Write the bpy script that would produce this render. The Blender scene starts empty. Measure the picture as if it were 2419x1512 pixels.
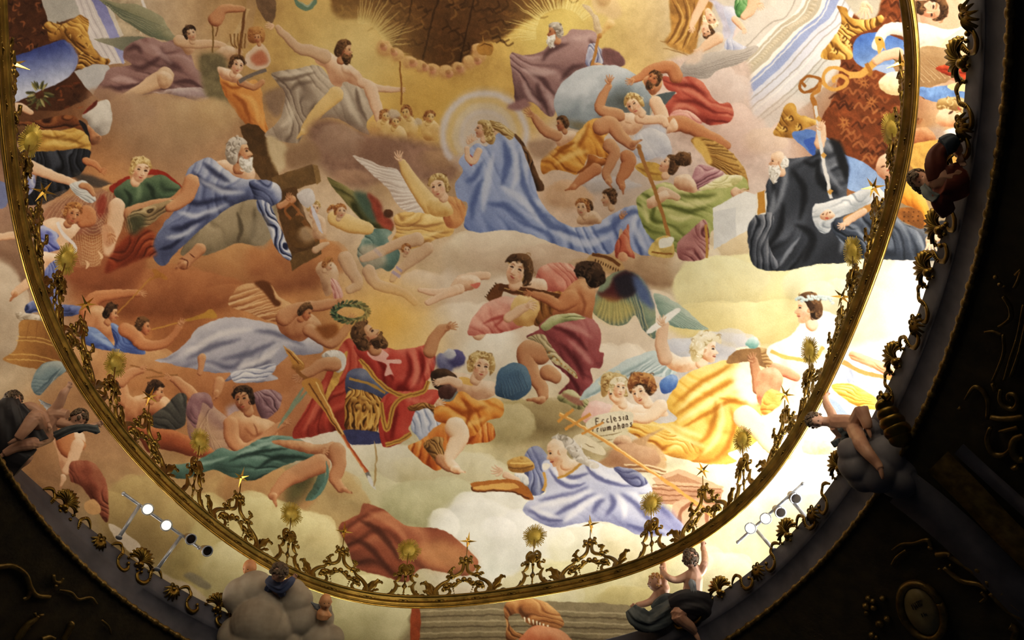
import bpy, bmesh, math, random
import numpy as np
from mathutils import Vector, Matrix
# ---------------------------------------------------------------- where the photographer stood
FPX = 2060.0; ELEV = math.radians(49.6); SE, CE = math.sin(ELEV), math.cos(ELEV); CAMZ = 1.6
def ray(x, y):
    rx = (x-1209.5)/FPX; ry = (y-756)/FPX
    return np.array([rx, CE+ry*SE, SE-ry*CE])
def at_h(x, y, H):                          # the point of the sight line at height H above the camera
    d = ray(x, y); p = d*(H/d[2]); return np.array([p[0], p[1], p[2]+CAMZ])
def at_d(x, y, D):                          # the point of the sight line at depth D
    p = ray(x, y)*D; return np.array([p[0], p[1], p[2]+CAMZ])
def depth(p): return p[1]*CE+(p[2]-CAMZ)*SE
def proj(p):
    zc = depth(p); yc = -p[1]*SE+(p[2]-CAMZ)*CE
    return np.array([1209.5+FPX*p[0]/zc, 756-FPX*yc/zc])
# ---------------------------------------------------------------- fresco painting engine
SP = 1.5                                    # grid cell of the painted plaster, in cartoon units
FX0, FY0, FX1, FY1 = -240, -170, 2640, 1790
CW, CH = int((FX1-FX0)/SP), int((FY1-FY0)/SP)
CV = np.zeros((CH, CW, 3), np.float32)
LX, LY = 0.45, -0.78                        # where the painter put his light
_t = [1.0, 0.0, 0.0]
_rs = np.random.RandomState(7)
def T(name):
    k = {'P': (1, 0, 0)}.get(name)
    if k is None:
        c = 'ABC'.index(name[0]); n = int(name[1])-1
        k = ((0.34387, 0.34387, 0.33861)[c], (0, 600, 1200, 1800)[n], (0, 500, 1000)[c])
    _t[:] = k
def nums(s):
    if not isinstance(s, str): return np.array(s, float)
    return np.array([[float(v) for v in q.split(',')] for q in s.split()])
def tp(s):
    a = nums(s).copy()
    a[:, 0] = (a[:, 0]*_t[0]+_t[1]-FX0)/SP
    a[:, 1] = (a[:, 1]*_t[0]+_t[2]-FY0)/SP
    if a.shape[1] > 2: a[:, 2] *= _t[0]/SP
    return a
def rad(r): return r*_t[0]/SP
def C(c): return np.array(c, np.float32)/255.0
def crom(P, closed, n=6):
    P = np.asarray(P, float); N = len(P)
    if N < 3 and not closed:
        t = np.linspace(0, 1, n+1)[:, None]; return P[0]*(1-t)+P[-1]*t
    if closed: Q = np.vstack([P[-1], P, P[0], P[1]]); m = N
    else: Q = np.vstack([2*P[0]-P[1], P, 2*P[-1]-P[-2]]); m = N-1
    t = np.linspace(0, 1, n, endpoint=False)[:, None]; out = []
    for i in range(m):
        a, b, c, d = Q[i], Q[i+1], Q[i+2], Q[i+3]
        out.append(0.5*((2*b)+(c-a)*t+(2*a-5*b+4*c-d)*t*t+(3*b-a-3*c+d)*t**3))
    if not closed: out.append(P[-1:])
    return np.vstack(out)
def raster(P, pad=2):
    x0 = max(0, int(math.floor(P[:, 0].min()))-pad); x1 = min(CW, int(math.ceil(P[:, 0].max()))+pad)
    y0 = max(0, int(math.floor(P[:, 1].min()))-pad); y1 = min(CH, int(math.ceil(P[:, 1].max()))+pad)
    if x1 <= x0 or y1 <= y0: return None
    w, h = x1-x0, y1-y0
    acc = np.zeros((2*h, w+2), np.float32)
    A = P-[x0, y0]; A = A*[1, 2]; B = np.roll(A, -1, 0)
    for (xa, ya), (xb, yb) in zip(A, B):
        if ya == yb: continue
        d = 1.0
        if ya > yb: xa, ya, xb, yb, d = xb, yb, xa, ya, -1.0
        j0 = max(0, int(math.ceil(ya-.5))); j1 = min(2*h, int(math.ceil(yb-.5)))
        if j1 <= j0: continue
        j = np.arange(j0, j1)
        x = np.clip(xa+(j+.5-ya)*(xb-xa)/(yb-ya), 0, w)
        i = x.astype(int); fr = (x-i).astype(np.float32)
        acc[j, i] += d*(1-fr); acc[j, i+1] += d*fr
    m = np.clip(np.abs(np.cumsum(acc, 1)[:, :w]), 0, 1)
    return m.reshape(h, 2, w).mean(1), y0, x0
def blur(a, r):
    r = int(round(r))
    if r < 1: return a
    for _ in range(2):
        for ax in (0, 1):
            pw = [(0, 0)]*a.ndim; pw[ax] = (r+1, r)
            c = np.cumsum(np.pad(a, pw, mode='edge'), ax, dtype=np.float64)
            n = a.shape[ax]; k = 2*r+1
            hi = np.take(c, np.arange(k, k+n), ax); lo = np.take(c, np.arange(0, n), ax)
            a = ((hi-lo)/k).astype(np.float32)
    return a
def vnoise(h, w, sx, sy, seed, ox=0., oy=0.):
    rs = np.random.RandomState(seed % 99991)
    G = rs.rand(64, 64).astype(np.float32)
    X, Y = np.meshgrid(np.arange(w)+ox, np.arange(h)+oy); a = .4+.37*(seed % 7)
    return .62*_lat(G, (X*math.cos(a)+Y*math.sin(a))/sx, (Y*math.cos(a)-X*math.sin(a))/sy)+.38*_lat(G, (X*math.cos(a+1)+Y*math.sin(a+1))/sx*2.1, (Y*math.cos(a+1)-X*math.sin(a+1))/sy*2.1)
def _lat(G, X, Y):
    xi = np.floor(X).astype(int); yi = np.floor(Y).astype(int)
    fx = X-xi; fy = Y-yi; fx = fx*fx*(3-2*fx); fy = fy*fy*(3-2*fy)
    a = G[yi % 64, xi % 64]; b = G[yi % 64, (xi+1) % 64]; c = G[(yi+1) % 64, xi % 64]; d = G[(yi+1) % 64, (xi+1) % 64]
    return (a*(1-fx)+b*fx)*(1-fy)+(c*(1-fx)+d*fx)*fy
def _lat2(h, w):
    X, Y = np.meshgrid(np.arange(w, dtype=np.float32), np.arange(h, dtype=np.float32)); o = 0
    for k, (sc, am, an) in enumerate(((70, .45, .5), (33, .3, 1.2), (13, .2, 2.1), (5, .12, .9))):
        G = np.random.RandomState(50+k).rand(64, 64).astype(np.float32)-.5
        o = o+am*_lat(G, (X*math.cos(an)+Y*math.sin(an))/sc, (-X*math.sin(an)+Y*math.cos(an))/(sc*.8))
    return o
def ramp(t, r):
    d, m, l = [C(q) for q in r]
    t = np.clip(t, 0, 1)[..., None]
    return np.where(t < .5, d+(m-d)*(t*2), m+(l-m)*(t*2-1))
def comp(m, y0, x0, col):
    h, w = m.shape; v = CV[y0:y0+h, x0:x0+w]
    v += (col-v)*m[..., None]
def shape(s, smooth=True, soft=0, pad=2):
    P = tp(s)[:, :2]
    if smooth: P = crom(P, True)
    soft_c = rad(soft)
    R = raster(P, pad+int(2*soft_c))
    if R is None: return None
    m, y0, x0 = R
    if soft_c >= .7: m = blur(m, soft_c)
    return m, y0, x0
def poly(s, col, soft=0, a=1.0, smooth=True, col2=None, g=None, tex=.06, seed=1):
    R = shape(s, smooth, soft)
    if R is None: return
    m, y0, x0 = R; h, w = m.shape
    c = np.broadcast_to(C(col), (h, w, 3))
    if col2 is not None:                    # gradient between two points
        q = tp(g); d = q[1]-q[0]; L = (d*d).sum()
        X, Y = np.meshgrid(np.arange(w)+x0, np.arange(h)+y0)
        t = np.clip(((X-q[0][0])*d[0]+(Y-q[0][1])*d[1])/L, 0, 1)[..., None]
        c = c+(C(col2)-c)*t
    if tex: c = c*(1+tex*(vnoise(h, w, 9, 6, seed)+.7*vnoise(h, w, 25, 18, seed+3)-.85))[..., None]
    comp(m*a, y0, x0, c)
def relief(m, r):
    b = blur(m, r); gy, gx = np.gradient(b)
    return -(gx*LX+gy*LY)*r*1.5
def stroke_poly(P, w, taper):
    Q = crom(P, False, 8); n = len(Q)
    d = np.gradient(Q, axis=0); L = np.hypot(d[:, 0], d[:, 1])+1e-6
    nrm = np.stack([-d[:, 1], d[:, 0]], 1)/L[:, None]
    t = np.linspace(0, 1, n)
    k = {0: np.ones(n), 1: np.sin(np.pi*np.clip(t, .03, .97))**.6, 2: (1-t)**.7+.05, 3: t**.7+.05}[taper]
    o = nrm*(k*w/2)[:, None]
    return np.vstack([Q+o, (Q-o)[::-1]])
def stroke(s, w, col, taper=1, clip=None, a=1.0, soft=0):
    P = stroke_poly(tp(s)[:, :2], max(rad(w), .7), taper)
    R = raster(P, 2+int(2*rad(soft)))
    if R is None: return
    m, y0, x0 = R
    if rad(soft) >= .7: m = blur(m, rad(soft))
    if clip is not None:
        cm, cy, cx = clip; full = np.zeros_like(m); h, w2 = m.shape
        ya, yb = max(y0, cy), min(y0+h, cy+cm.shape[0]); xa, xb = max(x0, cx), min(x0+w2, cx+cm.shape[1])
        if yb <= ya or xb <= xa: return
        full[ya-y0:yb-y0, xa-x0:xb-x0] = cm[ya-cy:yb-cy, xa-cx:xb-cx]
        m = m*full
    comp(m*a, y0, x0, C(col))
def cloth(s, r, ang=60, sc=40, con=.42, rel=.62, relr=None, seed=1, f=(), soft=0, smooth=True, bias=0.):
    """a piece of drapery: ANG folds' direction, SC fold spacing, f: [(tone, width, points), ...] hand-laid folds"""
    R = shape(s, smooth, soft)
    if R is None: return
    m, y0, x0 = R; h, w = m.shape
    X, Y = np.meshgrid(np.arange(w, dtype=np.float32)+x0, np.arange(h, dtype=np.float32)+y0)
    a = math.radians(ang); u = X*math.cos(a)+Y*math.sin(a); v = -X*math.sin(a)+Y*math.cos(a)
    k = rad(sc); con = con*(.5 if len(f) else .95); G1 = np.random.RandomState(seed+11).rand(64, 64).astype(np.float32); G2 = np.random.RandomState(seed+23).rand(64, 64).astype(np.float32)
    n1 = _lat(G1, u/(k*2.6), v/(k*1.6)); n2 = _lat(G2, u/(k*1.4), v/(k*.7)); n3 = _lat(G1, u/(k*3.5)+9, v/(k*3)+5)
    ph = v/k+2.6*n1+.5*n2+.18*np.sin(u/k*.9)
    fr = ph-np.floor(ph)
    sw = .75+.5*n2
    groove = np.exp(-((fr-.42)/(.13*sw))**2); lit = np.exp(-((fr-.72)/(.15*sw))**2)
    amp = np.clip(1.9*n3-.35, 0, 1.25)
    t = .5+bias+con*(lit*.62-groove)*amp+.5*con*(n2-.5)+.5*con*(n1-.5)
    t = t+rel*relief(m, relr and rad(relr) or max(3, .12*min(h, w)))
    c = ramp(t, r)
    c = c*(1+.05*(vnoise(h, w, 3, 3, seed+5)-.5))[..., None]
    comp(m, y0, x0, c)
    for tone, wd, pts in f:
        col = {'d': r[0], 'm': r[1], 'l': r[2]}.get(tone, tone) if isinstance(tone, str) else tone
        stroke(pts, wd*1.55, col, 1, R, .85 if tone == 'd' else .7, wd*.3)
    return R
def body(s, r, rel=.75, relr=None, seed=1, soft=0, f=()):
    R = shape(s, True, soft)
    if R is None: return
    m, y0, x0 = R; h, w = m.shape; q = max(4, .16*min(h, w))
    t = .52+1.25*rel*relief(m, relr and rad(relr) or q)+.35*(vnoise(h, w, q*1.3, q*1.3, seed)-.5)
    comp(m, y0, x0, ramp(t, r))
    for tone, wd, pts in f:
        col = {'d': r[0], 'm': r[1], 'l': r[2]}.get(tone, tone) if isinstance(tone, str) else tone
        stroke(pts, wd, col, 1, R, .55, wd*.25)
    return R
def tube(s, r, k=.55, edge=None):
    """a limb: x,y,radius along its bones, shaded round"""
    P = crom(tp(s), False, 7)
    r_ = P[:, 2].max()+2
    x0 = max(0, int(P[:, 0].min()-r_)); x1 = min(CW, int(P[:, 0].max()+r_)+1)
    y0 = max(0, int(P[:, 1].min()-r_)); y1 = min(CH, int(P[:, 1].max()+r_)+1)
    if x1 <= x0 or y1 <= y0: return
    X, Y = np.meshgrid(np.arange(x0, x1, dtype=np.float32), np.arange(y0, y1, dtype=np.float32))
    best = np.full(X.shape, 9e9, np.float32); nx = np.zeros_like(best); ny = np.zeros_like(best); rr = np.ones_like(best)
    for (xa, ya, qa), (xb, yb, qb) in zip(P[:-1], P[1:]):
        ex, ey = xb-xa, yb-ya; L2 = ex*ex+ey*ey+1e-9
        t = np.clip(((X-xa)*ex+(Y-ya)*ey)/L2, 0, 1)
        q = np.maximum(qa+(qb-qa)*t, .8)
        dx = (X-xa-ex*t)/q; dy = (Y-ya-ey*t)/q; d = dx*dx+dy*dy; b = d < best
        best[b] = d[b]; nx[b] = dx[b]; ny[b] = dy[b]; rr[b] = q[b]
    u = np.sqrt(best); m = np.clip((1-u)*rr+.5, 0, 1)
    t = .56+k*(nx*LX+ny*LY)*np.clip(u, 0, 1)-.16*np.clip(u, 0, 1)**4
    comp(m, y0, x0, ramp(t, r))
def ball(x, y, rx, cl, cd, ry=None, a=1.0, edge=.25, lx=None, ly=None, cm=None):
    """a billow of painted cloud, lit on one side and melting away on the other"""
    q = tp([[x, y]])[0]; R = rad(rx); Ry = rad(ry) if ry else R; E = 1.15
    x0 = max(0, int(q[0]-R*E)); x1 = min(CW, int(q[0]+R*E)+1); y0 = max(0, int(q[1]-Ry*E)); y1 = min(CH, int(q[1]+Ry*E)+1)
    if x1 <= x0 or y1 <= y0: return
    X, Y = np.meshgrid(np.arange(x0, x1), np.arange(y0, y1)); dx = (X-q[0])/R; dy = (Y-q[1])/Ry
    n = vnoise(y1-y0, x1-x0, max(4, R*.35), max(4, Ry*.35), int(x*7+y*13) % 9973)-.5
    u = np.sqrt(dx*dx+dy*dy)*(1+.10*n)
    lx = LX if lx is None else lx; ly = LY if ly is None else ly
    li = (dx*lx+dy*ly)/math.hypot(lx, ly)
    e = edge*(.45+1.9*np.clip(.5-li, 0, 1.3))
    m = np.clip((1-u)/np.maximum(e, 1.5/R), 0, 1); m = m*m*(3-2*m)*a
    t = .5+.5*li+.35*n
    comp(m, y0, x0, ramp(t, (cd, cm or [(p+o)/2 for p, o in zip(cl, cd)], cl)))
def glow(x, y, r, col, a=1.0, ry=None, p=1.5):
    q = tp([[x, y]])[0]; R = rad(r); Ry = rad(ry) if ry else R
    x0 = max(0, int(q[0]-R)); x1 = min(CW, int(q[0]+R)+1); y0 = max(0, int(q[1]-Ry)); y1 = min(CH, int(q[1]+Ry)+1)
    if x1 <= x0 or y1 <= y0: return
    X, Y = np.meshgrid(np.arange(x0, x1), np.arange(y0, y1))
    u = np.sqrt(((X-q[0])/R)**2+((Y-q[1])/Ry)**2)
    comp(np.clip(1-u, 0, 1)**p*a, y0, x0, C(col))
def strokes_round(x, y, r0, r1, n, col, w, a0=0, a1=360, jit=.25, a=.7, ry=1.0):
    rs = np.random.RandomState(int(x+y) % 9999)
    for i in range(n):
        t = math.radians(a0+(a1-a0)*(i+rs.rand()*.6)/n); k = 1+jit*(rs.rand()-.5)*2
        stroke([[x+r0*math.cos(t), y+r0*math.sin(t)*ry], [x+r1*k*math.cos(t), y+r1*k*math.sin(t)*ry]], w, col, 2, a=a)
def local(x, y, r, ang, fl, pts):
    a = math.radians(ang); c, s = math.cos(a), math.sin(a); P = nums(pts)
    u, v = P[:, 0]*fl*r, P[:, 1]*r
    return np.stack([x+u*c-v*s, y+u*s+v*c], 1)
SK = {'w': ((120, 66, 38), (186, 128, 88), (222, 178, 136)),      # warm skin
      'd': ((124, 66, 36), (184, 118, 76), (214, 160, 116)),       # brown skin
      'p': ((168, 112, 80), (216, 170, 134), (240, 210, 180)),    # pale skin
      'b': ((196, 122, 78), (240, 198, 156), (255, 236, 208)),    # bright skin
      'g': ((150, 108, 78), (196, 156, 120), (220, 190, 160)),    # greyed, far skin
      'y': ((170, 120, 60), (212, 170, 105), (232, 200, 145)),
      'r': ((150, 70, 45), (214, 140, 100), (245, 196, 156))}
HR = {'br': ((52, 34, 20), (98, 68, 42), (150, 112, 70)), 'bl': ((120, 84, 40), (186, 150, 92), (232, 208, 150)),
      'gr': ((105, 92, 80), (165, 152, 136), (215, 206, 192)), 'wh': ((150, 138, 120), (205, 198, 184), (240, 236, 226)),
      'dk': ((30, 20, 14), (66, 46, 32), (112, 84, 58)), 'au': ((100, 56, 28), (160, 104, 56), (208, 154, 92)),
      'wb': ((165, 135, 80), (225, 205, 160), (250, 240, 210))}
def curls(x, y, r, ang, fl, pts, hr, n=26, sz=.26, seed=1):
    h = HR[hr] if isinstance(hr, str) else hr
    q = local(x, y, r, ang, fl, pts); body(q, h, .5, seed=seed)
    rs = np.random.RandomState(seed); lo = nums(pts); mn, mx = lo.min(0), lo.max(0)
    pth = lo
    k = 0; tries = 0
    while k < n and tries < 400:
        tries += 1
        p = mn+(mx-mn)*rs.rand(2); ins = False; j = len(pth)-1
        for i in range(len(pth)):
            if (pth[i][1] > p[1]) != (pth[j][1] > p[1]) and p[0] < (pth[j][0]-pth[i][0])*(p[1]-pth[i][1])/(pth[j][1]-pth[i][1])+pth[i][0]: ins = not ins
            j = i
        if not ins: continue
        k += 1; a0 = rs.rand()*6.28; d = sz*(.6+.7*rs.rand())
        arc = [[p[0]+d*.5*math.cos(a0+t), p[1]+d*.5*math.sin(a0+t)] for t in (0, .9, 1.8, 2.7)]
        stroke(local(x, y, r, ang, fl, arc), r*.10, h[2] if rs.rand() < .5 else h[0], 1, a=.65)
def head(x, y, r, ang=0, fl=1, kind='p', skin='w', hair='br', beard=None, seed=1, long=False):
    """a painted head: kind p profile, t three-quarter; r half its height; ang tilt; fl +1 looks right, -1 left"""
    k = SK[skin]; L = lambda p: local(x, y, r, ang, fl, p)
    tube(np.hstack([L('-.12,.4 -.2,1.0'), [[r*.36], [r*.42]]]), k)
    if long: curls(x, y, r, ang, fl, '-.9,-.5 -.2,-.4 -.2,.4 -.5,1.2 -1.2,1.5 -1.5,.8 -1.2,0', hair, 22, .5, seed+9)
    if kind == 'p':
        body(L('-.3,-.9 .3,-.86 .58,-.55 .62,-.25 .64,-.12 .9,.18 .70,.28 .76,.42 .68,.52 .64,.8 .3,.92 -.1,.7 -.5,.4 -.7,-.3'), k, .6, seed=seed)
        stroke(L('.34,-.2 .5,-.26 .64,-.2'), r*.09, k[0], 1, a=.9)
        stroke(L('.40,-.06 .5,-.1 .58,-.04'), r*.14, (50, 30, 22), 1, a=.85)
        stroke(L('.5,.44 .62,.44 .74,.42'), r*.11, (150, 62, 50), 1, a=.85)
        stroke(L('.5,.3 .62,.3 .78,.24'), r*.09, k[0], 1, a=.6)
        stroke(L('-.12,-.1 -.02,.1 -.1,.28'), r*.16, k[0], 1, a=.6)
        glow(*L('.28,.3')[0], r*.36, (205, 110, 85), .4)
        hp = '-.95,-.3 -.7,-.95 -.1,-1.15 .45,-.95 .58,-.62 .2,-.55 .02,-.2 -.12,.1 -.2,.5 -.55,.75 -.95,.4'
        if beard: curls(x, y, r, ang, fl, '.0,.3 .45,.45 .85,.36 .82,.7 .8,1.15 .45,1.4 .1,1.1 -.1,.7', beard, 16, .3, seed+4)
    else:
        body(L('-.35,-.85 .2,-.9 .6,-.5 .66,0 .58,.5 .3,.92 0,1.0 -.3,.8 -.6,.3 -.62,-.3'), k, .6, seed=seed)
        for ex in (-.12, .42):
            stroke(L([[ex-.17, -.24], [ex, -.34], [ex+.17, -.24]]), r*.09, k[0], 1, a=.9)
            stroke(L([[ex-.13, -.08], [ex, -.13], [ex+.13, -.08]]), r*.16, (56, 34, 26), 1, a=.85)
            stroke(L([[ex-.14, .03], [ex, .07], [ex+.14, .03]]), r*.05, k[0], 1, a=.6)
        stroke(L('.24,-.2 .32,.1 .34,.26'), r*.09, k[2], 1, a=.7)
        stroke(L('.06,.3 .22,.36 .36,.28'), r*.1, k[0], 1, a=.8)
        stroke(L('.0,.52 .18,.54 .36,.5'), r*.12, (165, 66, 56), 1, a=.85)
        glow(*L('-.28,.25')[0], r*.36, (210, 110, 85), .4); glow(*L('.5,.25')[0], r*.26, (210, 110, 85), .3)
        hp = '-.95,-.1 -.85,-.8 -.2,-1.2 .45,-1.1 .8,-.6 .72,-.2 .5,-.55 .1,-.68 -.35,-.5 -.5,0 -.55,.5 -.85,.5'
        if beard: curls(x, y, r, ang, fl, '-.5,.3 -.2,.6 .2,.45 .55,.5 .55,.9 .3,1.4 0,1.5 -.35,1.1', beard, 16, .3, seed+4)
    if hair: curls(x, y, r, ang, fl, hp, hair, 24, .3, seed)
def hand(x, y, r, ang, fl=1, skin='w', spread=1.0):
    k = SK[skin]; L = lambda p: local(x, y, r, ang, fl, p)
    body(L('-.5,-.35 .3,-.42 .5,-.1 .4,.4 -.3,.4 -.6,.1'), k, .5)
    for i, (a0, ln) in enumerate(((-26, .95), (-9, 1.1), (8, 1.05), (26, .82))):
        a0 = math.radians(a0*spread); s0 = [.25, -.3+.2*i]; e0 = [.25+ln*math.cos(a0), s0[1]+ln*math.sin(a0)]
        md = [(s0[0]+e0[0])/2, (s0[1]+e0[1])/2-.06]
        tube(np.hstack([L([s0, md, e0]), [[r*.15], [r*.13], [r*.09]]]), k)
    tube(np.hstack([L('-.25,-.3 .05,-.68 .42,-.85'), [[r*.17], [r*.15], [r*.1]]]), k)
def foot(x, y, r, ang, fl=1, skin='w'):
    k = SK[skin]; L = lambda p: local(x, y, r, ang, fl, p)
    body(L('-.6,-.3 -.1,-.5 .6,-.12 1.25,.1 1.3,.3 .4,.36 -.5,.4 -.8,.1'), k, .6)
    for i in range(4): stroke(L([[1.0+.06*i, .02+.07*i], [1.3, .1+.06*i]]), r*.05, k[0], 1, a=.7)
def wing(s, r, root, tip, n=14, seed=1, w=.09, rows=2):
    """a wing: outline, feathers fanning between the points root and tip"""
    R = cloth(s, r, 0, 60, .15, .5, seed=seed)
    if R is None: return
    a, b = nums(root), nums(tip); rs = np.random.RandomState(seed)
    L = math.hypot(*(b[-1]-a[0]))
    for i in range(n):
        t = (i+.5)/n
        p = a[0]+(a[-1]-a[0])*t; q = b[0]+(b[-1]-b[0])*t
        if len(b) > 2:
            j = t*(len(b)-1); i0 = min(int(j), len(b)-2); q = b[i0]+(b[i0+1]-b[i0])*(j-i0)
        m_ = (p+q)/2+(rs.rand(2)-.5)*L*.05
        stroke([p, m_, q], L*w*.5, r[0], 3, R, .55, L*.006); stroke([p+L*.015, m_+L*.015, q+L*.012], L*w*.3, r[2], 3, R, .6, L*.004)
def leafy(x, y, r, n, cols, a0=0, a1=360, w=.18, ln=.6, seed=3, ry=1.0):
    rs = np.random.RandomState(seed)
    for i in range(n):
        t = math.radians(a0+(a1-a0)*i/n+rs.rand()*20); c = cols[i % len(cols)]; k = r*(.7+.5*rs.rand()); t2 = t+(rs.rand()-.5)*1.2
        bx, by = x+r*.45*math.cos(t), y+r*.45*math.sin(t)*ry
        stroke([[bx, by], [bx+k*ln*math.cos(t2)*.5, by+k*ln*math.sin(t2)*.55], [bx+k*ln*math.cos(t2), by+k*ln*math.sin(t2)]], r*w, c, 1)
def base(samples, sig=70):
    """the sky and cloud ground: colours laid in at many points and melted together"""
    st = 8; h, w = CH//st+1, CW//st+1
    X, Y = np.meshgrid(np.arange(w)*st*SP+FX0, np.arange(h)*st*SP+FY0)
    num = np.zeros((h, w, 3)); den = np.zeros((h, w))+1e-9
    for x, y, c in samples:
        g = np.exp(-((X-x)**2+(Y-y)**2)/(2*sig*sig))+1e-5/(1+((X-x)**2+(Y-y)**2)/1e4)
        num += g[..., None]*C(c); den += g
    B = (num/den[..., None]).astype(np.float32)
    yy = np.arange(CH)/st; xx = np.arange(CW)/st
    y0 = np.minimum(yy.astype(int), h-2); x0 = np.minimum(xx.astype(int), w-2); fy = (yy-y0)[:, None, None]; fx = (xx-x0)[None, :, None]
    CV[:] = (B[y0][:, x0]*(1-fx)+B[y0][:, x0+1]*fx)*(1-fy)+(B[y0+1][:, x0]*(1-fx)+B[y0+1][:, x0+1]*fx)*fy
    n = _lat2(CH, CW)
    CV[:] *= (1+.22*n)[..., None]
# ---------------------------------------------------------------- the painting itself
base([(0,60,(92,58,32)),(60,150,(100,62,36)),(150,220,(120,80,50)),(330,60,(168,150,128)),(440,60,(185,152,116)),(560,30,(178,140,92)),(650,120,(190,148,84)),
(720,60,(196,158,92)),(800,160,(205,176,112)),(700,220,(200,160,96)),(950,200,(206,160,84)),(900,300,(208,158,84)),(1050,230,(206,158,78)),(1100,190,(208,165,90)),(1170,190,(208,160,84)),
(1290,80,(206,176,96)),(1450,80,(208,180,116)),(1550,60,(206,176,124)),(1500,140,(204,160,92)),(1650,60,(190,178,160)),(1740,60,(196,186,172)),(1700,200,(196,172,158)),(1760,330,(206,176,160)),(1650,400,(204,176,160)),(1730,420,(206,182,168)),
(330,290,(160,128,98)),(430,300,(164,132,102)),(520,260,(162,130,98)),(250,330,(170,120,78)),(280,230,(150,108,74)),(430,370,(166,126,92)),(260,420,(176,122,76)),(600,330,(150,110,76)),
(700,370,(166,136,106)),(760,470,(196,166,134)),(720,520,(186,156,128)),(800,560,(202,176,142)),(870,610,(200,168,138)),(960,650,(206,176,146)),(1000,440,(176,140,104)),(1050,450,(190,156,118)),
(1150,640,(206,182,150)),(1250,600,(212,186,156)),(1340,610,(206,168,142)),(1350,450,(206,170,140)),(1430,400,(196,180,170)),(1460,640,(186,150,112)),(1540,640,(188,150,116)),(1600,560,(214,190,160)),
(30,560,(170,134,112)),(20,640,(140,112,92)),(10,720,(176,160,144)),(30,800,(190,170,140)),(60,700,(150,120,94)),(280,600,(150,84,48)),(380,640,(168,112,68)),(250,680,(160,108,70)),(450,650,(172,116,70)),(560,620,(182,128,80)),(650,620,(178,118,72)),(700,680,(176,112,62)),
(330,720,(162,96,54)),(480,720,(168,104,60)),(560,720,(182,130,86)),(700,740,(214,150,96)),(420,790,(150,88,48)),(300,850,(188,140,92)),(380,880,(176,120,74)),(520,850,(170,110,66)),(650,900,(186,128,82)),(720,960,(180,124,80)),(600,960,(176,112,68)),
(900,700,(232,172,92)),(960,760,(236,176,92)),(1010,790,(222,180,124)),(1060,760,(216,196,168)),(1100,820,(232,214,186)),(1060,700,(218,190,158)),(1160,900,(236,220,192)),(1220,850,(240,222,196)),(1240,940,(232,210,176)),
(1470,760,(232,204,168)),(1420,850,(234,208,178)),(1480,700,(222,196,164)),(1600,790,(190,178,168)),(1660,830,(180,180,184)),(1650,700,(232,210,146)),(1750,700,(238,214,140)),(1850,680,(236,208,136)),(1950,680,(240,214,152)),(1760,820,(238,216,160)),
(1640,600,(226,200,160)),(2100,680,(250,244,226)),(2120,760,(252,248,236)),(2000,1000,(252,246,230)),(1950,1050,(250,240,220)),(1850,950,(236,214,160)),(1900,1120,(250,244,226)),(1800,1150,(248,238,212)),(1880,1200,(242,226,178)),(1850,1260,(214,196,124)),(1750,1300,(206,194,128)),(1700,1330,(214,202,150)),
(180,1000,(176,132,92)),(240,1060,(150,118,90)),(300,1120,(156,122,86)),(330,1200,(166,142,92)),(380,1290,(170,154,106)),(440,1340,(176,164,112)),(300,1280,(172,158,140)),(520,1130,(172,130,86)),(560,1200,(182,164,112)),(640,1250,(190,176,124)),(720,1270,(184,174,126)),
(800,1330,(176,164,118)),(740,1190,(150,132,92)),(560,1300,(180,170,118)),(850,1120,(176,150,100)),(900,1090,(214,202,170)),(960,1130,(196,186,146)),(900,1170,(168,160,112)),(1000,1180,(176,170,124)),(1050,1120,(206,194,146)),(1120,1060,(200,182,128)),(1200,1000,(178,160,110)),(1280,1000,(170,150,104)),
(1060,1210,(190,184,140)),(1150,1210,(244,236,208)),(1180,1290,(236,232,218)),(1100,1300,(214,216,206)),(1300,1310,(240,236,222)),(1400,1320,(234,228,206)),(1450,1290,(236,228,196)),(850,1400,(180,172,124)),(800,1440,(174,168,120)),(900,1480,(178,172,128)),(960,1460,(150,140,104)),
(1050,1460,(150,134,106)),(1150,1470,(150,130,104)),(1300,1440,(176,164,118)),(1380,1410,(190,178,130)),(1450,1390,(182,172,120)),(1500,1400,(190,178,120)),(700,1450,(172,164,124)),(640,1420,(170,160,124)),(1680,1280,(220,204,140)),(1560,1440,(188,170,116)),
(2200,60,(214,168,140)),(2240,260,(206,170,140)),(2220,400,(200,150,70)),(2160,560,(120,116,112)),(2080,250,(132,70,34)),(2000,280,(124,66,32)),(2050,340,(150,96,48)),(1950,200,(190,184,172)),(1700,1500,(190,172,118)),(2300,600,(210,190,150)),(2300,900,(230,210,180)),(-120,600,(150,120,96)),(-120,200,(100,70,44)),(1200,1650,(150,136,104))])
def fluff(s, cl, cd, **k):
    for x, y, r in nums(s): ball(x, y, r, cl, cd, **k)
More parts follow.
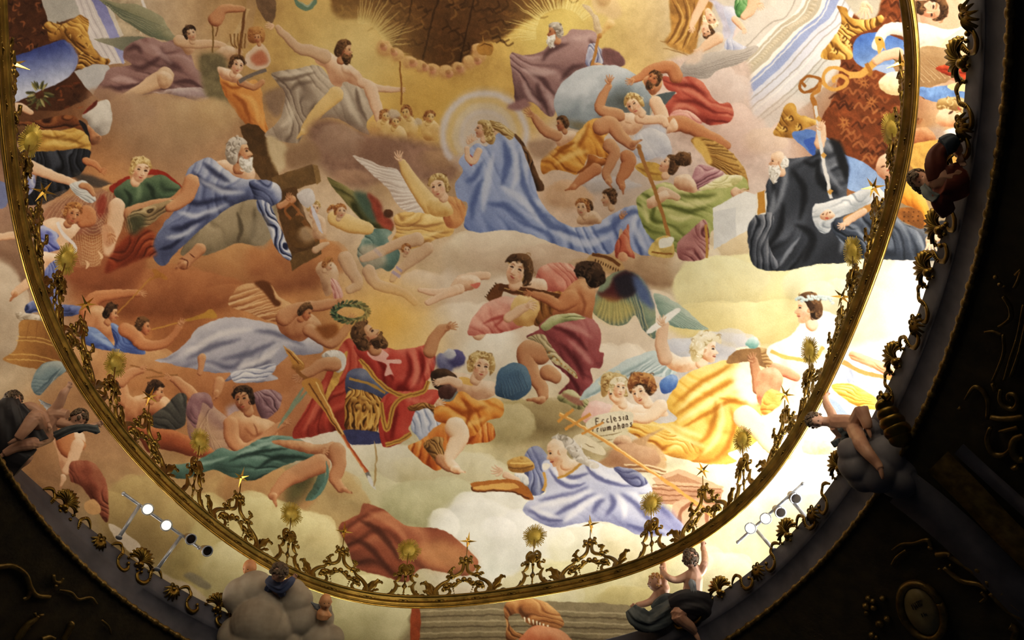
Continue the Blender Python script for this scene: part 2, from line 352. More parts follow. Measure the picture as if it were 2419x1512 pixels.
# ---- cloud banks
T('P')
def cb(L, **k):
    k = dict(k); k['edge'] = k.get('edge', .3)*.6; k['a'] = min(1, k.get('a', 1)*1.12)
    for x, y, rx, ry, c1, c2 in L:
        l1 = [min(255, v*1.06+4) for v in c1]; l2 = [v*.88 for v in c2]
        ball(x, y, rx, l1, l2, ry=ry, **k)
        rs = np.random.RandomState(int(x*3+y) % 9999)
        for i in range(4):                  # smaller puffs along its lit edge
            t = math.radians(-150+rs.rand()*150); q = .72
            ball(x+rx*q*math.cos(t), y+ry*q*math.sin(t), rx*(.28+.16*rs.rand()), l1, [(u+w)/2 for u, w in zip(l1, l2)], ry=ry*(.3+.2*rs.rand()), edge=.22, a=.6)
cb([(520,640,260,92,(192,140,90),(148,90,52)),(690,625,130,86,(190,130,80),(152,92,56)),(380,700,230,70,(172,112,70),(140,80,44)),(240,640,120,70,(160,100,62),(140,80,48))],edge=.35,a=.9,lx=.1,ly=-1)
cb([(430,905,220,60,(190,134,86),(152,96,58)),(270,860,150,56,(200,154,108),(166,112,72)),(600,930,170,90,(184,124,80),(156,96,58)),(700,1000,120,80,(186,126,84),(160,100,66))],edge=.6,a=.6,lx=.1,ly=-1)
cb([(20,620,90,90,(150,120,98),(124,92,70)),(-10,760,80,160,(192,178,158),(160,140,116))],edge=.5,a=.8)
cb([(1010,700,110,60,(216,188,158),(196,160,126)),(1120,700,130,80,(222,200,176),(204,172,140)),(1090,780,120,70,(228,208,182),(206,182,150)),(1200,860,170,80,(244,230,208),(222,198,166)),(1290,800,110,80,(232,206,178),(212,176,140))],edge=.5,a=.7)
cb([(1130,610,110,66,(222,202,170),(196,164,132)),(1220,600,150,64,(218,196,166),(200,166,136)),(1330,620,140,50,(208,180,152),(186,148,120)),(1440,650,110,50,(186,152,116),(150,112,80)),(1560,640,80,50,(196,164,128),(164,126,92))],edge=.3,a=.85)
cb([(1480,800,150,120,(236,212,180),(222,190,156)),(1440,900,110,90,(240,216,186),(222,192,158))],edge=.6,a=.7)
cb([(1760,600,110,70,(230,204,158),(206,170,122)),(1640,640,80,60,(228,206,170),(210,176,138))],edge=.4,a=.8)
cb([(1850,690,250,100,(246,224,152),(226,190,112)),(1700,690,120,88,(246,228,160),(226,196,128)),(1990,680,150,80,(250,234,176),(232,200,130)),(1780,770,220,60,(240,214,140),(226,194,120))],edge=.22,a=.9,lx=-.2,ly=-1)
cb([(2000,750,150,90,(240,224,186),(196,176,128)),(2130,720,110,110,(252,250,240),(244,236,214))],edge=.5,a=.8,lx=.8,ly=-.4)
cb([(1640,850,120,50,(196,196,200),(160,160,172)),(1700,820,90,40,(206,200,196),(176,172,178))],edge=.6,a=.6)
cb([(780,1090,130,80,(226,214,192),(190,176,140)),(930,1130,160,86,(216,208,178),(180,168,124)),(1060,1130,140,70,(214,204,164),(178,164,116)),(860,1190,130,70,(196,190,150),(156,148,108)),(1010,1200,140,70,(190,186,144),(150,148,108))],edge=.35,a=.8)
cb([(1240,1000,120,60,(176,158,108),(140,120,78)),(1300,990,110,46,(168,148,104),(136,116,76)),(1180,1010,90,60,(196,180,132),(160,144,98))],edge=.4,a=.8)
cb([(760,1210,120,100,(186,158,108),(140,112,72)),(620,1170,130,70,(184,140,92),(150,108,68)),(690,1280,120,80,(196,186,136),(166,152,106)),(610,1250,130,80,(196,188,136),(162,146,98)),(470,1290,140,110,(188,176,122),(156,140,92)),(330,1240,120,120,(172,150,100),(140,118,76)),(560,1370,110,90,(196,190,144),(164,154,110))],edge=.3,a=.75)
cb([(1180,1240,170,90,(250,244,222),(216,210,180)),(1130,1290,140,110,(240,238,224),(190,196,184)),(1260,1290,150,90,(246,244,232),(206,208,192)),(1390,1310,140,70,(240,234,206),(206,200,160)),(1500,1290,110,60,(240,226,186),(206,190,140))],edge=.35,a=.85,lx=.5,ly=-.6)
cb([(870,1440,120,90,(190,184,138),(156,150,104)),(1350,1410,160,90,(196,188,140),(160,152,106)),(1250,1420,120,70,(190,184,150),(166,160,120)),(1650,1390,110,90,(214,206,160),(176,166,116)),(1480,1440,100,60,(180,166,112),(150,138,92))],edge=.4,a=.8)
cb([(1900,1130,140,110,(254,250,236),(246,234,200)),(1760,1150,110,70,(252,244,224),(236,216,168)),(1880,1240,120,80,(236,220,164),(206,188,118))],edge=.5,a=.7)
cb([(1700,350,160,120,(212,180,164),(192,156,142)),(1640,230,120,60,(200,180,170),(184,160,150)),(1740,200,70,120,(206,178,168),(190,160,150)),(1420,440,90,26,(186,182,184),(164,150,140)),(1330,470,80,40,(206,162,124),(180,134,98)),(1560,330,60,60,(190,166,158),(160,134,128))],edge=.6,a=.7)
# ---- the painted architecture, upper left
T('A1')
poly('-400,-300 260,-300 330,150 420,330 640,660 420,760 0,760 -400,700', (88,52,30), smooth=False, tex=.3, seed=9)
for i in range(60):
    a,b=_rs.rand(2); x=-60+a*380; y=-20+b*420
    if x<300-(y>330)*60:
        t=_rs.rand()*6.28; stroke([[x,y],[x+26*math.cos(t),y+26*math.sin(t)],[x+40*math.cos(t+1),y+40*math.sin(t+1)]],13,[(52,32,20),(126,80,44),(150,92,52),(70,40,26)][i%4],a=.8)
for i in range(16):
    x=380+_rs.rand()*200; y=560+_rs.rand()*180; t=_rs.rand()*6.28
    stroke([[x,y],[x+50*math.cos(t),y+30*math.sin(t)]],14,[(120,62,32),(60,34,22),(150,84,42)][i%3],a=.7)
poly('-20,-20 30,-20 20,60 0,130 -20,130', (150,110,44))
poly('268,-60 500,-60 560,110 340,172 326,140', (166,162,154), smooth=False)
poly('490,-60 600,-60 860,430 750,446 640,330', (196,186,184), smooth=False)
for o in (0,22,44,66,88): stroke([[515+o,-20],[560+o,90],[655+o,280],[742+o,430]],5,(150,138,142) if o%44 else (220,212,206),0,a=.7)
poly('596,-60 680,-60 850,300 850,440 838,430', (126,126,176), smooth=False, col2=(150,152,200), g='640,0 840,400')
poly('680,-60 725,-60 850,240 826,256', (196,184,168), smooth=False)
poly('720,-60 950,-60 1010,80 960,250 850,246', (176,156,128), smooth=False, tex=.25)
for i in range(9): stroke([[780+i*22,60+i*22],[800+i*20,40+i*22],[815+i*20,75+i*22]],8,(140,116,84) if i%2 else (204,186,154),a=.8)
poly('940,-60 965,-60 1010,60 990,60', (214,204,196), smooth=False)
cloth('288,190 330,150 420,165 500,135 548,102 606,128 612,170 600,225 640,330 690,390 752,402 742,442 640,438 580,470 518,492 544,400 500,310 430,268 350,282 318,215', ((92,58,22),(164,116,50),(214,166,84)), 40, 38, .9, .5, seed=4)
for i in range(40):
    x=360+_rs.rand()*300; y=150+_rs.rand()*280; t=_rs.rand()*6.28
    if abs((x-360)*1.0-(y-150)*.9)<130: stroke([[x,y],[x+16*math.cos(t),y+16*math.sin(t)],[x+20*math.cos(t+1.5),y+22*math.sin(t+1.5)]],7,[(96,60,22),(214,170,92)][i%2],a=.8)
poly('-260,500 110,385 400,282 470,296 525,370 530,440 500,500 420,560 100,705 -260,860', (66,78,138), smooth=True, col2=(176,184,214), g='300,330 360,570', tex=.14)
poly('440,285 490,300 532,380 528,450 500,495 505,400 480,330', (120,128,176), soft=6, a=.6)
poly('510,492 640,440 742,446 760,470 700,560 640,654 580,590', (174,172,172), smooth=False)
leafy(270,650,70,30,[(112,106,64),(74,72,44),(160,152,100),(92,90,52)],ln=1.0,w=.22)
leafy(230,720,40,12,[(112,106,64),(74,72,44)],ln=.8)
tube('20,900,30 70,770,34 130,730,28 210,770,18', SK['p'])
# ---- far angel in mauve
poly('640,268 780,262 900,248 1010,262 940,310 860,348 760,312', (146,140,118), col2=(118,118,100), g='640,268 900,330')
wing('670,-10 800,18 960,38 1100,108 1160,190 1212,265 1170,288 1060,262 940,200 820,110', ((84,92,76),(132,130,102),(164,158,128)), '1150,190 1060,250', '700,10 820,100', 8, 3)
cloth('930,280 1030,258 1120,290 1210,282 1310,370 1342,470 1400,510 1452,590 1448,650 1390,702 1250,662 1100,640 960,662 850,690 650,664 700,560 760,470 900,445 850,400 862,330', ((88,60,60),(142,108,102),(180,150,144)), 20, 95, .5, .5, seed=8,
  f=[('d',26,'890,440 960,470 1050,430 1120,380'),('d',24,'1100,320 1150,420 1250,480'),('l',26,'1000,300 1100,360 1180,440'),('l',30,'760,550 840,540 960,570'),('d',20,'700,600 850,600 1000,560'),('l',30,'1200,600 1320,640 1420,600'),('d',20,'1200,570 1300,560 1400,610'),('d',26,'870,350 930,320 980,370')])
cloth('1040,640 1200,610 1380,600 1440,650 1390,700 1250,664 1120,645', ((120,96,96),(164,142,140),(196,178,172)), 10, 50, seed=5)
tube('1130,520,62 1040,570,52 930,630,36 850,670,26 800,695,22', SK['g']); foot(815,700,42,165,1,'g')
body('1080,490 1160,500 1190,560 1150,610 1090,590', SK['g'])
body('1200,280 1320,270 1340,330 1300,380 1250,340', SK['g'])
tube('1230,280,44 1350,300,32 1480,300,24 1600,340,16', SK['g']); hand(1625,355,28,25,1,'g')
head(1310,232,52,-20,1,'t','g','dk',seed=3)
# ---- instruments and small angels beside the timber
poly('1700,-60 1790,-60 1700,330 1650,330', (176,140,96), smooth=False); poly('1640,160 1690,60 1720,60 1590,330 1540,330', (190,156,110), smooth=False)
stroke('1680,60 1640,380', 18,(120,80,44),0); stroke('1460,160 1465,360',10,(120,90,40),0)
for i in range(5): stroke([[1580+i*26,230],[1585+i*24,290+8*(i%2)],[1610+i*18,330]],9,(130,92,46),0)
tube('1480,130,50 1540,60,34 1660,60,20', SK['w'])
poly('1690,380 1803,300 1860,420 1780,480 1690,450', (206,176,150)); poly('1720,400 1800,340 1840,420 1770,450',(176,92,62),soft=10,a=.8)
body('1480,360 1560,310 1620,350 1560,420 1500,410', SK['g'])
poly('1370,380 1540,380 1560,560 1600,740 1440,690 1380,540', (120,108,78), soft=14, tex=.2)
curls(1760,240,50,0,1,'-1,-1 1,-1 1,1 -1,1','au',14); head(1770,262,40,0,-1,'t','w','au',seed=8)
cloth('1505,500 1560,520 1660,570 1760,545 1803,640 1810,760 1860,960 1780,900 1690,850 1600,740 1540,640', ((150,84,34),(206,132,64),(228,168,98)), 70, 70, .45, .5, seed=12, f=[('d',20,'1600,640 1680,720 1720,840'),('l',22,'1640,640 1740,700 1780,860'),('d',14,'1520,560 1600,600 1680,590')])
body('1500,460 1580,480 1660,520 1640,570 1540,550 1505,510', SK['p'])
head(1625,450,62,14,1,'t','p','br',seed=5); tube('1650,560,26 1740,600,22 1803,560,18', SK['w'])
stroke('1640,560 1720,520 1830,480',26,(120,108,100),0); stroke('1500,180 1480,250',8,(120,80,40),0)
# ---- left cloud
for q in ((1000,960,470,(176,146,114),(140,108,80)),(1290,900,330,(186,156,118),(150,116,84)),(860,800,240,(170,140,112),(150,118,92)),(1450,820,220,(196,164,120),(160,124,86)),(700,760,230,(170,136,108),(146,108,80))): ball(*q[:3],q[3],q[4],ry=q[2]*.8,edge=.6,a=.8)
# ---- bishop at the left edge
body('600,860 660,880 692,912 694,960 655,992 618,980', SK['w'],f=[('d',8,'650,900 675,905'),('d',9,'655,945 690,935')])
poly('640,940 690,945 670,990 630,985',(120,84,58),a=.6,soft=6)
cloth('566,792 650,710 740,688 768,780 752,900 700,932 620,872 596,830', ((140,130,122),(200,192,180),(226,218,204)), 70,120,.3,.7, seed=3)
stroke('570,785 620,735 668,695', 20, (140,48,34),1); poly('590,770 650,700 668,690 655,730',(110,52,36))
cloth('64,860 110,830 200,832 470,790 560,850 616,960 595,950 500,882 250,900 150,880', ((66,36,22),(124,72,40),(156,100,56)), 0, 50, .5,.4,seed=14)
poly('540,830 590,860 618,960 612,1010 590,930',(44,40,44))
cloth('180,930 240,892 400,898 510,880 590,922 622,1000 600,1032 420,1030 260,1052 180,1020', ((130,88,30),(198,152,72),(226,190,112)), -3, 70, .6,.5,seed=6, f=[('d',14,'280,920 360,950 450,930'),('d',14,'380,960 480,960 580,990'),('l',24,'300,990 420,980 540,1000')])
cloth('200,1052 400,1035 600,1022 612,1090 545,1200 455,1230 470,1300 300,1400 150,1390 250,1230 215,1130', ((22,22,26),(44,46,54),(80,84,94)), 75, 60, .5,.4,seed=7)
for i in range(13): stroke([[215+i*4,1110+i*20],[320,1150+i*16],[455-i*8,1230+i*8]],3,(110,112,120),0,a=.5)
poly('500,1180 640,1210 780,1280 650,1290 540,1240',(70,68,66),a=.8,soft=8)
tube('590,1100,26 640,1120,22 690,1170,16', SK['d']); hand(700,1175,26,20,1,'d')
curls(140,930,80,0,1,'-.9,-.5 0,-.9 .8,-.6 1,.3 .5,1 -.5,.9',HR['br'],26,.4,4)
poly('60,880 90,890 110,960 140,1010 90,1000 60,940',(196,160,126),soft=5)
poly('-60,1250 40,1260 60,1330 40,1420 -60,1420',(120,128,168)); poly('100,1060 190,1060 240,1200 230,1300 160,1340 100,1240',(150,152,184),tex=.2)
cloth('110,1200 200,1190 240,1240 200,1320 130,1330',((100,104,150),(150,156,196),(196,200,222)),60,40,seed=3)
tube('205,1140,44 330,1195,34 450,1235,28 540,1270,22', SK['p']); hand(560,1275,30,20,1,'p')
# ---- the net
poly('250,1512 400,1380 600,1330 790,1290 790,1430 720,1512 700,1600 240,1600',(146,96,74),soft=8,tex=.2)
for i in range(17):
    stroke([[300+i*30,1530],[360+i*28,1430],[470+i*22,1330-(i%3)*8]],4,(196,160,122),0,a=.7); stroke([[280,1500-i*12+60],[480,1430-i*10+30],[780,1400-i*8+20]],4,(196,160,122),0,a=.6)
poly('660,1400 720,1330 730,1420 690,1500',(150,60,44),a=.8,soft=10); poly('700,1290 780,1270 790,1330 740,1320',(186,140,96),tex=.3)
cloth('476,1270 560,1238 600,1260 640,1322 660,1380 600,1392 520,1335',((140,140,140),(190,192,190),(224,224,218)),30,36,.5,seed=5)
tube('560,1270,20 610,1290,22 640,1330,16', SK['w'])
# ---- young man in green
poly('1000,1172 1080,1168 1160,1200 1270,1308 1240,1320 1100,1215 1010,1200',(158,52,34),tex=.15); poly('750,1290 870,1215 890,1240 800,1330',(150,50,34),tex=.15)
cloth('780,1320 830,1270 880,1238 1010,1226 1100,1198 1180,1240 1244,1300 1140,1372 980,1392 880,1440 830,1390',((44,58,44),(84,104,78),(128,148,112)),35,75,.5,.5,seed=11,f=[('d',26,'1000,1260 1040,1300 1060,1370'),('l',24,'920,1260 960,1300 940,1380'),('d',18,'850,1300 900,1360 880,1430')])
head(965,1175,82,14,1,'t','p','bl',seed=31)
tube('1370,1230,62 1300,1300,46 1210,1365,34 1150,1390,26', SK['d'])
tube('800,1420,60 790,1512,56 750,1650,46 740,1730,34', SK['p'])
tube('900,1470,52 1000,1430,46 1090,1400,38 1180,1380,24', SK['w']); hand(1185,1375,30,-10,1,'w')
cloth('900,1460 1010,1420 1180,1370 1220,1400 1120,1470 1000,1560 880,1540',((84,66,44),(146,122,86),(188,164,122)),-20,46,.7,seed=15)
# ---- bearded man with the timber beam
T('P')
poly('566,300 585,290 612,296 640,330 690,560 735,540 745,520 760,600 690,640 650,470 600,400',(92,66,36),col2=(112,84,46),g='600,300 700,560',smooth=False,tex=.2)
poly('640,420 738,388 758,430 660,458',(118,90,52),smooth=False,tex=.2); poly('738,388 752,392 760,428 748,436',(140,110,66),smooth=False)
poly('645,455 700,440 745,585 690,600 670,560',(98,70,38),smooth=False,tex=.2)
cloth('470,530 560,470 640,470 655,530 620,580 560,575 500,600 430,605 440,570',((92,80,60),(150,134,106),(188,170,140)),120,36,.5,.5,seed=9,f=[('d',7,'560,500 570,540 560,575'),('d',8,'600,490 600,540 590,575')])
body('505,385 560,378 600,398 598,425 570,430 530,410',SK['p'],.6)
cloth('444,400 478,376 500,374 520,392 540,405 565,420 600,424 640,428 660,442 663,470 640,478 600,470 560,480 520,505 470,545 445,570 415,598 388,628 364,612 362,570 385,530 410,500 432,440',((46,50,78),(112,120,152),(196,200,212)),118,34,.25,.7,seed=21,
  f=[('d',9,'455,405 500,440 560,450'),('d',8,'480,384 510,410 545,430'),('l',9,'470,420 520,450 580,455'),('d',8,'430,470 470,480 540,465'),('l',9,'420,500 470,510 540,480'),('d',9,'400,540 440,535 500,505'),('d',7,'375,590 405,580 440,555'),('l',8,'390,560 430,555 470,530'),('l',8,'600,432 620,450 615,470'),('d',7,'590,430 605,455 600,472')])
cloth('588,432 630,425 658,440 664,470 640,488 614,476',((46,50,78),(118,126,158),(204,206,216)),60,20,.7,.6,seed=22)
cloth('610,470 640,485 654,520 676,570 690,604 680,616 655,590 640,560 625,520 606,490',((44,48,76),(116,124,154),(208,210,218)),70,17,.8,.4,seed=23)
poly('590,520 625,510 640,560 622,585 590,570',(150,136,112),soft=6,a=.7)
head(566,362,34,-6,1,'p','w','gr',beard='wh',seed=41)
tube('452,430,20 440,462,17 420,480,14 400,490,11',SK['w'])
tube('660,486,8 676,480,10 690,470,9',SK['w']); hand(682,470,11,-80,1,'w')
for q in ('686,480 672,500 690,520','688,480 705,500 694,520','690,482 720,520 730,545'): stroke(q,6,(150,96,48),0)
poly('686,520 720,515 745,575 690,580',(104,74,36),tex=.2); stroke('715,520 750,570',10,(126,84,40),0)
tube('470,590,14 445,612,13 432,625,13',SK['w']); foot(432,628,16,150,1,'w'); stroke('425,610 445,618 440,635',3,(110,60,36)); stroke('445,600 460,612',3,(110,60,36))
T('B1')
cloth('720,400 780,260 870,170 960,120 1060,150 1050,220 1070,300 960,330 840,380 740,420',((84,34,20),(140,62,34),(176,96,56)),-35,60,.55,.3,seed=17,soft=8)
poly('700,100 760,100 790,170 770,230 720,230',(196,140,104),soft=6); hand(755,165,40,80,1,'w')
poly('880,40 1000,30 960,140 890,150',(86,84,58),soft=16,tex=.2)
for i in range(14):
    stroke([[600+i*22,10],[660+i*18,70],[700+i*16,140]],4,(196,160,120),0,a=.5); stroke([[560,60+i*22],[640,90+i*22],[710,60+i*20]],4,(206,176,132),0,a=.6)
    stroke([[500+i*16,160],[520+i*14,260],[560+i*10,370]],3.5,(214,184,140),0,a=.55); stroke([[500,200+i*13],[600,210+i*13],[690,180+i*13]],3,(214,184,140),0,a=.5)
stroke('670,265 700,310 685,325',20,(214,170,130),1); stroke('585,335 605,360 590,395',20,(214,170,130),1)
# child with the net at the left edge
body('300,70 400,40 540,100 520,160 470,220 480,290 380,330 300,290 240,300 230,180',SK['p'],.6)
tube('560,50,44 600,0,44 620,60,40 560,80,34',SK['d'])
head(500,20,72,20,1,'t','w','au',seed=14)
stroke('395,70 430,150 500,215 515,265 485,300',22,(214,206,204),0)
cloth('240,80 330,110 400,160 385,200 415,255 350,275 260,280 240,180',((62,66,130),(116,124,188),(168,176,216)),30,50,.6,seed=6)
tube('-60,180,26 60,165,26 180,150,34',SK['p']); body('250,270 400,300 330,370 290,440 250,370',SK['p'])
cloth('300,420 360,340 420,330 400,400 440,470 420,560 400,620 430,650 330,640 320,520',((66,74,128),(112,122,176),(160,168,208)),75,40,.6,seed=8)
tube('210,470,34 150,520,30 100,560,26',SK['p']); foot(100,575,36,120,1,'w')
cloth('170,660 230,610 330,640 470,640 560,650 540,700 430,720 280,690 190,700',((44,54,92),(90,102,150),(140,150,190)),0,40,.6,seed=9)
cloth('100,690 150,690 300,720 290,756 140,750',((120,104,84),(180,166,146),(216,206,190)),0,24,.6,seed=10)
# round tower-like basket
poly('140,750 300,752 420,800 470,1060 400,1100 30,1030 90,960 130,860',(168,122,66),col2=(138,92,46),g='140,800 440,900',tex=.12)
for y in (880,905,1000,1035): stroke([[120-(y-880)*.5,y-20],[260,y-10],[430,y+35]],7,(206,166,96),0,a=.8); 
for x in (200,260,330): stroke([[x,760],[x-20,880]],4,(130,88,44),0,a=.7)
wing('230,1240 215,1180 260,1080 330,1030 420,1030 460,1080 400,1140 330,1200 280,1260',((72,92,104),(124,142,146),(176,180,174)),'430,1060 400,1110','240,1240 300,1250',9,4)
# trumpet blowers
tube('600,690,60 640,600,48 760,570,38 860,560,30 950,560,24',SK['d']); hand(965,562,30,10,1,'w')
stroke('810,700 900,600 1040,450',9,(176,124,56),0); poly('1010,490 1060,440 1040,400 1080,398 1150,450 1140,465 1080,452',(168,112,50),tex=.1)
body('560,760 620,660 700,650 760,760 780,850 740,880 560,830',SK['w'],.6)
head(765,700,62,14,1,'p','w','dk',seed=7)
cloth('540,830 620,790 700,830 790,920 760,780 800,775 900,850 980,920 996,980 880,970 760,960 600,920',((44,58,110),(96,118,174),(150,172,212)),25,48,.6,.5,seed=25,f=[('d',14,'760,800 800,880 790,940'),('l',16,'620,830 700,880 780,940'),('d',14,'850,850 930,920 990,960')])
head(985,790,62,10,1,'p','d','br',seed=12); stroke('1040,810 1200,770 1280,745',9,(190,136,60),0); poly('1270,738 1400,700 1450,670 1490,724 1400,735 1280,752',(176,128,52),tex=.1)
tube('860,810,50 920,850,44 980,910,40 1100,910,30 1180,860,26 1230,790,22',SK['d']); hand(1245,770,32,-70,1,'w')
# ---------------------------------------------------------------- upper middle: the golden arch and the figures round it
T('P')
poly('785,-200 780,0 800,40 830,45 860,45 895,70 910,92 930,113 957,127 988,144 1026,158 1061,162 1092,155 1116,127 1133,103 1185,90 1225,62 1260,42 1300,24 1332,8 1345,-60 1360,-200',(96,64,30),soft=4,tex=.25)
for i in range(150):
    x=790+_rs.rand()*540; y=-60+_rs.rand()*220
    if (y>40 and x<870) or (y>90+(.35*(x-900) if x<1060 else .35*(1220-x)) ) or (x>1180 and y>80-(x-1180)*.5): continue
    q=[[x,y],[x+16,y-7],[x+26,y+5],[x+42,y-1]] if i%3 else [[x,y],[x+4,y+14],[x-10,y+24]]
    stroke(q,4.5,[(64,40,17),(132,96,46),(72,46,20),(118,80,36)][i%4],0,a=.6)
for q in ('980,-40 965,40 930,110','1045,-40 1020,50 1000,140','1130,-60 1110,40 1085,150'): stroke(q,4,(58,36,16),0,a=.7)
glow(845,118,210,(222,188,118),.9); glow(1330,80,170,(222,190,100),.9); glow(1010,245,230,(212,162,76),.6,ry=120); glow(700,60,140,(206,168,100),.5)
strokes_round(850,110,55,110,30,(216,190,120),4,-95,10,.3,.55); strokes_round(1325,80,60,112,44,(226,206,130),3.5,170,330,.3,.6)
fluff('905,118,26 935,132,22 965,150,22 990,158,20 1020,168,22 1050,172,22 1080,166,22 1105,150,22 1130,135,20 1125,118,18',(224,180,120),(172,118,66),edge=.35)
for x,y in ((905,112),(930,124),(975,150),(1003,160),(1020,166),(1060,176),(1085,165),(1128,146)): ball(x,y,11,(222,172,128),(170,104,70),edge=.3); ball(x-3,y-5,8,(186,134,80),(130,84,44),edge=.4,a=.7)
poly('1132,128 1126,108 1140,100 1142,84 1146,100 1164,106 1160,130',(176,126,56),tex=.2); stroke('1130,112 1146,104 1164,110',3,(108,72,28),1)
T('A2')
stroke('270,-30 300,30 370,55 420,10 410,-40',34,(106,130,108),1); stroke('300,10 370,40 405,0',12,(150,162,140),1)
poly('10,-20 130,-20 155,60 120,160 60,110',(128,100,72),tex=.2)
# figure with outstretched arms on the mauve cloud
cloth('130,500 300,470 450,455 560,580 620,556 740,600 800,690 832,760 770,850 790,925 690,880 560,810 430,830 330,945 290,985 100,955 78,912 170,830 210,660 150,560',((112,94,80),(164,146,126),(206,190,166)),60,80,.55,.5,seed=33,f=[('d',22,'240,640 300,580 420,560'),('d',26,'430,700 400,760 380,830'),('l',26,'620,600 660,720 740,860'),('l',24,'230,700 260,800 180,880'),('d',20,'700,600 720,720 780,840'),('d',20,'120,560 240,540 420,500'),('l',24,'170,520 300,500 420,480')])
poly('70,640 200,600 220,680 170,800 100,760',(128,106,94),a=.7,soft=14)
body('430,330 530,365 610,410 700,470 765,560 720,592 620,560 590,604 530,566 490,470 420,430',SK['p'],.6,f=[('d',16,'600,440 620,500 700,520'),('d',14,'640,480 700,540 740,560')])
tube('480,390,50 400,350,42 330,340,38 270,300,32 210,240,28 160,185,20',SK['g']); hand(120,175,32,190,1,'p')
tube('740,565,36 850,600,26 950,615,20 990,612,16',SK['p']); hand(1000,615,26,10,1,'p'); stroke('1003,420 1010,560 1012,720',12,(150,100,44),0)
tube('560,650,56 470,730,46 400,810,38 345,900,28',SK['y']); foot(330,915,42,120,1,'y')
tube('800,610,48 830,700,42 860,790,34 885,880,24 900,925,18',SK['p']); foot(930,935,34,10,1,'p')
head(620,345,68,8,1,'p','w','br',beard='br',seed=51)
for x,y,s in ((900,800,1),(1045,775,-1),(1205,805,1),(970,840,1)):
    body(f'{x-50},{y+30} {x+30},{y+20} {x+80},{y+90} {x+60},{y+160} {x-40},{y+150}',SK['y']); head(x,y,44,8*s,s,'t','y','au',seed=x)
ball(950,790,60,(208,190,170),(170,150,130),ry=50,edge=.5,a=.8); ball(1120,840,40,(206,190,172),(170,150,130),edge=.5,a=.7)
ball(820,880,60,(216,170,110),(170,116,66),edge=.5,a=.7); ball(1240,900,60,(220,176,110),(176,122,70),edge=.5,a=.6)
poly('365,900 430,825 560,815 700,890 900,930 1100,960 1250,1010 1390,1050 1400,1200 1250,1260 1000,1220 700,1290 520,1200 420,1060',(146,112,92),soft=26,tex=.2)
ball(560,1010,230,(178,148,124),(136,104,84),ry=180,edge=.5,a=.8); ball(820,1080,270,(150,114,92),(120,88,68),ry=150,edge=.7,a=.8); ball(1240,1130,200,(188,148,108),(146,112,84),ry=120,edge=.7,a=.8); ball(640,1230,200,(196,156,122),(160,120,92),ry=80,edge=.7,a=.6)
poly('80,940 220,1000 230,1100 160,1180',(190,166,128),soft=8); poly('220,1040 400,980 450,1100 250,1160',(150,118,88),soft=12)
# ---- aureole and the figure in pale blue
T('P')
glow(1145,312,112,(204,194,192),.95,p=.6)
for r,w,c in ((98,13,(202,196,202)),(82,13,(214,176,110)),(68,11,(212,190,150)),(55,10,(204,190,180))):
    stroke([[1145+r*math.cos(t),318+r*math.sin(t)] for t in np.linspace(2.5,6.9,24)],w,c,0,a=.75,soft=3)
cloth('1215,320 1228,325 1255,370 1270,410 1284,440 1282,452 1268,450 1250,420 1235,380',HR['br'],70,14,.6,.4,seed=5)
body('1128,300 1146,285 1170,290 1180,310 1165,330 1140,330',SK['p'])
cloth('1112,348 1130,338 1150,345 1180,312 1205,312 1228,340 1246,380 1262,430 1280,480 1310,515 1350,535 1400,532 1445,505 1490,487 1528,490 1540,530 1552,590 1540,604 1500,596 1480,566 1466,540 1452,592 1420,604 1370,596 1300,572 1230,548 1180,545 1130,548 1096,536 1106,482 1084,472 1074,440 1094,405 1084,380',((88,104,150),(146,160,202),(196,204,226)),62,44,.62,.45,seed=61,
 f=[('d',12,'1190,330 1200,380 1185,440'),('d',10,'1225,360 1235,430 1270,500'),('l',12,'1165,360 1150,430 1140,500'),('l',10,'1210,340 1222,400 1210,450'),('d',10,'1140,420 1120,470 1115,520'),('l',12,'1180,440 1230,470 1290,540'),('d',12,'1250,470 1300,530 1380,560'),('l',12,'1300,545 1380,575 1440,560'),('d',9,'1460,520 1500,500 1530,520'),('d',10,'1400,550 1440,540 1470,510'),('l',10,'1490,520 1510,560 1530,596'),('d',10,'1150,480 1200,490 1250,530'),('d',9,'1100,430 1120,420 1140,380')])
poly('1098,372 1110,365 1118,380 1112,392',(176,60,50)); tube('1130,356,8 1118,380,8 1104,372,7 1102,350,6',SK['p']); hand(1108,335,11,-75,1,'p'); hand(1114,332,11,-60,1,'p')
head(1140,306,22,6,-1,'p','p','bl',seed=66,long=True)
cloth('1156,284 1172,286 1196,300 1216,318 1206,330 1184,316 1168,306',HR['bl'],30,8,.5,.4,seed=7)
# ---- winged figure in yellow below
cloth('773,420 800,430 840,455 880,490 925,525 925,545 890,540 850,515 805,465',((66,66,32),(112,104,58),(150,140,90)),40,22,.6,.5,seed=71)
poly('838,452 870,462 900,510 880,525 850,490',(84,102,84),soft=4); poly('868,456 900,478 905,500 930,530 915,545 890,520 880,490',(158,76,54),soft=3,tex=.2); ball(915,505,14,(110,72,44),(80,50,30),edge=.3)
wing('833,367 868,378 905,392 940,402 955,425 985,455 1010,490 1018,505 960,498 935,478 920,450 900,430 880,412 858,392',((164,140,124),(206,188,172),(230,218,204)),'1008,490 950,400','960,500 935,478 905,435 870,400 836,370',14,6,.07)
tube('1020,490,22 990,450,18 965,415,14 950,385,10',SK['y']); hand(944,374,14,-100,1,'p')
cloth('930,512 960,500 1000,505 1050,508 1072,530 1066,556 1030,566 1000,580 950,592 922,578 935,545',((150,104,58),(214,164,92),(236,202,136)),14,22,.6,.5,seed=73,f=[('d',5,'950,530 1000,535 1050,525'),('l',6,'950,550 1000,556 1050,545'),('d',5,'940,570 980,575 1020,565')])
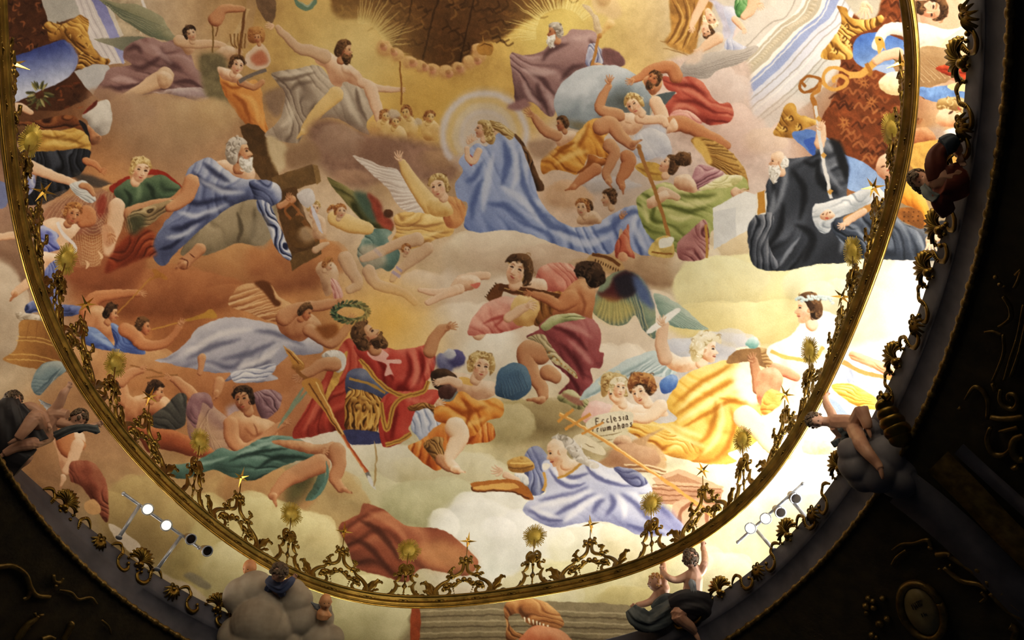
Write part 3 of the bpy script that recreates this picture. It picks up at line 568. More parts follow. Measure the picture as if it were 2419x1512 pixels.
cloth('1040,470 1075,465 1100,490 1090,530 1060,540 1045,510',((150,84,50),(206,138,84),(232,182,120)),70,16,.5,.5,seed=74)
body('1010,470 1050,468 1070,500 1050,512 1015,505',SK['y'])
head(1036,442,27,-14,-1,'t','p','bl',seed=75)
cloth('845,590 870,548 905,540 925,548 915,565 945,600 920,640 900,632 870,640 850,620',((50,70,66),(98,124,114),(150,168,152)),70,16,.6,.5,seed=76)
tube('985,565,16 940,575,14 905,590,12 870,605,10 855,610,8',SK['g']); tube('1010,585,15 985,605,14 960,625,12 935,645,10 925,660,8',SK['g'])
stroke('885,588 900,604',8,(156,140,170),0,a=.8); stroke('925,640 945,655',8,(150,140,176),0,a=.8); stroke('935,628 950,642',6,(150,140,176),0,a=.8)
fluff('730,500,40 775,520,36 820,560,44 870,620,50 720,560,30',(206,180,150),(172,140,114),edge=.6,a=.6)
head(742,492,17,8,1,'t','g','bl',seed=77); head(788,505,17,-8,-1,'t','g','au',seed=78); body('740,510 765,515 770,560 740,560',SK['g']); stroke('735,480 748,520 762,550',10,(190,186,196),1)
tube('790,515,18 830,530,20 870,540,14',SK['y']); wing('700,460 730,445 745,470 725,490',((150,140,136),(190,180,174),(214,206,200)),'740,480 720,480','705,462 735,447',6)
body('745,630 775,612 800,640 790,680 770,700 755,660',SK['g']); tube('815,610,18 830,640,16 845,670,13 825,685,9',SK['g']); tube('870,640,16 890,670,13 950,690,10 980,715,8',SK['g']); head(775,625,16,20,1,'p','g','au',seed=79)
tube('745,590,9 760,580,7 772,575,5',SK['g']); cloth('780,660 800,670 810,700 790,710',((160,90,80),(206,150,136),(226,186,170)),60,12,.5)
T('P'); tube('470,588,15 448,610,14 436,624,13',SK['w']); foot(434,626,16,150,1,'w'); stroke('424,612 444,618 440,636',3,(110,60,36)); stroke('446,598 462,610',3,(110,60,36))
# ---- flying figure in white holding the wreath
T('P')
wing('560,680 600,668 640,672 660,700 700,730 690,760 640,760 590,740 540,720',((140,84,48),(196,140,92),(226,184,136)),'690,750 620,670','600,770 480,720',12,8); poly('600,668 630,664 645,680 650,700 665,715 650,722 625,690',(110,66,34),soft=2)
cloth('365,852 400,840 440,812 470,775 530,750 600,755 660,770 720,785 760,815 755,835 700,838 690,830 670,850 640,880 655,895 600,905 560,895 530,900 545,880 500,880 440,868 400,860',((104,104,124),(168,166,178),(214,208,208)),-24,40,.62,.45,seed=81,
 f=[('d',9,'440,850 500,820 570,800'),('l',10,'440,835 520,790 600,775'),('d',9,'520,850 590,835 650,805'),('l',10,'560,870 620,850 660,820'),('d',9,'570,880 610,870 640,850'),('d',8,'600,780 660,790 720,815')])
cloth('548,880 600,870 650,860 640,885 600,903 555,903',((120,124,146),(184,184,196),(220,218,218)),-10,16,.6,.4,seed=82)
body('665,745 700,728 740,745 760,775 725,800 700,805 670,790 655,765',SK['w'],.6)
tube('670,750,20 700,730,15 760,720,13 800,712,8',SK['w']); hand(800,712,10,10,1,'w'); tube('730,780,16 760,800,14 785,810,13 810,785,11 826,762,8',SK['w']); hand(830,755,12,-60,1,'w')
head(722,738,20,30,1,'p','d','br',seed=83); poly('745,775 790,765 800,785 770,800',(150,92,44),soft=3)
for i in range(54):
    t=i*.1167*math.pi*2/ (54*.1167) ; x=828+39*math.cos(t); y=738+20*math.sin(t); s=1 if i%2 else -1
    stroke([[x,y],[x-9*math.sin(t)+s*5*math.cos(t),y+6*math.cos(t)+s*5*math.sin(t)],[x-15*math.sin(t)+s*9*math.cos(t),y+8*math.cos(t)+s*7*math.sin(t)]],6,[(70,92,66),(104,124,88),(50,68,52)][i%3],1)
tube('476,845,11 474,860,8 470,880,6',SK['w']); tube('518,900,12 512,925,10 510,935,7',SK['w']); foot(511,930,13,105,1,'w')
# drummer
tube('280,905,18 290,940,18 310,955,16',SK['w']); tube('285,900,15 310,880,12 335,872,9',SK['w']); tube('410,893,10 440,920,14 465,945,18',SK['w'])
body('300,950 350,930 400,945 390,985 340,985 300,1000',SK['w']); stroke('308,862 345,872 384,883',4,(150,104,60),0); stroke('345,893 420,885',4,(150,104,60),0); hand(335,870,9,-20,1,'w'); hand(400,890,9,200,1,'w')
head(368,925,25,20,1,'p','w','dk',seed=91)
cloth('352,990 390,960 420,930 440,935 440,980 430,1010 390,1020 360,1005',((42,40,38),(76,74,68),(110,108,98)),50,24,.5,.5,seed=92)
cloth('300,1010 330,1000 370,1010 420,1020 500,1060 505,1085 440,1075 380,1060 350,1070 330,1040',((90,40,22),(154,84,50),(196,128,82)),20,60,.3,.6,seed=93)
# ---- nude with teal drapery and a spear bearer's angel
wing('440,980 450,940 470,926 495,935 505,960 530,980 545,1000 540,1060 520,1080 490,1050 450,1040',((100,70,66),(150,116,106),(196,166,140)),'500,960 470,990','450,1040 500,1085 535,1070',12,9)
poly('445,1000 470,970 500,1000 540,1030 535,1080 500,1060',(196,160,116),a=.5,soft=8); cloth('440,975 452,935 480,925 500,940 500,965 480,950 470,980 460,1010',((84,56,60),(136,100,104),(176,144,140)),60,14,.5,.6,seed=94)
cloth('600,930 640,920 665,935 660,965 640,985 620,990 605,960',((90,60,66),(140,106,112),(180,150,150)),50,14,.5,.6,seed=95); poly('535,965 560,955 570,985 545,1000',(176,150,150),soft=4)
body('535,985 570,970 610,985 650,1000 655,1040 640,1060 590,1070 550,1040 532,1010',SK['w'],.7,f=[('d',5,'575,1010 600,1030 620,1020'),('d',4,'600,1000 610,1030')])
head(575,945,29,-12,-1,'t','w','dk',seed=96)
tube('545,1000,18 550,1040,18 580,1060,15 620,1040,13 650,1010,10 668,1000,8',SK['w']); hand(672,998,11,-20,1,'w')
for q in ('655,1010 690,960 720,910','660,1005 680,975 735,915'): stroke(q,9,(126,140,116),1)
cloth('400,1100 460,1090 520,1060 560,1065 620,1035 680,1030 740,1055 775,1085 770,1110 765,1150 745,1175 720,1180 745,1140 750,1100 700,1090 640,1115 600,1135 560,1130 500,1110 440,1130 410,1125',((38,58,52),(90,120,108),(148,174,160)),16,26,.65,.45,seed=97,f=[('d',6,'540,1090 600,1070 680,1060'),('l',7,'560,1075 630,1050 700,1055'),('d',6,'600,1110 660,1080 740,1085'),('l',5,'440,1105 500,1090 540,1080')])
body('640,1045 690,1040 760,1050 790,1045 808,1070 795,1100 770,1080 700,1065',SK['w'],.5); tube('795,1065,20 800,1100,17 790,1130,14 805,1155,10',SK['w']); foot(815,1158,15,12,1,'w'); hand(760,1065,13,20,1,'w')
poly('690,1110 745,1100 740,1150 700,1190 680,1200 675,1150',(86,84,50),soft=12,a=.9,tex=.2)
tube('755,1095,24 710,1115,22 680,1130,18 655,1155,13 645,1170,11',SK['w']); foot(648,1175,17,70,1,'w')
stroke('772,1090 772,1130 750,1170 730,1182',8,(96,128,116),1)
# ---------------------------------------------------------------- upper right
# ---- cornice rings, right
T('P')
poly('1850,-170 2120,-170 2080,0 1990,150 1900,250 1800,305 1775,290 1770,165 1840,120 1880,0',(196,190,182),soft=2)
arc=lambda o:[[2150+o,-300],[2085+o,0],[2000+o*.9,120+o*.3],[1905+o*.75,225+o*.5],[1790+o*.6,320+o*.6]]
for o,w,c in ((-215,60,(196,186,174)),(-180,16,(222,216,206)),(-160,36,(176,164,142)),(-132,14,(226,218,206)),(-112,34,(142,154,196)),(-82,36,(196,198,214)),(-50,36,(206,204,208)),(-18,40,(190,188,182))): stroke(arc(o),w,c,0)
for o in (-205,-172,-140,-124,-90,-70,-60,-38,-26): stroke(arc(o),3,(146,136,124) if o%4 else (232,228,220),0,a=.7)
Q=crom(arc(-160),False,14)
for i in range(8,len(Q),1): ball(Q[i][0],Q[i][1],8,(206,194,170),(150,134,106),ry=6,edge=.3)
poly('1560,160 1700,130 1768,150 1772,220 1782,290 1800,306 1830,320 1800,400 1700,420 1560,380',(204,176,162),soft=5,tex=.16)
cb([(1690,220,80,60,(206,184,174),(188,160,148)),(1720,330,110,80,(214,180,166),(194,156,140)),(1640,300,70,60,(196,168,154),(172,140,126)),(1800,340,60,40,(220,186,156),(200,164,138))],edge=.6,a=.7)
T('A3')
wing('510,35 560,40 590,90 620,110 640,180 660,230 620,240 590,200 580,120',((160,130,96),(196,170,132),(220,200,166)),'640,230 600,200','510,35 600,100',6,5); poly('580,-10 700,-20 760,20 780,100 720,140 660,100 600,80',(206,172,122),soft=8); ball(650,10,60,(196,160,110),(160,124,80),edge=.4,a=.8)
poly('1130,-60 1400,-60 1380,120 1310,200 1300,320 1240,370 1080,300 1120,200',(160,116,56),col2=(176,130,66),g='1130,0 1300,300',soft=6,tex=.3)
for q in ('1130,0 1180,120 1140,230 1090,300','1200,-20 1230,120 1190,240 1130,310','1280,0 1270,150 1230,250 1200,330','1330,0 1320,140 1290,260'): stroke(q,18,(110,74,32),1,a=.7); stroke([[x+22,y] for x,y in nums(q)],12,(206,164,92),1,a=.7)
stroke('1060,330 1180,360 1240,380',10,(130,92,46),1,a=.6); stroke('1040,280 1080,290 1110,270',8,(130,92,46),1,a=.6)
# old man in mauve
cloth('20,365 110,380 240,350 300,290 400,240 440,205 590,212 620,300 650,340 760,360 800,440 700,470 560,470 470,490 400,560 330,660 320,790 260,790 160,700 60,720 40,600 20,470',((92,64,64),(150,116,112),(190,160,154)),35,110,.55,.5,seed=111,
 f=[('d',24,'230,420 300,340 420,300'),('d',22,'150,500 240,540 300,620'),('l',30,'90,470 200,500 330,490'),('d',26,'200,560 220,660 270,760'),('l',28,'110,560 150,650 220,740'),('d',22,'360,560 420,480 540,440'),('l',26,'430,260 520,260 580,240'),('d',24,'560,260 600,330 640,440'),('l',22,'260,640 300,700 310,760')])
poly('-10,740 70,760 160,730 120,680 40,700',(150,112,108),soft=8)
cloth('550,310 610,300 650,370 640,440 540,450',((96,96,126),(150,152,176),(196,196,206)),80,40,.7,seed=112)
poly('660,330 760,360 800,430 760,450 680,440 640,380',(124,88,86),soft=6,tex=.15)
body('650,440 600,425 580,450 570,480 620,470 660,465',SK['w'])
stroke('625,240 600,350 572,470',20,(178,124,58),0); ball(630,245,22,(206,150,80),(150,100,50),edge=.2)
body('640,250 660,180 700,130 740,170 690,210',(SK['y']),soft=4)
head(318,222,62,-4,-1,'p','w','gr',beard='wh',seed=113); curls(318,222,62,-4,-1,'.2,.5 .7,.5 .9,1 .6,1.7 .1,1.4','wh',18,.4,8)
# the globe
R=shape('660,445 760,455 870,510 950,600 995,690 985,780 930,860 800,900 640,905 480,895 380,850 325,760 325,660 380,560 470,490 560,455')
m,y0,x0=R; h,w=m.shape
X,Y=np.meshgrid(np.linspace(-1,1,w),np.linspace(-1,1,h)); t=.62-.35*Y-.12*X+.30*np.exp(-((X+.45)**2+(Y+.25)**2)/.12)-.42*np.exp(-((X-.35)**2+(Y-.05)**2)/.16)+.3*(vnoise(h,w,20,14,4)-.5)
comp(m,y0,x0,ramp(t,((84,86,80),(134,144,150),(194,200,206))))
poly('400,830 640,870 850,850 700,905 520,905',(130,112,74),soft=16,a=.8); stroke('985,700 975,800 920,870',14,(190,180,160),1,a=.6)
# red cloaked figure and grey wing
wing('1158,520 1200,440 1260,400 1400,360 1560,335 1720,318 1650,400 1560,450 1450,480 1370,540 1250,530',((126,118,112),(164,154,146),(196,186,174)),'1180,500 1300,520','1700,325 1640,420 1500,470 1380,540',12,12)
cloth('1060,530 1150,540 1250,525 1330,560 1390,640 1450,710 1520,705 1552,760 1530,840 1420,860 1350,850 1250,790 1180,760 1120,800 1110,850 1090,860 1080,760 1090,680 1160,640 1090,610',((116,42,34),(178,84,66),(214,136,110)),30,80,.55,.5,seed=121,f=[('d',22,'1120,570 1250,590 1370,660'),('l',22,'1150,600 1280,640 1400,740'),('d',22,'1130,700 1280,700 1440,790'),('l',26,'1120,770 1200,720 1320,780')])
cloth('1100,840 1130,770 1200,755 1290,790 1330,850 1250,840 1150,815 1100,905',((170,90,84),(214,146,132),(236,186,166)),20,40,.6,seed=122)
poly('1000,660 1150,630 1090,710 1060,730 1010,700',(88,98,100),soft=3)
tube('1150,520,50 1120,470,46 1060,460,44 980,480,34 900,530,26 860,545,22',SK['d']); hand(850,550,34,170,1,'w')
body('930,540 1000,520 1060,560 1040,620 990,650 950,600',SK['w']); head(1000,545,54,30,-1,'t','d','br',beard='br',seed=123)
tube('1010,700,44 1050,780,46 1080,840,40',SK['p'])
tube('1130,850,56 1200,850,54 1330,910,44 1440,960,34 1500,1000,26',SK['d']); body('1085,915 1110,850 1140,810 1170,880 1120,910',SK['p'])
# nude holding the globe
poly('870,930 1000,860 1080,870 1090,960 1130,1040 1110,1100 1000,1080 900,1120 860,1040',(186,186,196),soft=10,tex=.15)
cloth('880,950 960,880 1080,920 1130,1040 1060,1060 960,1100 870,1060',((156,156,170),(192,192,200),(220,216,216)),50,60,.5,seed=124)
body('720,800 800,770 930,790 1000,800 940,850 880,920 800,930 740,880',SK['p'],.7,f=[('d',12,'800,830 850,850')])
tube('760,790,44 680,770,42 630,730,36 660,640,30 690,590,24',SK['w']); hand(697,560,36,-80,1,'w')
tube('900,810,36 980,825,32 1060,820,30 1085,850,24',SK['p'])
head(868,722,72,-30,-1,'t','p','bl',seed=125)
cloth('230,1095 330,1010 440,940 500,890 560,830 640,815 690,900 660,970 720,1050 700,1085 640,1080 560,1060 540,1100 500,1180 460,1205 400,1180 300,1170 240,1195',((146,84,24),(212,142,58),(240,192,116)),50,70,.55,.5,seed=126,f=[('d',22,'480,1020 520,930 560,850'),('l',24,'440,1010 500,920 540,870'),('d',20,'300,1080 380,1020 460,980'),('l',24,'320,1130 440,1060 560,1040'),('d',22,'590,860 620,940 680,1010')])
cloth('540,1120 560,1060 640,1085 720,1080 690,1120 560,1170 480,1200 500,1170',((92,48,20),(150,88,40),(196,126,64)),-20,40,.6,seed=127)
tube('640,870,60 700,850,54 760,920,44 820,980,34 850,1000,28',SK['w']); foot(868,985,48,-30,1,'w')
tube('700,1000,50 730,1050,42 700,1130,36 670,1190,28 690,1240,22',SK['w']); foot(690,1250,36,50,1,'w')
tube('820,1080,52 830,1110,50 800,1180,40 770,1230,32 780,1280,24',SK['d']); foot(785,1290,36,75,1,'d'); tube('600,1160,44 540,1200,36 480,1250,30 450,1280,24',SK['d']); foot(440,1290,40,150,1,'d')
body('330,920 400,900 470,910 440,960 360,1010 320,970',SK['p']); tube('330,930,40 260,900,36 210,840,30 180,800,24',SK['w']); hand(160,780,36,-140,1,'w')
head(370,850,50,-8,-1,'p','w','br',seed=128)
poly('140,980 300,960 330,1000 240,1090 160,1060',(170,138,112),soft=12)
# cherub heads below
head(540,1425,50,-6,-1,'t','g','br',seed=131); head(690,1360,62,-4,-1,'p','g','br',seed=132); body('500,1470 600,1450 640,1530 480,1540',SK['g'])
# green angel with staff
wing('1260,970 1300,938 1400,960 1500,1020 1590,1110 1640,1200 1650,1310 1600,1290 1500,1200 1420,1150 1370,1120 1340,1060',((100,66,22),(164,120,56),(214,172,98)),'1300,960 1380,1100','1400,960 1560,1080 1640,1300',10,13); poly('1270,960 1310,945 1370,1010 1400,1110 1370,1125 1330,1060 1290,1020',(206,162,84),soft=6)
poly('875,1150 930,1115 1020,1120 1110,1180 1100,1225 1020,1240 960,1220',(196,152,70),tex=.2); stroke('890,1150 960,1180 1060,1200',18,(150,104,40),1,a=.7)
cloth('1280,1170 1330,1130 1460,1170 1480,1200 1400,1240 1310,1310 1270,1280',((110,66,72),(172,124,128),(210,172,168)),-30,50,.6,seed=141)
cloth('890,1360 960,1300 1080,1250 1160,1280 1310,1310 1500,1270 1610,1210 1650,1290 1560,1330 1500,1420 1450,1512 1390,1600 1370,1640 1200,1740 1130,1720 1010,1660 930,1560 890,1440',((92,100,44),(160,166,96),(220,214,146)),20,90,.6,.5,seed=142,f=[('d',22,'1160,1330 1300,1350 1440,1330'),('d',22,'1100,1420 1240,1450 1380,1420'),('l',28,'1130,1380 1280,1400 1420,1370'),('l',26,'1090,1470 1160,1500 1260,1490'),('d',18,'950,1330 1000,1400 990,1500'),('l',24,'920,1390 950,1460 960,1540')])
cloth('1310,1300 1400,1250 1500,1200 1610,1215 1550,1280 1420,1300',((170,160,96),(220,210,150),(240,232,190)),-15,40,.4,seed=143)
body('1150,1210 1250,1200 1300,1310 1200,1310 1140,1270',SK['p'])
head(1105,1135,70,30,-1,'p','p','br',seed=144); curls(1200,1095,50,0,1,'-1,-.6 0,-1 1,-.6 1,.6 0,.9 -1,.5',HR['br'],20,.5,9)
tube('1060,1320,40 1130,1340,30 1160,1350,24',SK['p']); body('955,1370 1010,1340 1080,1310 1110,1350 1010,1420 960,1430',SK['p'])
tube('1560,1320,34 1600,1330,28',SK['p']); hand(1600,1320,40,20,1,'p'); hand(1530,1418,34,190,1,'p')
T('P'); stroke('1507,345 1550,460 1590,592',9,(168,116,60),0); ball(1509,346,7,(206,150,86),(140,90,44),edge=.2)
cloth('1600,575 1632,545 1668,520 1672,600 1640,618 1605,610',((120,66,66),(176,120,116),(206,160,150)),60,16,.6,seed=145); stroke('1667,530 1670,610',6,(190,140,60),0)
poly('1532,590 1555,562 1585,560 1590,606 1540,604',(214,178,98),tex=.3); stroke('1540,596 1588,600',4,(150,100,40),0); poly('1560,565 1590,560 1586,580 1560,585',(230,226,206))
# kneeler carrying the train (red sleeve)
cloth('1455,575 1475,545 1485,530 1490,580 1500,610 1480,605 1455,610',((140,60,40),(196,104,76),(220,150,116)),70,14,.6,seed=146); hand(1470,512,11,-70,1,'w'); ball(1470,608,14,(222,170,130),(180,120,84),edge=.2)
# ---- angels upper right, upside down
T('A3')
poly('1340,0 1420,0 1480,40 1560,50 1565,150 1540,250 1480,260 1470,160 1400,20',(176,172,190),soft=4,tex=.15)
tube('1350,-20,36 1310,60,30 1280,130,24 1255,180,18',SK['p']); hand(1260,190,26,110,1,'p')
head(1390,130,56,170,-1,'t','p','wb',seed=151); head(1365,215,50,150,1,'t','p','br',seed=152)
cloth('1480,60 1560,60 1570,160 1540,260 1590,300 1640,330 1500,340 1490,290 1530,220',((140,146,176),(184,186,206),(214,214,222)),80,40,.5,seed=153)
tube('1440,260,40 1380,300,34 1340,330,24 1310,350,18',SK['p']); hand(1310,345,30,150,1,'p'); tube('1560,130,26 1590,170,22 1610,190,16',SK['p']); hand(1615,200,22,70,1,'p')
cloth('1560,0 1640,-20 1650,60 1620,120 1570,100',((50,96,50),(104,152,92),(160,190,140)),70,30,.6,seed=154); tube('1690,-10,40 1660,70,34 1620,110,24',SK['p']); hand(1720,30,30,60,1,'p')
poly('1250,390 1340,340 1310,420 1220,440',(206,180,160),soft=8)
# ---- gilded capitals, blue shafts, brown vault
T('P')
poly('1770,240 1900,235 1960,330 1890,420 1780,340',(206,176,160),soft=20,a=.5)
poly('1990,110 2090,-170 2170,-170 2165,130 2155,330 2110,480 2060,460 1990,420 1935,290 1975,220',(126,68,32),smooth=False,tex=.35,seed=7)
for i in range(120):
    x=1950+_rs.rand()*210; y=-20+_rs.rand()*440
    if y>150 and x>1945+(250-y)*.3 or x>2080-(0 if y<40 else 0)+(0 if y<60 else 30): stroke([[x,y],[x+14,y-12],[x+24,y+2],[x+34,y-8]],5,[(88,42,18),(164,100,56),(74,36,18),(176,116,66)][i%4],0,a=.6)
for x,y in ((2040,195),(1995,290),(2060,240)): strokes_round(x,y,3,16,9,(176,116,60),6)
poly('1996,-20 2080,-60 2075,30 2040,45 2010,20',(176,168,150),soft=2); hand(2042,15,22,100,1,'p')
def capital(pts,seed):
    cloth(pts,((104,66,18),(178,130,52),(228,184,98)),50,16,.9,.5,seed=seed)
capital('1978,16 2000,20 2010,40 2050,45 2085,35 2080,60 2010,90 2015,130 2000,140 1950,140 1938,128 1960,100 1980,75 1988,45',161)
for x,y in ((1996,62),(1990,92),(1970,120),(2005,105)): strokes_round(x,y,2,10,7,(226,186,104),5); stroke([[x,y],[x+6,y-6],[x+10,y+2],[x+4,y+8]],3,(96,60,20),0)
capital('1855,250 1878,246 1885,270 1905,275 1935,290 1900,305 1880,325 1828,318 1840,290',162)
for x,y in ((1864,280),(1850,305),(1885,300)): strokes_round(x,y,2,9,7,(226,186,104),4); stroke([[x,y],[x+5,y-6],[x+9,y+2],[x+3,y+6]],3,(96,60,20),0)
poly('2015,110 2030,85 2070,76 2110,86 2170,112 2160,160 2120,160 2060,165 2020,145',(74,112,188),col2=(130,160,216),g='2060,80 2080,165',tex=.15)
poly('2060,160 2120,150 2170,170 2170,200 2080,170',(150,170,214))
poly('1872,322 1900,306 1930,312 1960,330 1990,360 2050,390 2110,450 2080,462 2010,450 1960,400',(92,124,188),col2=(140,166,212),g='1900,320 2050,440',tex=.14)
poly('1900,330 1940,330 1935,380 1915,360',(66,100,178))
stroke('2008,175 1975,160 1950,170 1946,195 1965,210 1990,205 2000,190 1985,180 1970,186 1972,194',9,(196,142,66),0); stroke('2005,178 2030,176 2052,160 2066,148',16,(206,152,74),0); stroke('2046,150 2056,170 2050,178',9,(166,112,44),0)
# crosier and crook
stroke('1905,205 1892,196 1890,210 1902,218 1920,212 1935,200 1938,188 1925,182 1905,182 1892,194',7,(150,96,34),0); stroke('1940,195 1935,212 1920,222 1918,234',9,(176,120,50),0); stroke('1918,230 1926,250 1930,280',12,(166,110,44),0)
stroke('1927,250 1945,380 1964,472',8,(196,194,190),0); 
for q in ('1930,276 1938,284','1944,366 1950,372','1958,452 1966,458'): stroke(q,11,(190,140,66),0)
# ---- bearded man in dark grey habit
cloth('1838,400 1850,378 1900,370 1925,365 1930,340 1958,330 1985,345 2000,380 2004,430 2000,460 2010,480 2060,500 2110,520 2180,540 2240,555 2240,612 2120,612 2030,610 2000,620 1930,625 1850,640 1778,625 1770,560 1760,520 1800,500 1812,430',((26,28,32),(66,70,78),(140,144,152)),115,46,.62,.5,seed=171,
 f=[('d',10,'1870,400 1900,450 1890,520'),('l',8,'1860,400 1850,450 1830,500'),('l',9,'1940,350 1950,400 1990,450'),('d',12,'1930,380 1940,430 1980,460'),('l',9,'1830,450 1820,510 1800,560'),('d',10,'1850,480 1840,540 1800,600'),('l',8,'1790,540 1800,580 1830,620'),('d',12,'1880,530 1920,560 1900,620'),('l',7,'1890,560 1860,600 1840,630'),('l',8,'1960,520 1990,560 1985,600'),('d',8,'1900,380 1920,390 1940,375')])
poly('1958,330 1985,338 2004,390 2000,430 1985,400 1972,360',(36,38,42),soft=3)
cloth('1765,520 1800,500 1830,510 1815,570 1840,630 1790,635 1772,600',((38,42,50),(86,90,98),(140,142,148)),95,18,.7,seed=172)
tube('1935,340,12 1940,320,12 1940,300,10',SK['p']); hand(1940,298,12,-90,1,'p')
head(1838,382,26,-4,-1,'p','p',None,beard='wh',seed=173); curls(1838,382,26,-4,-1,'-.95,-.1 -.6,-.3 -.2,.3 -.4,.7 -.9,.5',HR['wh'],10,.3,3); curls(1838,382,26,-4,-1,'.2,.5 .8,.4 .9,1 .6,2.0 .2,1.7 -.2,1','wh',16,.4,8)
poly('1805,460 1810,455 1812,480 1808,505 1786,508 1786,456',(226,220,204),smooth=False); poly('1684,490 1760,452 1786,460 1786,508 1770,530 1765,545 1740,560 1690,585',(226,224,214),smooth=False,tex=.05); poly('1684,500 1738,490 1740,560 1686,588',(204,204,200),smooth=False); poly('1788,455 1806,450 1808,500 1790,508',(186,130,50),smooth=False)
stroke('1927,252 1945,380 1964,470',8,(196,194,190),0)
for q in ('1930,276 1938,284','1942,362 1950,370','1958,450 1966,456'): stroke(q,11,(190,140,66),0)
hand(1939,302,12,-100,1,'p')
# nun
cloth('1918,500 1925,482 1960,475 2010,460 2060,440 2085,450 2100,480 2060,490 2020,500 1990,510 1970,520 1960,545 1940,550 1925,530',((120,126,132),(186,190,192),(232,232,228)),-20,18,.6,.5,seed=174)
body('1938,505 1955,494 1968,500 1972,512 1955,520 1940,518',SK['p']); stroke('1942,506 1948,503',3,(90,56,40)); stroke('1958,502 1964,500',3,(90,56,40)); stroke('1950,514 1958,515',4,(180,60,50)); stroke('1955,500 1952,508',3,SK['p'][0])
cloth('1962,530 1990,515 2040,500 2100,500 2140,530 2180,560 2200,612 2060,612 2010,610 1995,580 1975,560',((30,36,44),(74,82,96),(140,148,160)),70,26,.65,.5,seed=175,f=[('l',6,'1975,555 2000,585 2010,608'),('d',7,'2020,560 2040,600'),('l',7,'2000,530 2030,545 2060,590')])
poly('1992,515 2030,495 2070,475 2080,485 2030,515 2005,530',(186,130,66)); tube('2000,525,9 2020,510,9 2040,500,8',SK['p']); hand(1992,530,11,160,1,'p')
# faces and fabric beyond the ring, right
cloth('2180,-40 2300,-40 2300,160 2250,190 2190,140 2175,60',((176,110,84),(226,178,146),(246,220,194)),60,60,.3,.6,seed=181)
head(2200,20,34,100,1,'t','p','br',beard='br',seed=182); body('2060,110 2080,66 2120,52 2180,56 2240,70 2290,60 2290,100 2230,110 2170,112 2130,84 2095,86 2082,120',((170,166,150),(226,224,212),(246,244,238)),.6); poly('2066,88 2084,90 2092,118 2086,112 2076,128 2072,112',(206,150,66)); stroke('2074,92 2080,95',5,(30,24,20))
body('2150,120 2230,90 2300,60 2300,150 2250,170 2200,160',SK['b'],.6); tube('2250,110,26 2225,140,20 2270,150,16',SK['b'])
wing('2110,150 2180,110 2240,120 2250,180 2200,205 2150,200',((120,90,56),(166,132,92),(206,176,136)),'2120,150 2180,120','2150,200 2250,180',8,18)
tube('2120,125,14 2090,130,12 2068,145,9',SK['p']); cloth('2210,160 2300,140 2300,190 2260,185',((130,40,20),(196,76,40),(226,120,76)),10,16,.6,seed=183)
body('2075,190 2110,170 2150,175 2155,215 2115,225 2085,215',HR['wb'],.5); poly('2155,210 2200,206 2290,200 2290,250 2230,245 2190,235',(110,146,214),tex=.3); poly('2240,200 2290,195 2290,215 2245,212',(236,206,140))
body('2210,290 2225,250 2260,235 2290,240 2290,300 2250,300',SK['b']); curls(2250,262,34,80,1,'-.9,-.3 -.7,-.95 .1,-1.15 .6,-.7 .2,-.5 -.2,.4 -.3,1 -.95,.8','bl',24,.3,4); stroke('2240,268 2252,262',5,(80,50,36)); stroke('2262,252 2268,262',4,(190,80,70))
poly('2225,310 2280,300 2280,335 2235,335',(240,240,236)); poly('2160,330 2200,300 2230,300 2230,345 2170,360',(176,150,130),soft=6)
body('2150,310 2190,300 2210,330 2180,345 2150,340',SK['d'])
poly('2150,345 2240,330 2275,345 2240,400 2160,400',(214,160,76),tex=.2); 
body('2068,400 2080,370 2110,360 2140,375 2135,420 2090,425',SK['p']); stroke('2080,396 2092,392',4,(90,50,36)); stroke('2095,405 2106,400',4,(170,80,60)); body('2090,430 2110,420 2120,440 2100,440',SK['d'])
cloth('2140,430 2160,440 2190,480 2198,530 2180,540 2170,500 2130,480 2120,460',((176,96,20),(236,156,50),(250,196,110)),60,20,.4,seed=185); poly('2130,490 2175,500 2180,540 2150,530 2120,510',(150,96,40),tex=.3)
for i in range(12): ball(2135+i%4*11,500+i//4*10,2.5,(90,50,20),(70,40,16))
poly('2190,530 2260,520 2260,550 2190,550',(60,60,64)); hand(2196,570,20,85,1,'b'); tube('2225,548,14 2205,560,12',SK['b'])
# ---------------------------------------------------------------- lower middle
T('P')
glow(930,765,150,(244,176,80),1.0); glow(1000,800,110,(240,190,120),.6)
# small reclining angel between clouds
for hx,hy,hs,hf in ((805,500,16,1),(1375,492,20,-1),(960,590,13,1)): head(hx,hy,hs,4*hf,hf,'t','g','au',seed=hx)
tube('1150,650,9 1125,652,11 1090,660,13',SK['p']); body('1080,655 1120,650 1135,665 1125,680 1090,690 1060,690',SK['p']); tube('1085,682,12 1050,690,10 1015,690,8 990,685,6',SK['p']); tube('1075,685,11 1040,700,9 1010,715,7',SK['p']); poly('1110,672 1135,668 1125,682',(206,110,90))
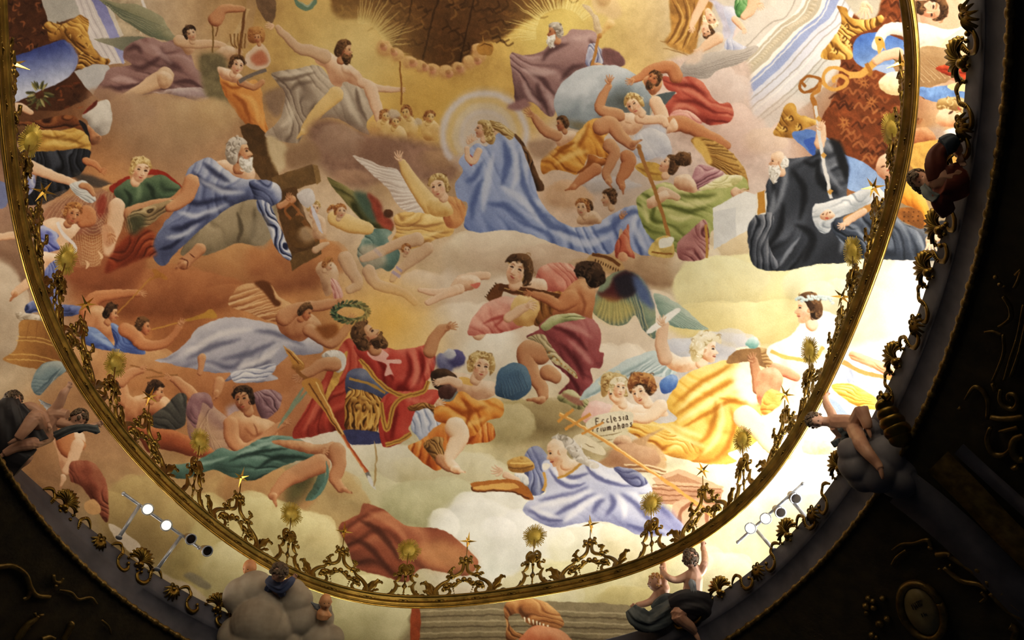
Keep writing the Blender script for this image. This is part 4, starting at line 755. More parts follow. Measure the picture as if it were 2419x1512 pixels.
# lute players
poly('1150,705 1165,680 1178,672 1190,680 1185,700 1170,716',(120,74,36))
for i in range(7): stroke([[1150+i*4,704-i*5],[1146+i*4,699-i*5]],2.5,(70,42,20)); 
tube('1130,790,14 1150,750,18 1190,720,16',SK['p']); cloth('1105,790 1120,745 1150,715 1200,700 1240,720 1250,760 1210,780 1150,790',((160,70,60),(220,150,130),(244,204,184)),40,26,.6,.5,seed=201,f=[('d',6,'1140,765 1180,750 1230,745'),('d',5,'1165,775 1200,745 1230,735')])
cloth('1270,640 1300,622 1350,625 1370,650 1330,690 1270,685',((140,60,50),(206,124,104),(232,180,156)),40,18,.6,seed=202)
body('1205,668 1240,660 1285,660 1290,690 1240,700 1200,690',SK['p'])
body('1215,760 1205,735 1215,705 1245,690 1290,688 1320,695 1325,720 1300,755 1260,768 1230,770',((150,96,44),(222,176,110),(244,214,160)),.6); cloth('1262,768 1275,730 1272,700 1300,690 1330,690 1335,720 1300,765',((96,58,24),(150,98,46),(196,142,80)),80,14,.5,.6,seed=203)
poly('1180,676 1195,672 1325,695 1322,708 1190,690',(104,62,30)); stroke('1190,682 1310,700',2,(190,150,90),0)
tube('1200,750,12 1222,735,11 1240,725,9',SK['p']); hand(1248,722,14,10,1,'p')
head(1222,640,34,24,-1,'t','p','bl',seed=204); curls(1222,640,34,20,-1,'-1,-.6 -.3,-1.3 .7,-1 1,-.3 .6,-.5 -.1,-.6 -.5,0 -.7,.8 -1.1,.6',HR['br'],22,.34,5)
poly('1385,618 1405,598 1460,612 1475,636 1450,640 1420,650 1390,640',(190,150,100)); stroke('1400,600 1440,612 1466,628',8,(120,76,36),0)
for i in range(10): stroke([[1408+i*6,612+i*2.5],[1406+i*6,620+i*2.5]],3,(90,56,24))
poly('1370,630 1420,640 1455,655 1450,690 1410,690',(214,170,130),soft=3)
# great coloured wing
wing('1405,700 1430,660 1460,640 1500,645 1530,680 1545,720 1550,760 1545,800 1520,780 1500,745 1480,765 1450,770 1420,755 1400,735',((70,90,96),(126,142,118),(190,180,130)),'1420,690 1500,660','1405,745 1450,770 1500,750 1540,800',14,205)
poly('1408,690 1425,690 1440,675 1455,650 1480,640 1505,655 1500,690 1470,705 1440,712',(96,44,44),soft=3); poly('1450,660 1475,645 1500,650 1510,680 1490,700 1465,700',(48,46,58),soft=4,a=.9); poly('1495,650 1530,680 1545,730 1525,720 1505,700',(92,108,146),soft=4); poly('1400,735 1420,700 1480,712 1500,735 1460,765 1420,755',(196,170,84),soft=8,a=.6)
wing('1545,695 1580,705 1620,730 1655,765 1672,778 1630,778 1590,772 1560,745',((96,120,110),(150,170,150),(196,206,184)),'1550,700 1560,740','1670,776 1600,772',9,206)
# standing youth from behind
body('1310,750 1318,715 1340,680 1370,658 1400,668 1405,700 1400,740 1390,760',SK['d'],.8,f=[('d',7,'1370,690 1380,720 1376,750'),('l',8,'1350,680 1365,690')])
tube('1345,705,22 1320,720,15 1290,705,12 1262,696,9',SK['d']); hand(1252,692,11,190,1,'d')
body('1355,640 1370,626 1410,625 1430,645 1428,668 1405,678 1380,655',HR['dk'],.6); curls(1392,650,36,10,1,'-1,-.5 -.3,-.9 .6,-.8 1,-.1 .8,.6 .2,.8 -.3,.2 -.8,.2',HR['dk'],30,.32,207)
tube('1275,835,26 1245,830,25 1250,870,21 1275,910,16 1283,935,12',SK['w'],.6); foot(1272,945,22,172,1,'w'); tube('1295,880,20 1310,890,16',SK['w'])
cloth('1275,765 1310,745 1360,742 1400,755 1420,790 1415,830 1427,835 1420,870 1395,870 1400,900 1385,930 1350,940 1320,930 1345,900 1330,880 1300,850 1285,815 1245,800 1250,790 1275,780',((96,36,40),(158,82,82),(206,146,136)),55,34,.65,.5,seed=208,f=[('d',8,'1300,770 1350,790 1390,830'),('l',9,'1300,760 1360,775 1400,800'),('d',9,'1320,810 1360,850 1380,900'),('l',8,'1340,800 1380,840 1400,860'),('d',7,'1340,880 1360,910 1370,935')])
cloth('1278,768 1310,745 1350,740 1385,750 1360,758 1320,765 1290,782',((110,112,72),(170,172,118),(212,210,164)),-10,14,.6,seed=209); cloth('1244,798 1285,790 1300,815 1330,850 1360,880 1362,895 1330,870 1300,850 1280,815',((120,100,70),(186,168,124),(220,204,164)),50,12,.5,seed=210)
cloth('1315,940 1345,920 1370,935 1390,950 1372,968 1340,955',((100,96,60),(170,168,112),(206,200,150)),30,12,.6,seed=211); poly('1325,930 1370,940 1376,960 1350,950',(150,70,70),soft=2,a=.6)
for i in range(9): ball(1288+i*9,825+i*8,3,(196,140,60),(150,96,36))
# ---- red-robed knight, kneeling
cloth('690,1030 720,970 760,900 790,840 830,800 860,900 840,1000 780,1020 720,1035',((120,36,26),(178,70,52),(216,118,92)),110,40,.5,.5,seed=221,f=[('d',10,'800,850 780,920 740,1000'),('l',8,'770,900 750,960 715,1020')])
poly('778,905 800,850 820,830 810,880 770,950 762,960',(196,146,70),tex=.3)
body('815,900 840,870 900,890 920,930 900,960 830,950',((40,42,60),(84,90,118),(130,134,150)),.6); stroke('825,895 870,905 910,930',6,(170,130,60),0); stroke('822,915 860,930 900,940',4,(180,140,70),1)
cloth('818,935 840,920 880,930 905,950 895,1010 880,1022 820,1018 814,990',((84,50,16),(164,112,44),(220,168,88)),92,14,.8,.4,seed=222)
for x,y in ((835,945),(858,942),(880,950),(846,962),(870,962)): ball(x,y,9,(226,176,92),(120,76,28),edge=.25)
for i in range(5): stroke([[828+i*14,975],[826+i*14,1000],[830+i*14,1016]],6,(210,156,74),2); ball(828+i*14,1012,5,(220,170,90),(110,70,28),edge=.2)
poly('812,1015 890,1020 905,1045 840,1050 820,1040',(70,72,110),tex=.2)
cloth('835,818 870,808 920,822 960,825 1000,815 1020,805 1030,850 1024,880 1010,900 1000,925 960,935 925,920 890,890 860,860',((124,32,26),(192,76,62),(230,134,110)),75,44,.6,.5,seed=223,f=[('d',8,'960,830 970,870 950,920'),('d',8,'990,825 1000,860 985,910'),('l',9,'975,830 985,880 970,920'),('d',7,'880,830 900,860 930,900'),('l',8,'1010,820 1015,850 1005,890')])
cloth('900,945 930,925 980,925 1030,920 1035,945 990,985 965,1010 970,1030 935,1052 905,1052 895,1010 900,970',((120,30,24),(188,70,56),(226,124,100)),100,30,.6,.5,seed=224,f=[('d',8,'940,960 930,1000 925,1040'),('l',8,'960,940 1000,950 1025,935')])
for q in ('850,850 880,885 915,920 960,935 1000,925 1012,900','900,950 905,990 915,1015 930,960 950,940 975,932','912,1050 945,1040 970,1025'): stroke(q,11,(196,144,62),0); stroke(q,3,(120,76,30),0,a=.7)
body('898,826 918,838 914,850 935,848 948,852 945,858 920,860 930,890 925,885 908,888 912,862 880,850 868,832 890,842',(((206,130,116),(224,160,146),(236,186,170))),.2)
head(868,795,36,-40,1,'p','w','br',beard='br',seed=225)
tube('1015,830,16 1025,800,14 1040,780,12 1055,773,9',SK['w']); hand(1062,772,14,-12,1,'w')
cloth('760,840 780,828 805,830 818,850 810,875 795,880 780,860',((150,140,130),(206,198,186),(236,230,218)),60,10,.6,seed=226)
tube('790,860,17 760,860,15 735,875,13 715,885,11',SK['w']); hand(708,888,14,160,1,'w')
# lance
poly('670,818 680,825 720,862 700,876',(190,132,62),tex=.2); stroke('674,825 712,866',3,(110,70,30)); stroke('680,822 718,862',3,(226,176,104)); ball(702,868,18,(196,140,70),(124,78,34),ry=9,edge=.2)
stroke('700,875 730,900',8,(150,100,50),0); ball(735,905,22,(206,150,76),(130,84,36),ry=12,edge=.2); poly('714,905 752,896 775,950 815,1030 808,1034 760,965',(190,132,62),tex=.1); stroke('730,905 770,970 805,1025',3,(112,70,30),0); stroke('745,902 782,970 810,1025',3,(230,184,112),0)
stroke('808,1028 868,1118',8,(176,84,44),0); stroke('806,1030 866,1119',2.5,(220,140,84),0); stroke('866,1116 872,1128',9,(120,116,110),0); poly('868,1124 878,1130 888,1158 872,1138',(196,196,190))
stroke('884,1040 890,1080 888,1100',5,(176,146,96),1); stroke('888,1095 884,1150',5,(166,136,86),1)
# blue greave leg and orange cloth
cloth('970,1010 985,965 1020,960 1040,990 1030,1020 1000,1045 985,1030',((130,140,166),(188,194,212),(232,232,238)),80,16,.5,.6,seed=227); cloth('962,965 990,952 1025,958 1030,985 1010,965 985,970',((84,52,20),(150,102,48),(196,146,80)),10,8,.7,seed=228)
cloth('965,1055 1000,1035 1040,1000 1090,985 1110,1000 1160,1000 1165,1040 1105,1050 1080,1060 1040,1110 1010,1100 985,1080',((150,66,20),(214,120,48),(240,170,96)),70,26,.6,.5,seed=229)
cloth('1000,1048 1030,1032 1048,1036 1046,1055 1060,1090 1040,1100 1015,1075',((90,60,26),(158,114,60),(204,158,96)),70,10,.6,seed=230); tube('1040,1085,14 1055,1100,11 1080,1112,8',SK['w'])
# blond angel with helmet
body('1055,885 1090,880 1130,895 1170,905 1165,935 1120,945 1080,930',SK['p'],.6)
cloth('1030,960 1050,935 1090,925 1130,945 1170,940 1190,955 1185,985 1150,995 1120,1030 1080,1015 1050,1000 1025,990',((156,76,20),(222,134,52),(246,184,104)),35,34,.6,.5,seed=231,f=[('d',8,'1060,960 1100,975 1150,960'),('l',9,'1060,975 1110,1000 1150,985'),('d',7,'1090,940 1110,970 1100,1010')])
poly('1085,890 1110,895 1118,912 1090,905',(226,170,90)); 
tube('1075,1010,26 1085,1030,24 1070,1060,18 1060,1085,13 1075,1105,10',SK['b']); foot(1078,1108,18,10,1,'b')
ball(1050,860,30,(150,150,176),(70,70,104),edge=.3); ball(1075,850,26,(110,104,150),(56,52,90),edge=.3); ball(1060,840,18,(206,206,204),(120,120,140),edge=.4)
body('1020,880 1050,870 1080,890 1060,915 1035,920 1022,905',HR['dk'],.5); body('1035,920 1060,905 1078,915 1070,940 1045,948',((50,30,24),(90,54,44),(140,110,94)),.5); stroke('1040,945 1065,945 1080,925',5,(120,126,120),0)
tube('1080,905,12 1060,898,10 1035,900,8',SK['p']); hand(1035,900,11,170,1,'p'); hand(1035,955,12,-20,1,'p')
head(1135,868,31,12,1,'t','p','bl',seed=232); curls(1135,868,31,12,1,'-1.1,-.2 -.8,-.95 0,-1.25 .8,-1 1.15,-.2 .95,.4 .7,.1 .6,-.5 0,-.7 -.5,-.5 -.6,.2 -.9,.5','bl',30,.34,6)
wing('1172,900 1180,875 1210,858 1240,865 1255,900 1250,925 1220,945 1190,940 1170,930',((36,54,74),(80,108,132),(130,156,170)),'1180,900 1230,870','1190,940 1250,915',9,233)
# ---- white bearer with scroll
wing('1370,945 1385,920 1420,890 1470,855 1520,835 1550,830 1590,850 1600,880 1560,890 1520,885 1480,895 1440,910 1400,935',((126,146,146),(178,196,192),(222,230,224)),'1590,860 1540,840','1590,885 1480,895 1375,945',12,241)
body('1555,840 1580,830 1610,845 1650,840 1660,860 1620,880 1580,870',SK['b'],.5)
tube('1570,845,18 1560,810,15 1565,780,13 1570,765,10',SK['p']); poly('1530,778 1594,730 1604,738 1540,786',(236,230,214)); hand(1566,762,13,-100,1,'p')
head(1668,825,34,8,1,'p','b','wb',seed=242); curls(1668,825,34,8,1,'-1.1,-.1 -.8,-.95 0,-1.25 .8,-1 .95,-.5 .5,-.6 .1,-.3 -.2,.3 -.3,.9 -.9,.9','wb',26,.34,7)
# yellow robe, great sweep
cloth('1460,1010 1500,985 1560,1000 1600,990 1575,960 1590,920 1620,885 1680,860 1730,850 1760,870 1780,850 1810,880 1820,920 1830,960 1800,970 1800,1010 1780,1050 1720,1070 1740,1090 1680,1098 1620,1085 1575,1060 1545,1030 1500,1025',((176,108,26),(236,176,74),(252,220,140)),38,54,.3,.6,seed=243,bias=.04,
 f=[('d',8,'1590,960 1640,915 1700,880 1730,858'),('l',10,'1600,972 1650,925 1720,885 1752,868'),('d',8,'1592,985 1650,945 1720,905 1770,888'),('l',10,'1600,1000 1660,960 1730,920 1790,900'),('d',7,'1610,1012 1665,980 1720,950 1760,935'),
  ('d',8,'1690,945 1688,985 1670,1030 1640,1060'),('l',10,'1705,950 1706,990 1690,1040 1660,1075'),('d',8,'1725,960 1735,1000 1720,1050 1690,1085'),('l',9,'1745,960 1760,1000 1745,1040 1725,1065'),('d',7,'1700,940 1740,948 1790,955 1820,950'),('l',8,'1715,930 1760,936 1815,935'),
  ('d',7,'1480,1012 1540,1010 1600,1040 1660,1068'),('l',9,'1500,1004 1560,1008 1620,1040 1670,1056'),('d',7,'1560,1040 1600,1066 1650,1082'),('l',8,'1580,1000 1620,1020 1660,1032')])
cloth('1480,1010 1540,1005 1600,1030 1650,1060 1640,1085 1590,1080 1550,1065 1575,1085 1560,1085 1530,1050 1500,1030',((160,96,24),(226,164,66),(248,212,130)),20,18,.7,.4,seed=244)
tube('1760,985,28 1790,1010,24 1820,1050,20 1860,1070,14',SK['b'],.4); poly('1740,870 1790,850 1800,930 1780,960 1740,920',(252,236,190),soft=8)
cloth('1760,820 1800,822 1830,840 1850,870 1830,880 1800,860 1740,850 1720,855',((130,90,50),(190,146,90),(222,184,128)),20,14,.5,seed=245); poly('1716,858 1740,826 1790,818 1800,850 1810,870 1770,855',(150,112,70),tex=.15); stroke('1738,824 1795,818',5,(250,230,190),0); tube('1790,920,12 1785,880,11 1780,850,9',SK['w']); hand(1780,850,14,-110,1,'w')
body('1760,810 1775,795 1790,800 1790,820 1770,822',((90,140,130),(150,190,176),(206,226,214)))
# two children with a scroll
body('1380,970 1400,948 1440,955 1460,970 1450,1000 1400,1005 1375,990',((180,110,100),(232,176,160),(248,212,196)),.4); 
body('1440,985 1460,945 1500,955 1540,950 1570,965 1575,985 1540,985 1500,1000',SK['b'],.6); tube('1560,960,18 1530,985,14 1500,985,11',SK['b']); hand(1495,978,11,170,1,'b')
head(1455,930,28,-20,-1,'t','b','bl',seed=251); curls(1448,915,30,0,1,'-1,0 -.8,-.9 0,-1.2 .9,-.9 1.1,-.1 .5,-.4 -.2,-.3 -.5,.6 -.9,.7','bl',30,.36,8)
head(1462,918,24,10,1,'t','b','wb',seed=252); head(1513,928,29,-24,-1,'t','b','br',seed=253); curls(1515,910,32,0,1,'-1,.1 -.8,-.8 0,-1 .9,-.7 1.1,.3 .8,.6 .5,0 -.4,-.1 -.8,.5','au',30,.36,9)
body('1560,900 1580,885 1600,890 1598,915 1570,930 1558,920',((50,76,130),(92,126,186),(140,166,210)))
poly('1400,985 1430,975 1490,972 1496,1000 1480,1012 1420,1022 1390,1020 1385,1000',(222,206,170),soft=1,tex=.1); poly('1388,1022 1480,1012 1470,1040 1420,1060 1400,1045',(206,190,150),soft=2); poly('1370,1025 1400,1040 1430,1065 1420,1075 1380,1060 1350,1045',(226,208,168))
GL={'E':'0.7,0 0.15,0 0,1 0.6,1|0.08,.5 .5,.48','c':'.5,.4 .25,.32 .05,.6 .15,.95 .5,.92','l':'.2,-.05 .08,.9 .22,1','e':'.08,.65 .5,.58 .35,.32 .1,.45 .08,.8 .3,1 .55,.88','s':'.5,.38 .2,.38 .25,.62 .48,.75 .35,.98 .02,.92','i':'.15,.35 .08,.9 .2,1|.2,.1 .22,.13','a':'.5,.36 .2,.36 .04,.75 .2,1 .45,.75 .52,.36 .45,.9 .6,1',
 'T':'0,.08 .4,0 .9,.02|.45,.02 .3,1','r':'.1,.35 .06,1|.1,.55 .3,.35 .48,.42','u':'.1,.35 .05,.85 .2,1 .45,.8|.52,.35 .45,.9 .58,1','m':'.05,.35 0,1|.05,.5 .25,.35 .32,.55 .28,1|.32,.5 .5,.35 .62,.5 .56,.9 .68,1','p':'.1,.35 -.05,1.4|.1,.45 .35,.33 .5,.6 .35,.95 .06,.9','h':'.18,-.05 .02,1|.08,.6 .3,.38 .45,.55 .4,.9 .52,1','n':'.08,.35 .02,1|.08,.5 .32,.36 .46,.55 .4,.9 .52,1'}
def write(txt,x,y,h,dx,ang,col=(64,46,34),w=2.1):
    a=math.radians(ang)
    for ch in txt:
        for sg in GL[ch].split('|'):
            stroke([[x+u*h*.9*math.cos(a)-v*h*math.sin(a),y+u*h*.9*math.sin(a)+v*h*math.cos(a)] for u,v in nums(sg)],w,col,0)
        k=dx*{'i':.55,'l':.6,'m':1.35,'E':1.3,'T':1.25}.get(ch,1); x+=k*math.cos(a); y+=k*math.sin(a)
write('Ecclesia',1405,989,14,11,-9); write('Triumphans',1396,1010,13,10,-9)
stroke('1395,1032 1440,1028 1470,1020',2,(120,96,60)); stroke('1410,1045 1450,1038',2,(130,104,66)); stroke('1380,1048 1405,1058',2,(130,104,66))
# ---- seated figure in violet-blue with the long staff
poly('1570,1010 1500,1040 1430,1080 1420,1100 1560,1110 1572,1085 1560,1060 1530,1040',(176,132,92),col2=(206,164,116),g='1450,1050 1560,1100',soft=2,tex=.15)
body('1450,1050 1455,1035 1475,1028 1490,1035 1490,1060',((130,86,60),(190,146,110),(220,184,146))); ball(1490,1085,70,(206,160,122),(150,104,70),ry=40,edge=.2); 
for i in range(4): stroke([[1475+i*2,1098+i*5],[1530,1098+i*5],[1575-i*2,1112+i*3]],3,(150,104,64) if i%2 else (230,196,150),0)
poly('1540,1130 1602,1107 1710,1150 1705,1160 1560,1160',(206,164,126),smooth=False); poly('1560,1136 1602,1118 1660,1144',(180,132,96),smooth=False); poly('1530,1150 1710,1158 1700,1200 1560,1190',(190,142,108),smooth=False,tex=.1)
for y in (1150,1160,1172,1184): stroke([[1540,y-4],[1620,y],[1705,y+6]],3,(150,100,66),0)
poly('1590,1190 1640,1180 1680,1200 1690,1240 1600,1240',(206,160,126)); stroke('1605,1235 1610,1205 1635,1190 1665,1205 1672,1235',9,(156,104,74),0)
stroke('1320,978 1360,1000 1410,1030 1560,1128 1690,1224',8,(224,150,70),0); stroke('1322,976 1410,1027 1560,1125',2.5,(250,206,130),0); stroke('1316,996 1355,967',7,(220,146,64),0); stroke('1335,1015 1395,978',7,(220,146,64),0); stroke('1374,1026 1425,998',6,(214,140,60),0)
cloth('1240,1075 1258,1055 1280,1060 1300,1090 1285,1120 1290,1150 1275,1170 1250,1165 1240,1120',((84,88,120),(130,136,172),(176,182,206)),70,20,.5,seed=261)
cloth('1280,1095 1310,1090 1330,1110 1360,1100 1395,1085 1440,1105 1500,1110 1530,1140 1540,1165 1510,1170 1540,1190 1570,1200 1600,1225 1615,1245 1600,1262 1560,1268 1500,1262 1470,1245 1420,1232 1370,1236 1320,1246 1280,1238 1238,1210 1240,1190 1265,1172 1290,1160',((96,98,140),(184,188,218),(240,240,250)),35,48,.35,.5,seed=262,bias=.06,
 f=[('d',7,'1296,1104 1318,1136 1350,1150 1385,1142'),('l',8,'1304,1100 1330,1128 1365,1138'),('d',7,'1380,1092 1398,1118 1440,1140 1500,1150'),('l',8,'1395,1092 1420,1116 1460,1132 1520,1146'),('d',7,'1330,1118 1350,1128 1390,1118'),
  ('d',8,'1392,1150 1360,1165 1310,1175 1270,1182'),('l',10,'1400,1158 1350,1176 1300,1190 1256,1200'),('d',8,'1410,1165 1370,1185 1330,1205 1300,1224'),('l',10,'1424,1168 1390,1188 1356,1212 1330,1234'),('d',8,'1400,1215 1412,1192 1428,1178'),('d',9,'1440,1166 1450,1190 1430,1220'),('l',10,'1456,1166 1474,1192 1476,1226'),('d',9,'1464,1164 1500,1190 1530,1222 1560,1250'),('l',9,'1480,1160 1520,1182 1556,1214 1596,1250'),('d',8,'1510,1166 1546,1186 1590,1226'),('d',7,'1250,1205 1290,1226 1330,1230'),('l',8,'1248,1196 1290,1214 1320,1222'),('d',7,'1480,1240 1520,1252 1570,1262')])
cloth('1450,1105 1500,1110 1530,1140 1500,1150 1470,1130',((70,70,104),(116,118,154),(160,164,190)),30,16,.5,seed=263); poly('1560,1185 1610,1235 1600,1262 1560,1240 1540,1200',(116,118,166),soft=4,a=.7)
body('1312,1095 1325,1080 1350,1085 1375,1095 1350,1115 1325,1130 1318,1112',SK['b'],.5); stroke('1318,1130 1345,1118 1375,1095',6,(196,144,60),0); stroke('1283,1115 1288,1140 1282,1160',7,(206,150,70),0)
head(1318,1068,34,-22,-1,'p','b',None,seed=264); curls(1330,1058,38,0,1,'-.7,-.6 -.2,-.8 .5,-.6 1.1,.1 1.6,.7 2.2,1 2,1.3 1.1,1.0 .5,.5 .2,.1 -.1,-.4',((140,128,110),(206,194,176),(236,228,214)),24,.4,10)
poly('1281,1098 1288,1094 1300,1096 1296,1106 1284,1110',(236,224,204)); cloth('1215,1120 1235,1118 1250,1130 1245,1150 1225,1140',((130,130,130),(206,206,200),(240,238,230)),60,10,.5,seed=265)
tube('1220,1135,8 1195,1122,8',SK['p']); hand(1180,1112,15,195,1,'p')
body('1198,1095 1205,1085 1235,1076 1258,1090 1262,1108 1230,1118 1205,1112',((110,74,30),(190,138,66),(226,182,108)),.5); stroke('1200,1104 1230,1108 1260,1100',4,(130,90,40),0); stroke('1205,1094 1232,1094 1256,1092',4,(226,180,100),0); ball(1233,1080,5,(226,180,100),(150,100,40))
poly('1113,1148 1120,1140 1200,1132 1240,1145 1260,1175 1245,1180 1200,1160 1125,1160',(176,108,44),tex=.1); poly('1120,1150 1200,1140 1225,1152 1200,1156 1125,1156',(220,160,84)); stroke('1113,1150 1125,1161 1200,1161 1250,1178',4,(110,62,28),0)
# dark wing-like rock
cloth('800,1245 825,1225 850,1215 860,1190 900,1200 935,1225 970,1245 1020,1245 1060,1260 1100,1290 1130,1330 1100,1360 1040,1350 990,1345 960,1375 900,1360 840,1340 820,1290',((84,44,28),(142,80,54),(186,124,88)),30,60,.5,.4,seed=271,f=[('d',10,'850,1230 900,1260 950,1330'),('d',9,'830,1270 880,1300 930,1360'),('l',10,'870,1210 930,1240 970,1290')])
poly('980,1290 1050,1275 1110,1310 1120,1350 1040,1345 1000,1330',(196,140,92),soft=12,a=.8)
# ---- lower edge: stone courses, monster's head, clouds
poly('990,1430 1180,1420 1520,1440 1520,1560 985,1560',(132,120,92),tex=.12)
for i in range(7): stroke([[990,1444+i*13],[1200,1440+i*13],[1510,1452+i*12]],4,(98,86,64) if i%2 else (166,154,122),0,a=.8)
poly('972,1440 992,1436 990,1512 970,1560',(150,74,40),tex=.2)
cloth('1195,1425 1240,1410 1290,1425 1325,1455 1330,1480 1290,1490 1250,1475 1225,1450 1200,1460 1215,1490 1240,1500 1200,1512 1195,1470',((96,58,28),(164,110,62),(206,156,100)),20,22,.5,seed=281)
for i in range(7): stroke([[1240+i*9,1458+i*3],[1242+i*9,1470+i*3]],4,(236,224,190),2)
body('1250,1485 1290,1480 1340,1500 1360,1560 1200,1560',((130,60,34),(190,106,70),(220,150,110)))
# ---- right: woman with wreath in white and cloud light
T('P')
cloth('1885,770 1900,750 1935,735 1975,745 1990,780 1985,800 2010,830 2050,850 2100,900 2110,960 2080,1000 2040,980 2000,950 1960,930 1920,940 1880,900 1820,850 1815,820 1870,790',((206,190,164),(244,236,214),(255,250,238)),35,50,.4,.4,seed=291,f=[('d',6,'1900,800 1950,830 1980,880')])
cloth('2010,830 2060,845 2120,870 2120,900 2060,870 2010,850',((190,110,70),(236,170,120),(250,206,160)),20,14,.5,seed=292)
cloth('2000,850 2060,870 2110,900 2118,930 2090,960 2040,940 2000,900',((150,160,186),(196,202,216),(232,234,238)),50,24,.5,seed=293)
stroke('1820,830 1860,845 1920,850 1945,820',9,(222,170,84),0); stroke('1990,855 2040,880 2110,895',10,(206,150,80),0)
cloth('1965,910 2000,905 2040,920 2075,945 2080,965 2040,965 1990,940',((180,120,30),(232,176,70),(250,214,124)),10,12,.6,seed=294)
head(1908,730,36,-4,-1,'p','b','br',seed=295)
for i in range(34): ball(1878+i*2.6+_rs.rand()*4,704-8*math.sin(i*.092)+_rs.rand()*12,5,(232,240,236),(150,176,170),edge=.3)
tube('1830,870,14 1860,880,12 1880,890,10',SK['r']); body('1790,880 1830,870 1850,900 1820,960 1790,950',SK['r'],.4)
cloth('1800,940 1820,920 1850,930 1840,960 1800,980',((180,100,30),(226,160,70),(246,204,120)),30,12,.6,seed=296)
tube('1960,960,12 2000,980,11 2040,1010,10',SK['b']); body('1900,1040 1960,1030 1990,1060 1960,1075 1900,1070',SK['b'],.3)
poly('1960,935 1990,960 2010,985 1980,990 1955,960',(150,166,206),soft=2)
# figures under the crown, left edge
T('C1')
body('380,60 480,30 580,60 590,160 520,260 500,330 430,330 400,200 370,120',SK['p'],.5); tube('440,60,70 480,180,60 560,150,40',SK['d']); tube('540,150,46 510,240,40 460,330,30',SK['p']); foot(440,390,46,100,1,'p')
cloth('490,280 560,260 660,280 720,360 750,460 760,600 750,690 700,640 640,540 560,440 490,400',((86,42,30),(146,84,62),(186,128,98)),60,50,.5,.5,seed=301)
poly('590,560 640,530 690,560 700,620 640,640 600,610',(206,156,106),soft=3)
poly('760,700 860,750 960,830 990,880 1040,980 1000,990 900,900 800,800',(206,192,172),soft=3); poly('1030,980 1200,1080 1330,1130 1440,1220 1500,1260 1400,1260 1200,1130 1050,1010',(190,176,152),soft=4)
poly('1280,1060 1340,1040 1420,1090 1470,1130 1440,1160 1340,1110',(130,124,104),soft=5); 
T('P'); cb([(590,1470,90,60,(200,192,150),(164,154,114)),(860,1480,110,90,(190,186,146),(156,150,106)),(1700,1360,80,60,(220,212,170),(180,170,126))],edge=.4,a=.8)
# ---- the plasterer's hand: wavering edges, grain and wear over everything
_o = np.arange(CW, dtype=np.float32)[None, :]+0*np.arange(CH, dtype=np.float32)[:, None]; _q = 0*_o+np.arange(CH, dtype=np.float32)[:, None]
def _wob(k, s): return _lat(np.random.RandomState(k).rand(64, 64).astype(np.float32)-.5, (_o*.8+_q*.6)/s, (_q*.8-_o*.6)/s)
_dx = 2.0*_wob(91, 16)+1.3*_wob(92, 5); _dy = 2.0*_wob(93, 16)+1.3*_wob(94, 5)
_xx = np.clip(_o+_dx, 0, CW-2); _yy = np.clip(_q+_dy, 0, CH-2); _xi = _xx.astype(int); _yi = _yy.astype(int)
_fx = (_xx-_xi)[..., None]; _fy = (_yy-_yi)[..., None]
CV = ((CV[_yi, _xi]*(1-_fx)+CV[_yi, _xi+1]*_fx)*(1-_fy)+(CV[_yi+1, _xi]*(1-_fx)+CV[_yi+1, _xi+1]*_fx)*_fy).astype(np.float32)
_l = CV@np.array([.3, .59, .11], np.float32); CV = CV*.78+_l[..., None]*.22
CV = CV*(1+.16*_lat2(CH, CW))[..., None]
CV = CV+(np.random.RandomState(5).rand(CH, CW, 1).astype(np.float32)-.5)*.04
np.clip(CV, 0, 1, out=CV); CV -= .055*np.sin(2*np.pi*CV).astype(np.float32)
# ================================================================ the scene
sc = bpy.context.scene
COL = bpy.context.collection
def link(o, parent=None):
    COL.objects.link(o)
    if parent is not None: o.parent = parent
    return o
def mesh_obj(name, verts, faces, mat, parent=None, smooth=True):
    me = bpy.data.meshes.new(name); me.from_pydata([tuple(map(float, v)) for v in verts], [], faces); me.update()
    if smooth: me.polygons.foreach_set('use_smooth', [True]*len(me.polygons))
    if mat: me.materials.append(mat)
    return link(bpy.data.objects.new(name, me), parent)
def tag(o, label, cat, group=None):
    o['label'] = label; o['category'] = cat
    if group: o['group'] = group
    return o
def thing(name, label, cat, loc, group=None):
    o = bpy.data.objects.new(name, None); o.empty_display_size = .1; link(o); o.location = loc
    return tag(o, label, cat, group)
def structure(o): o['kind'] = 'structure'; return o
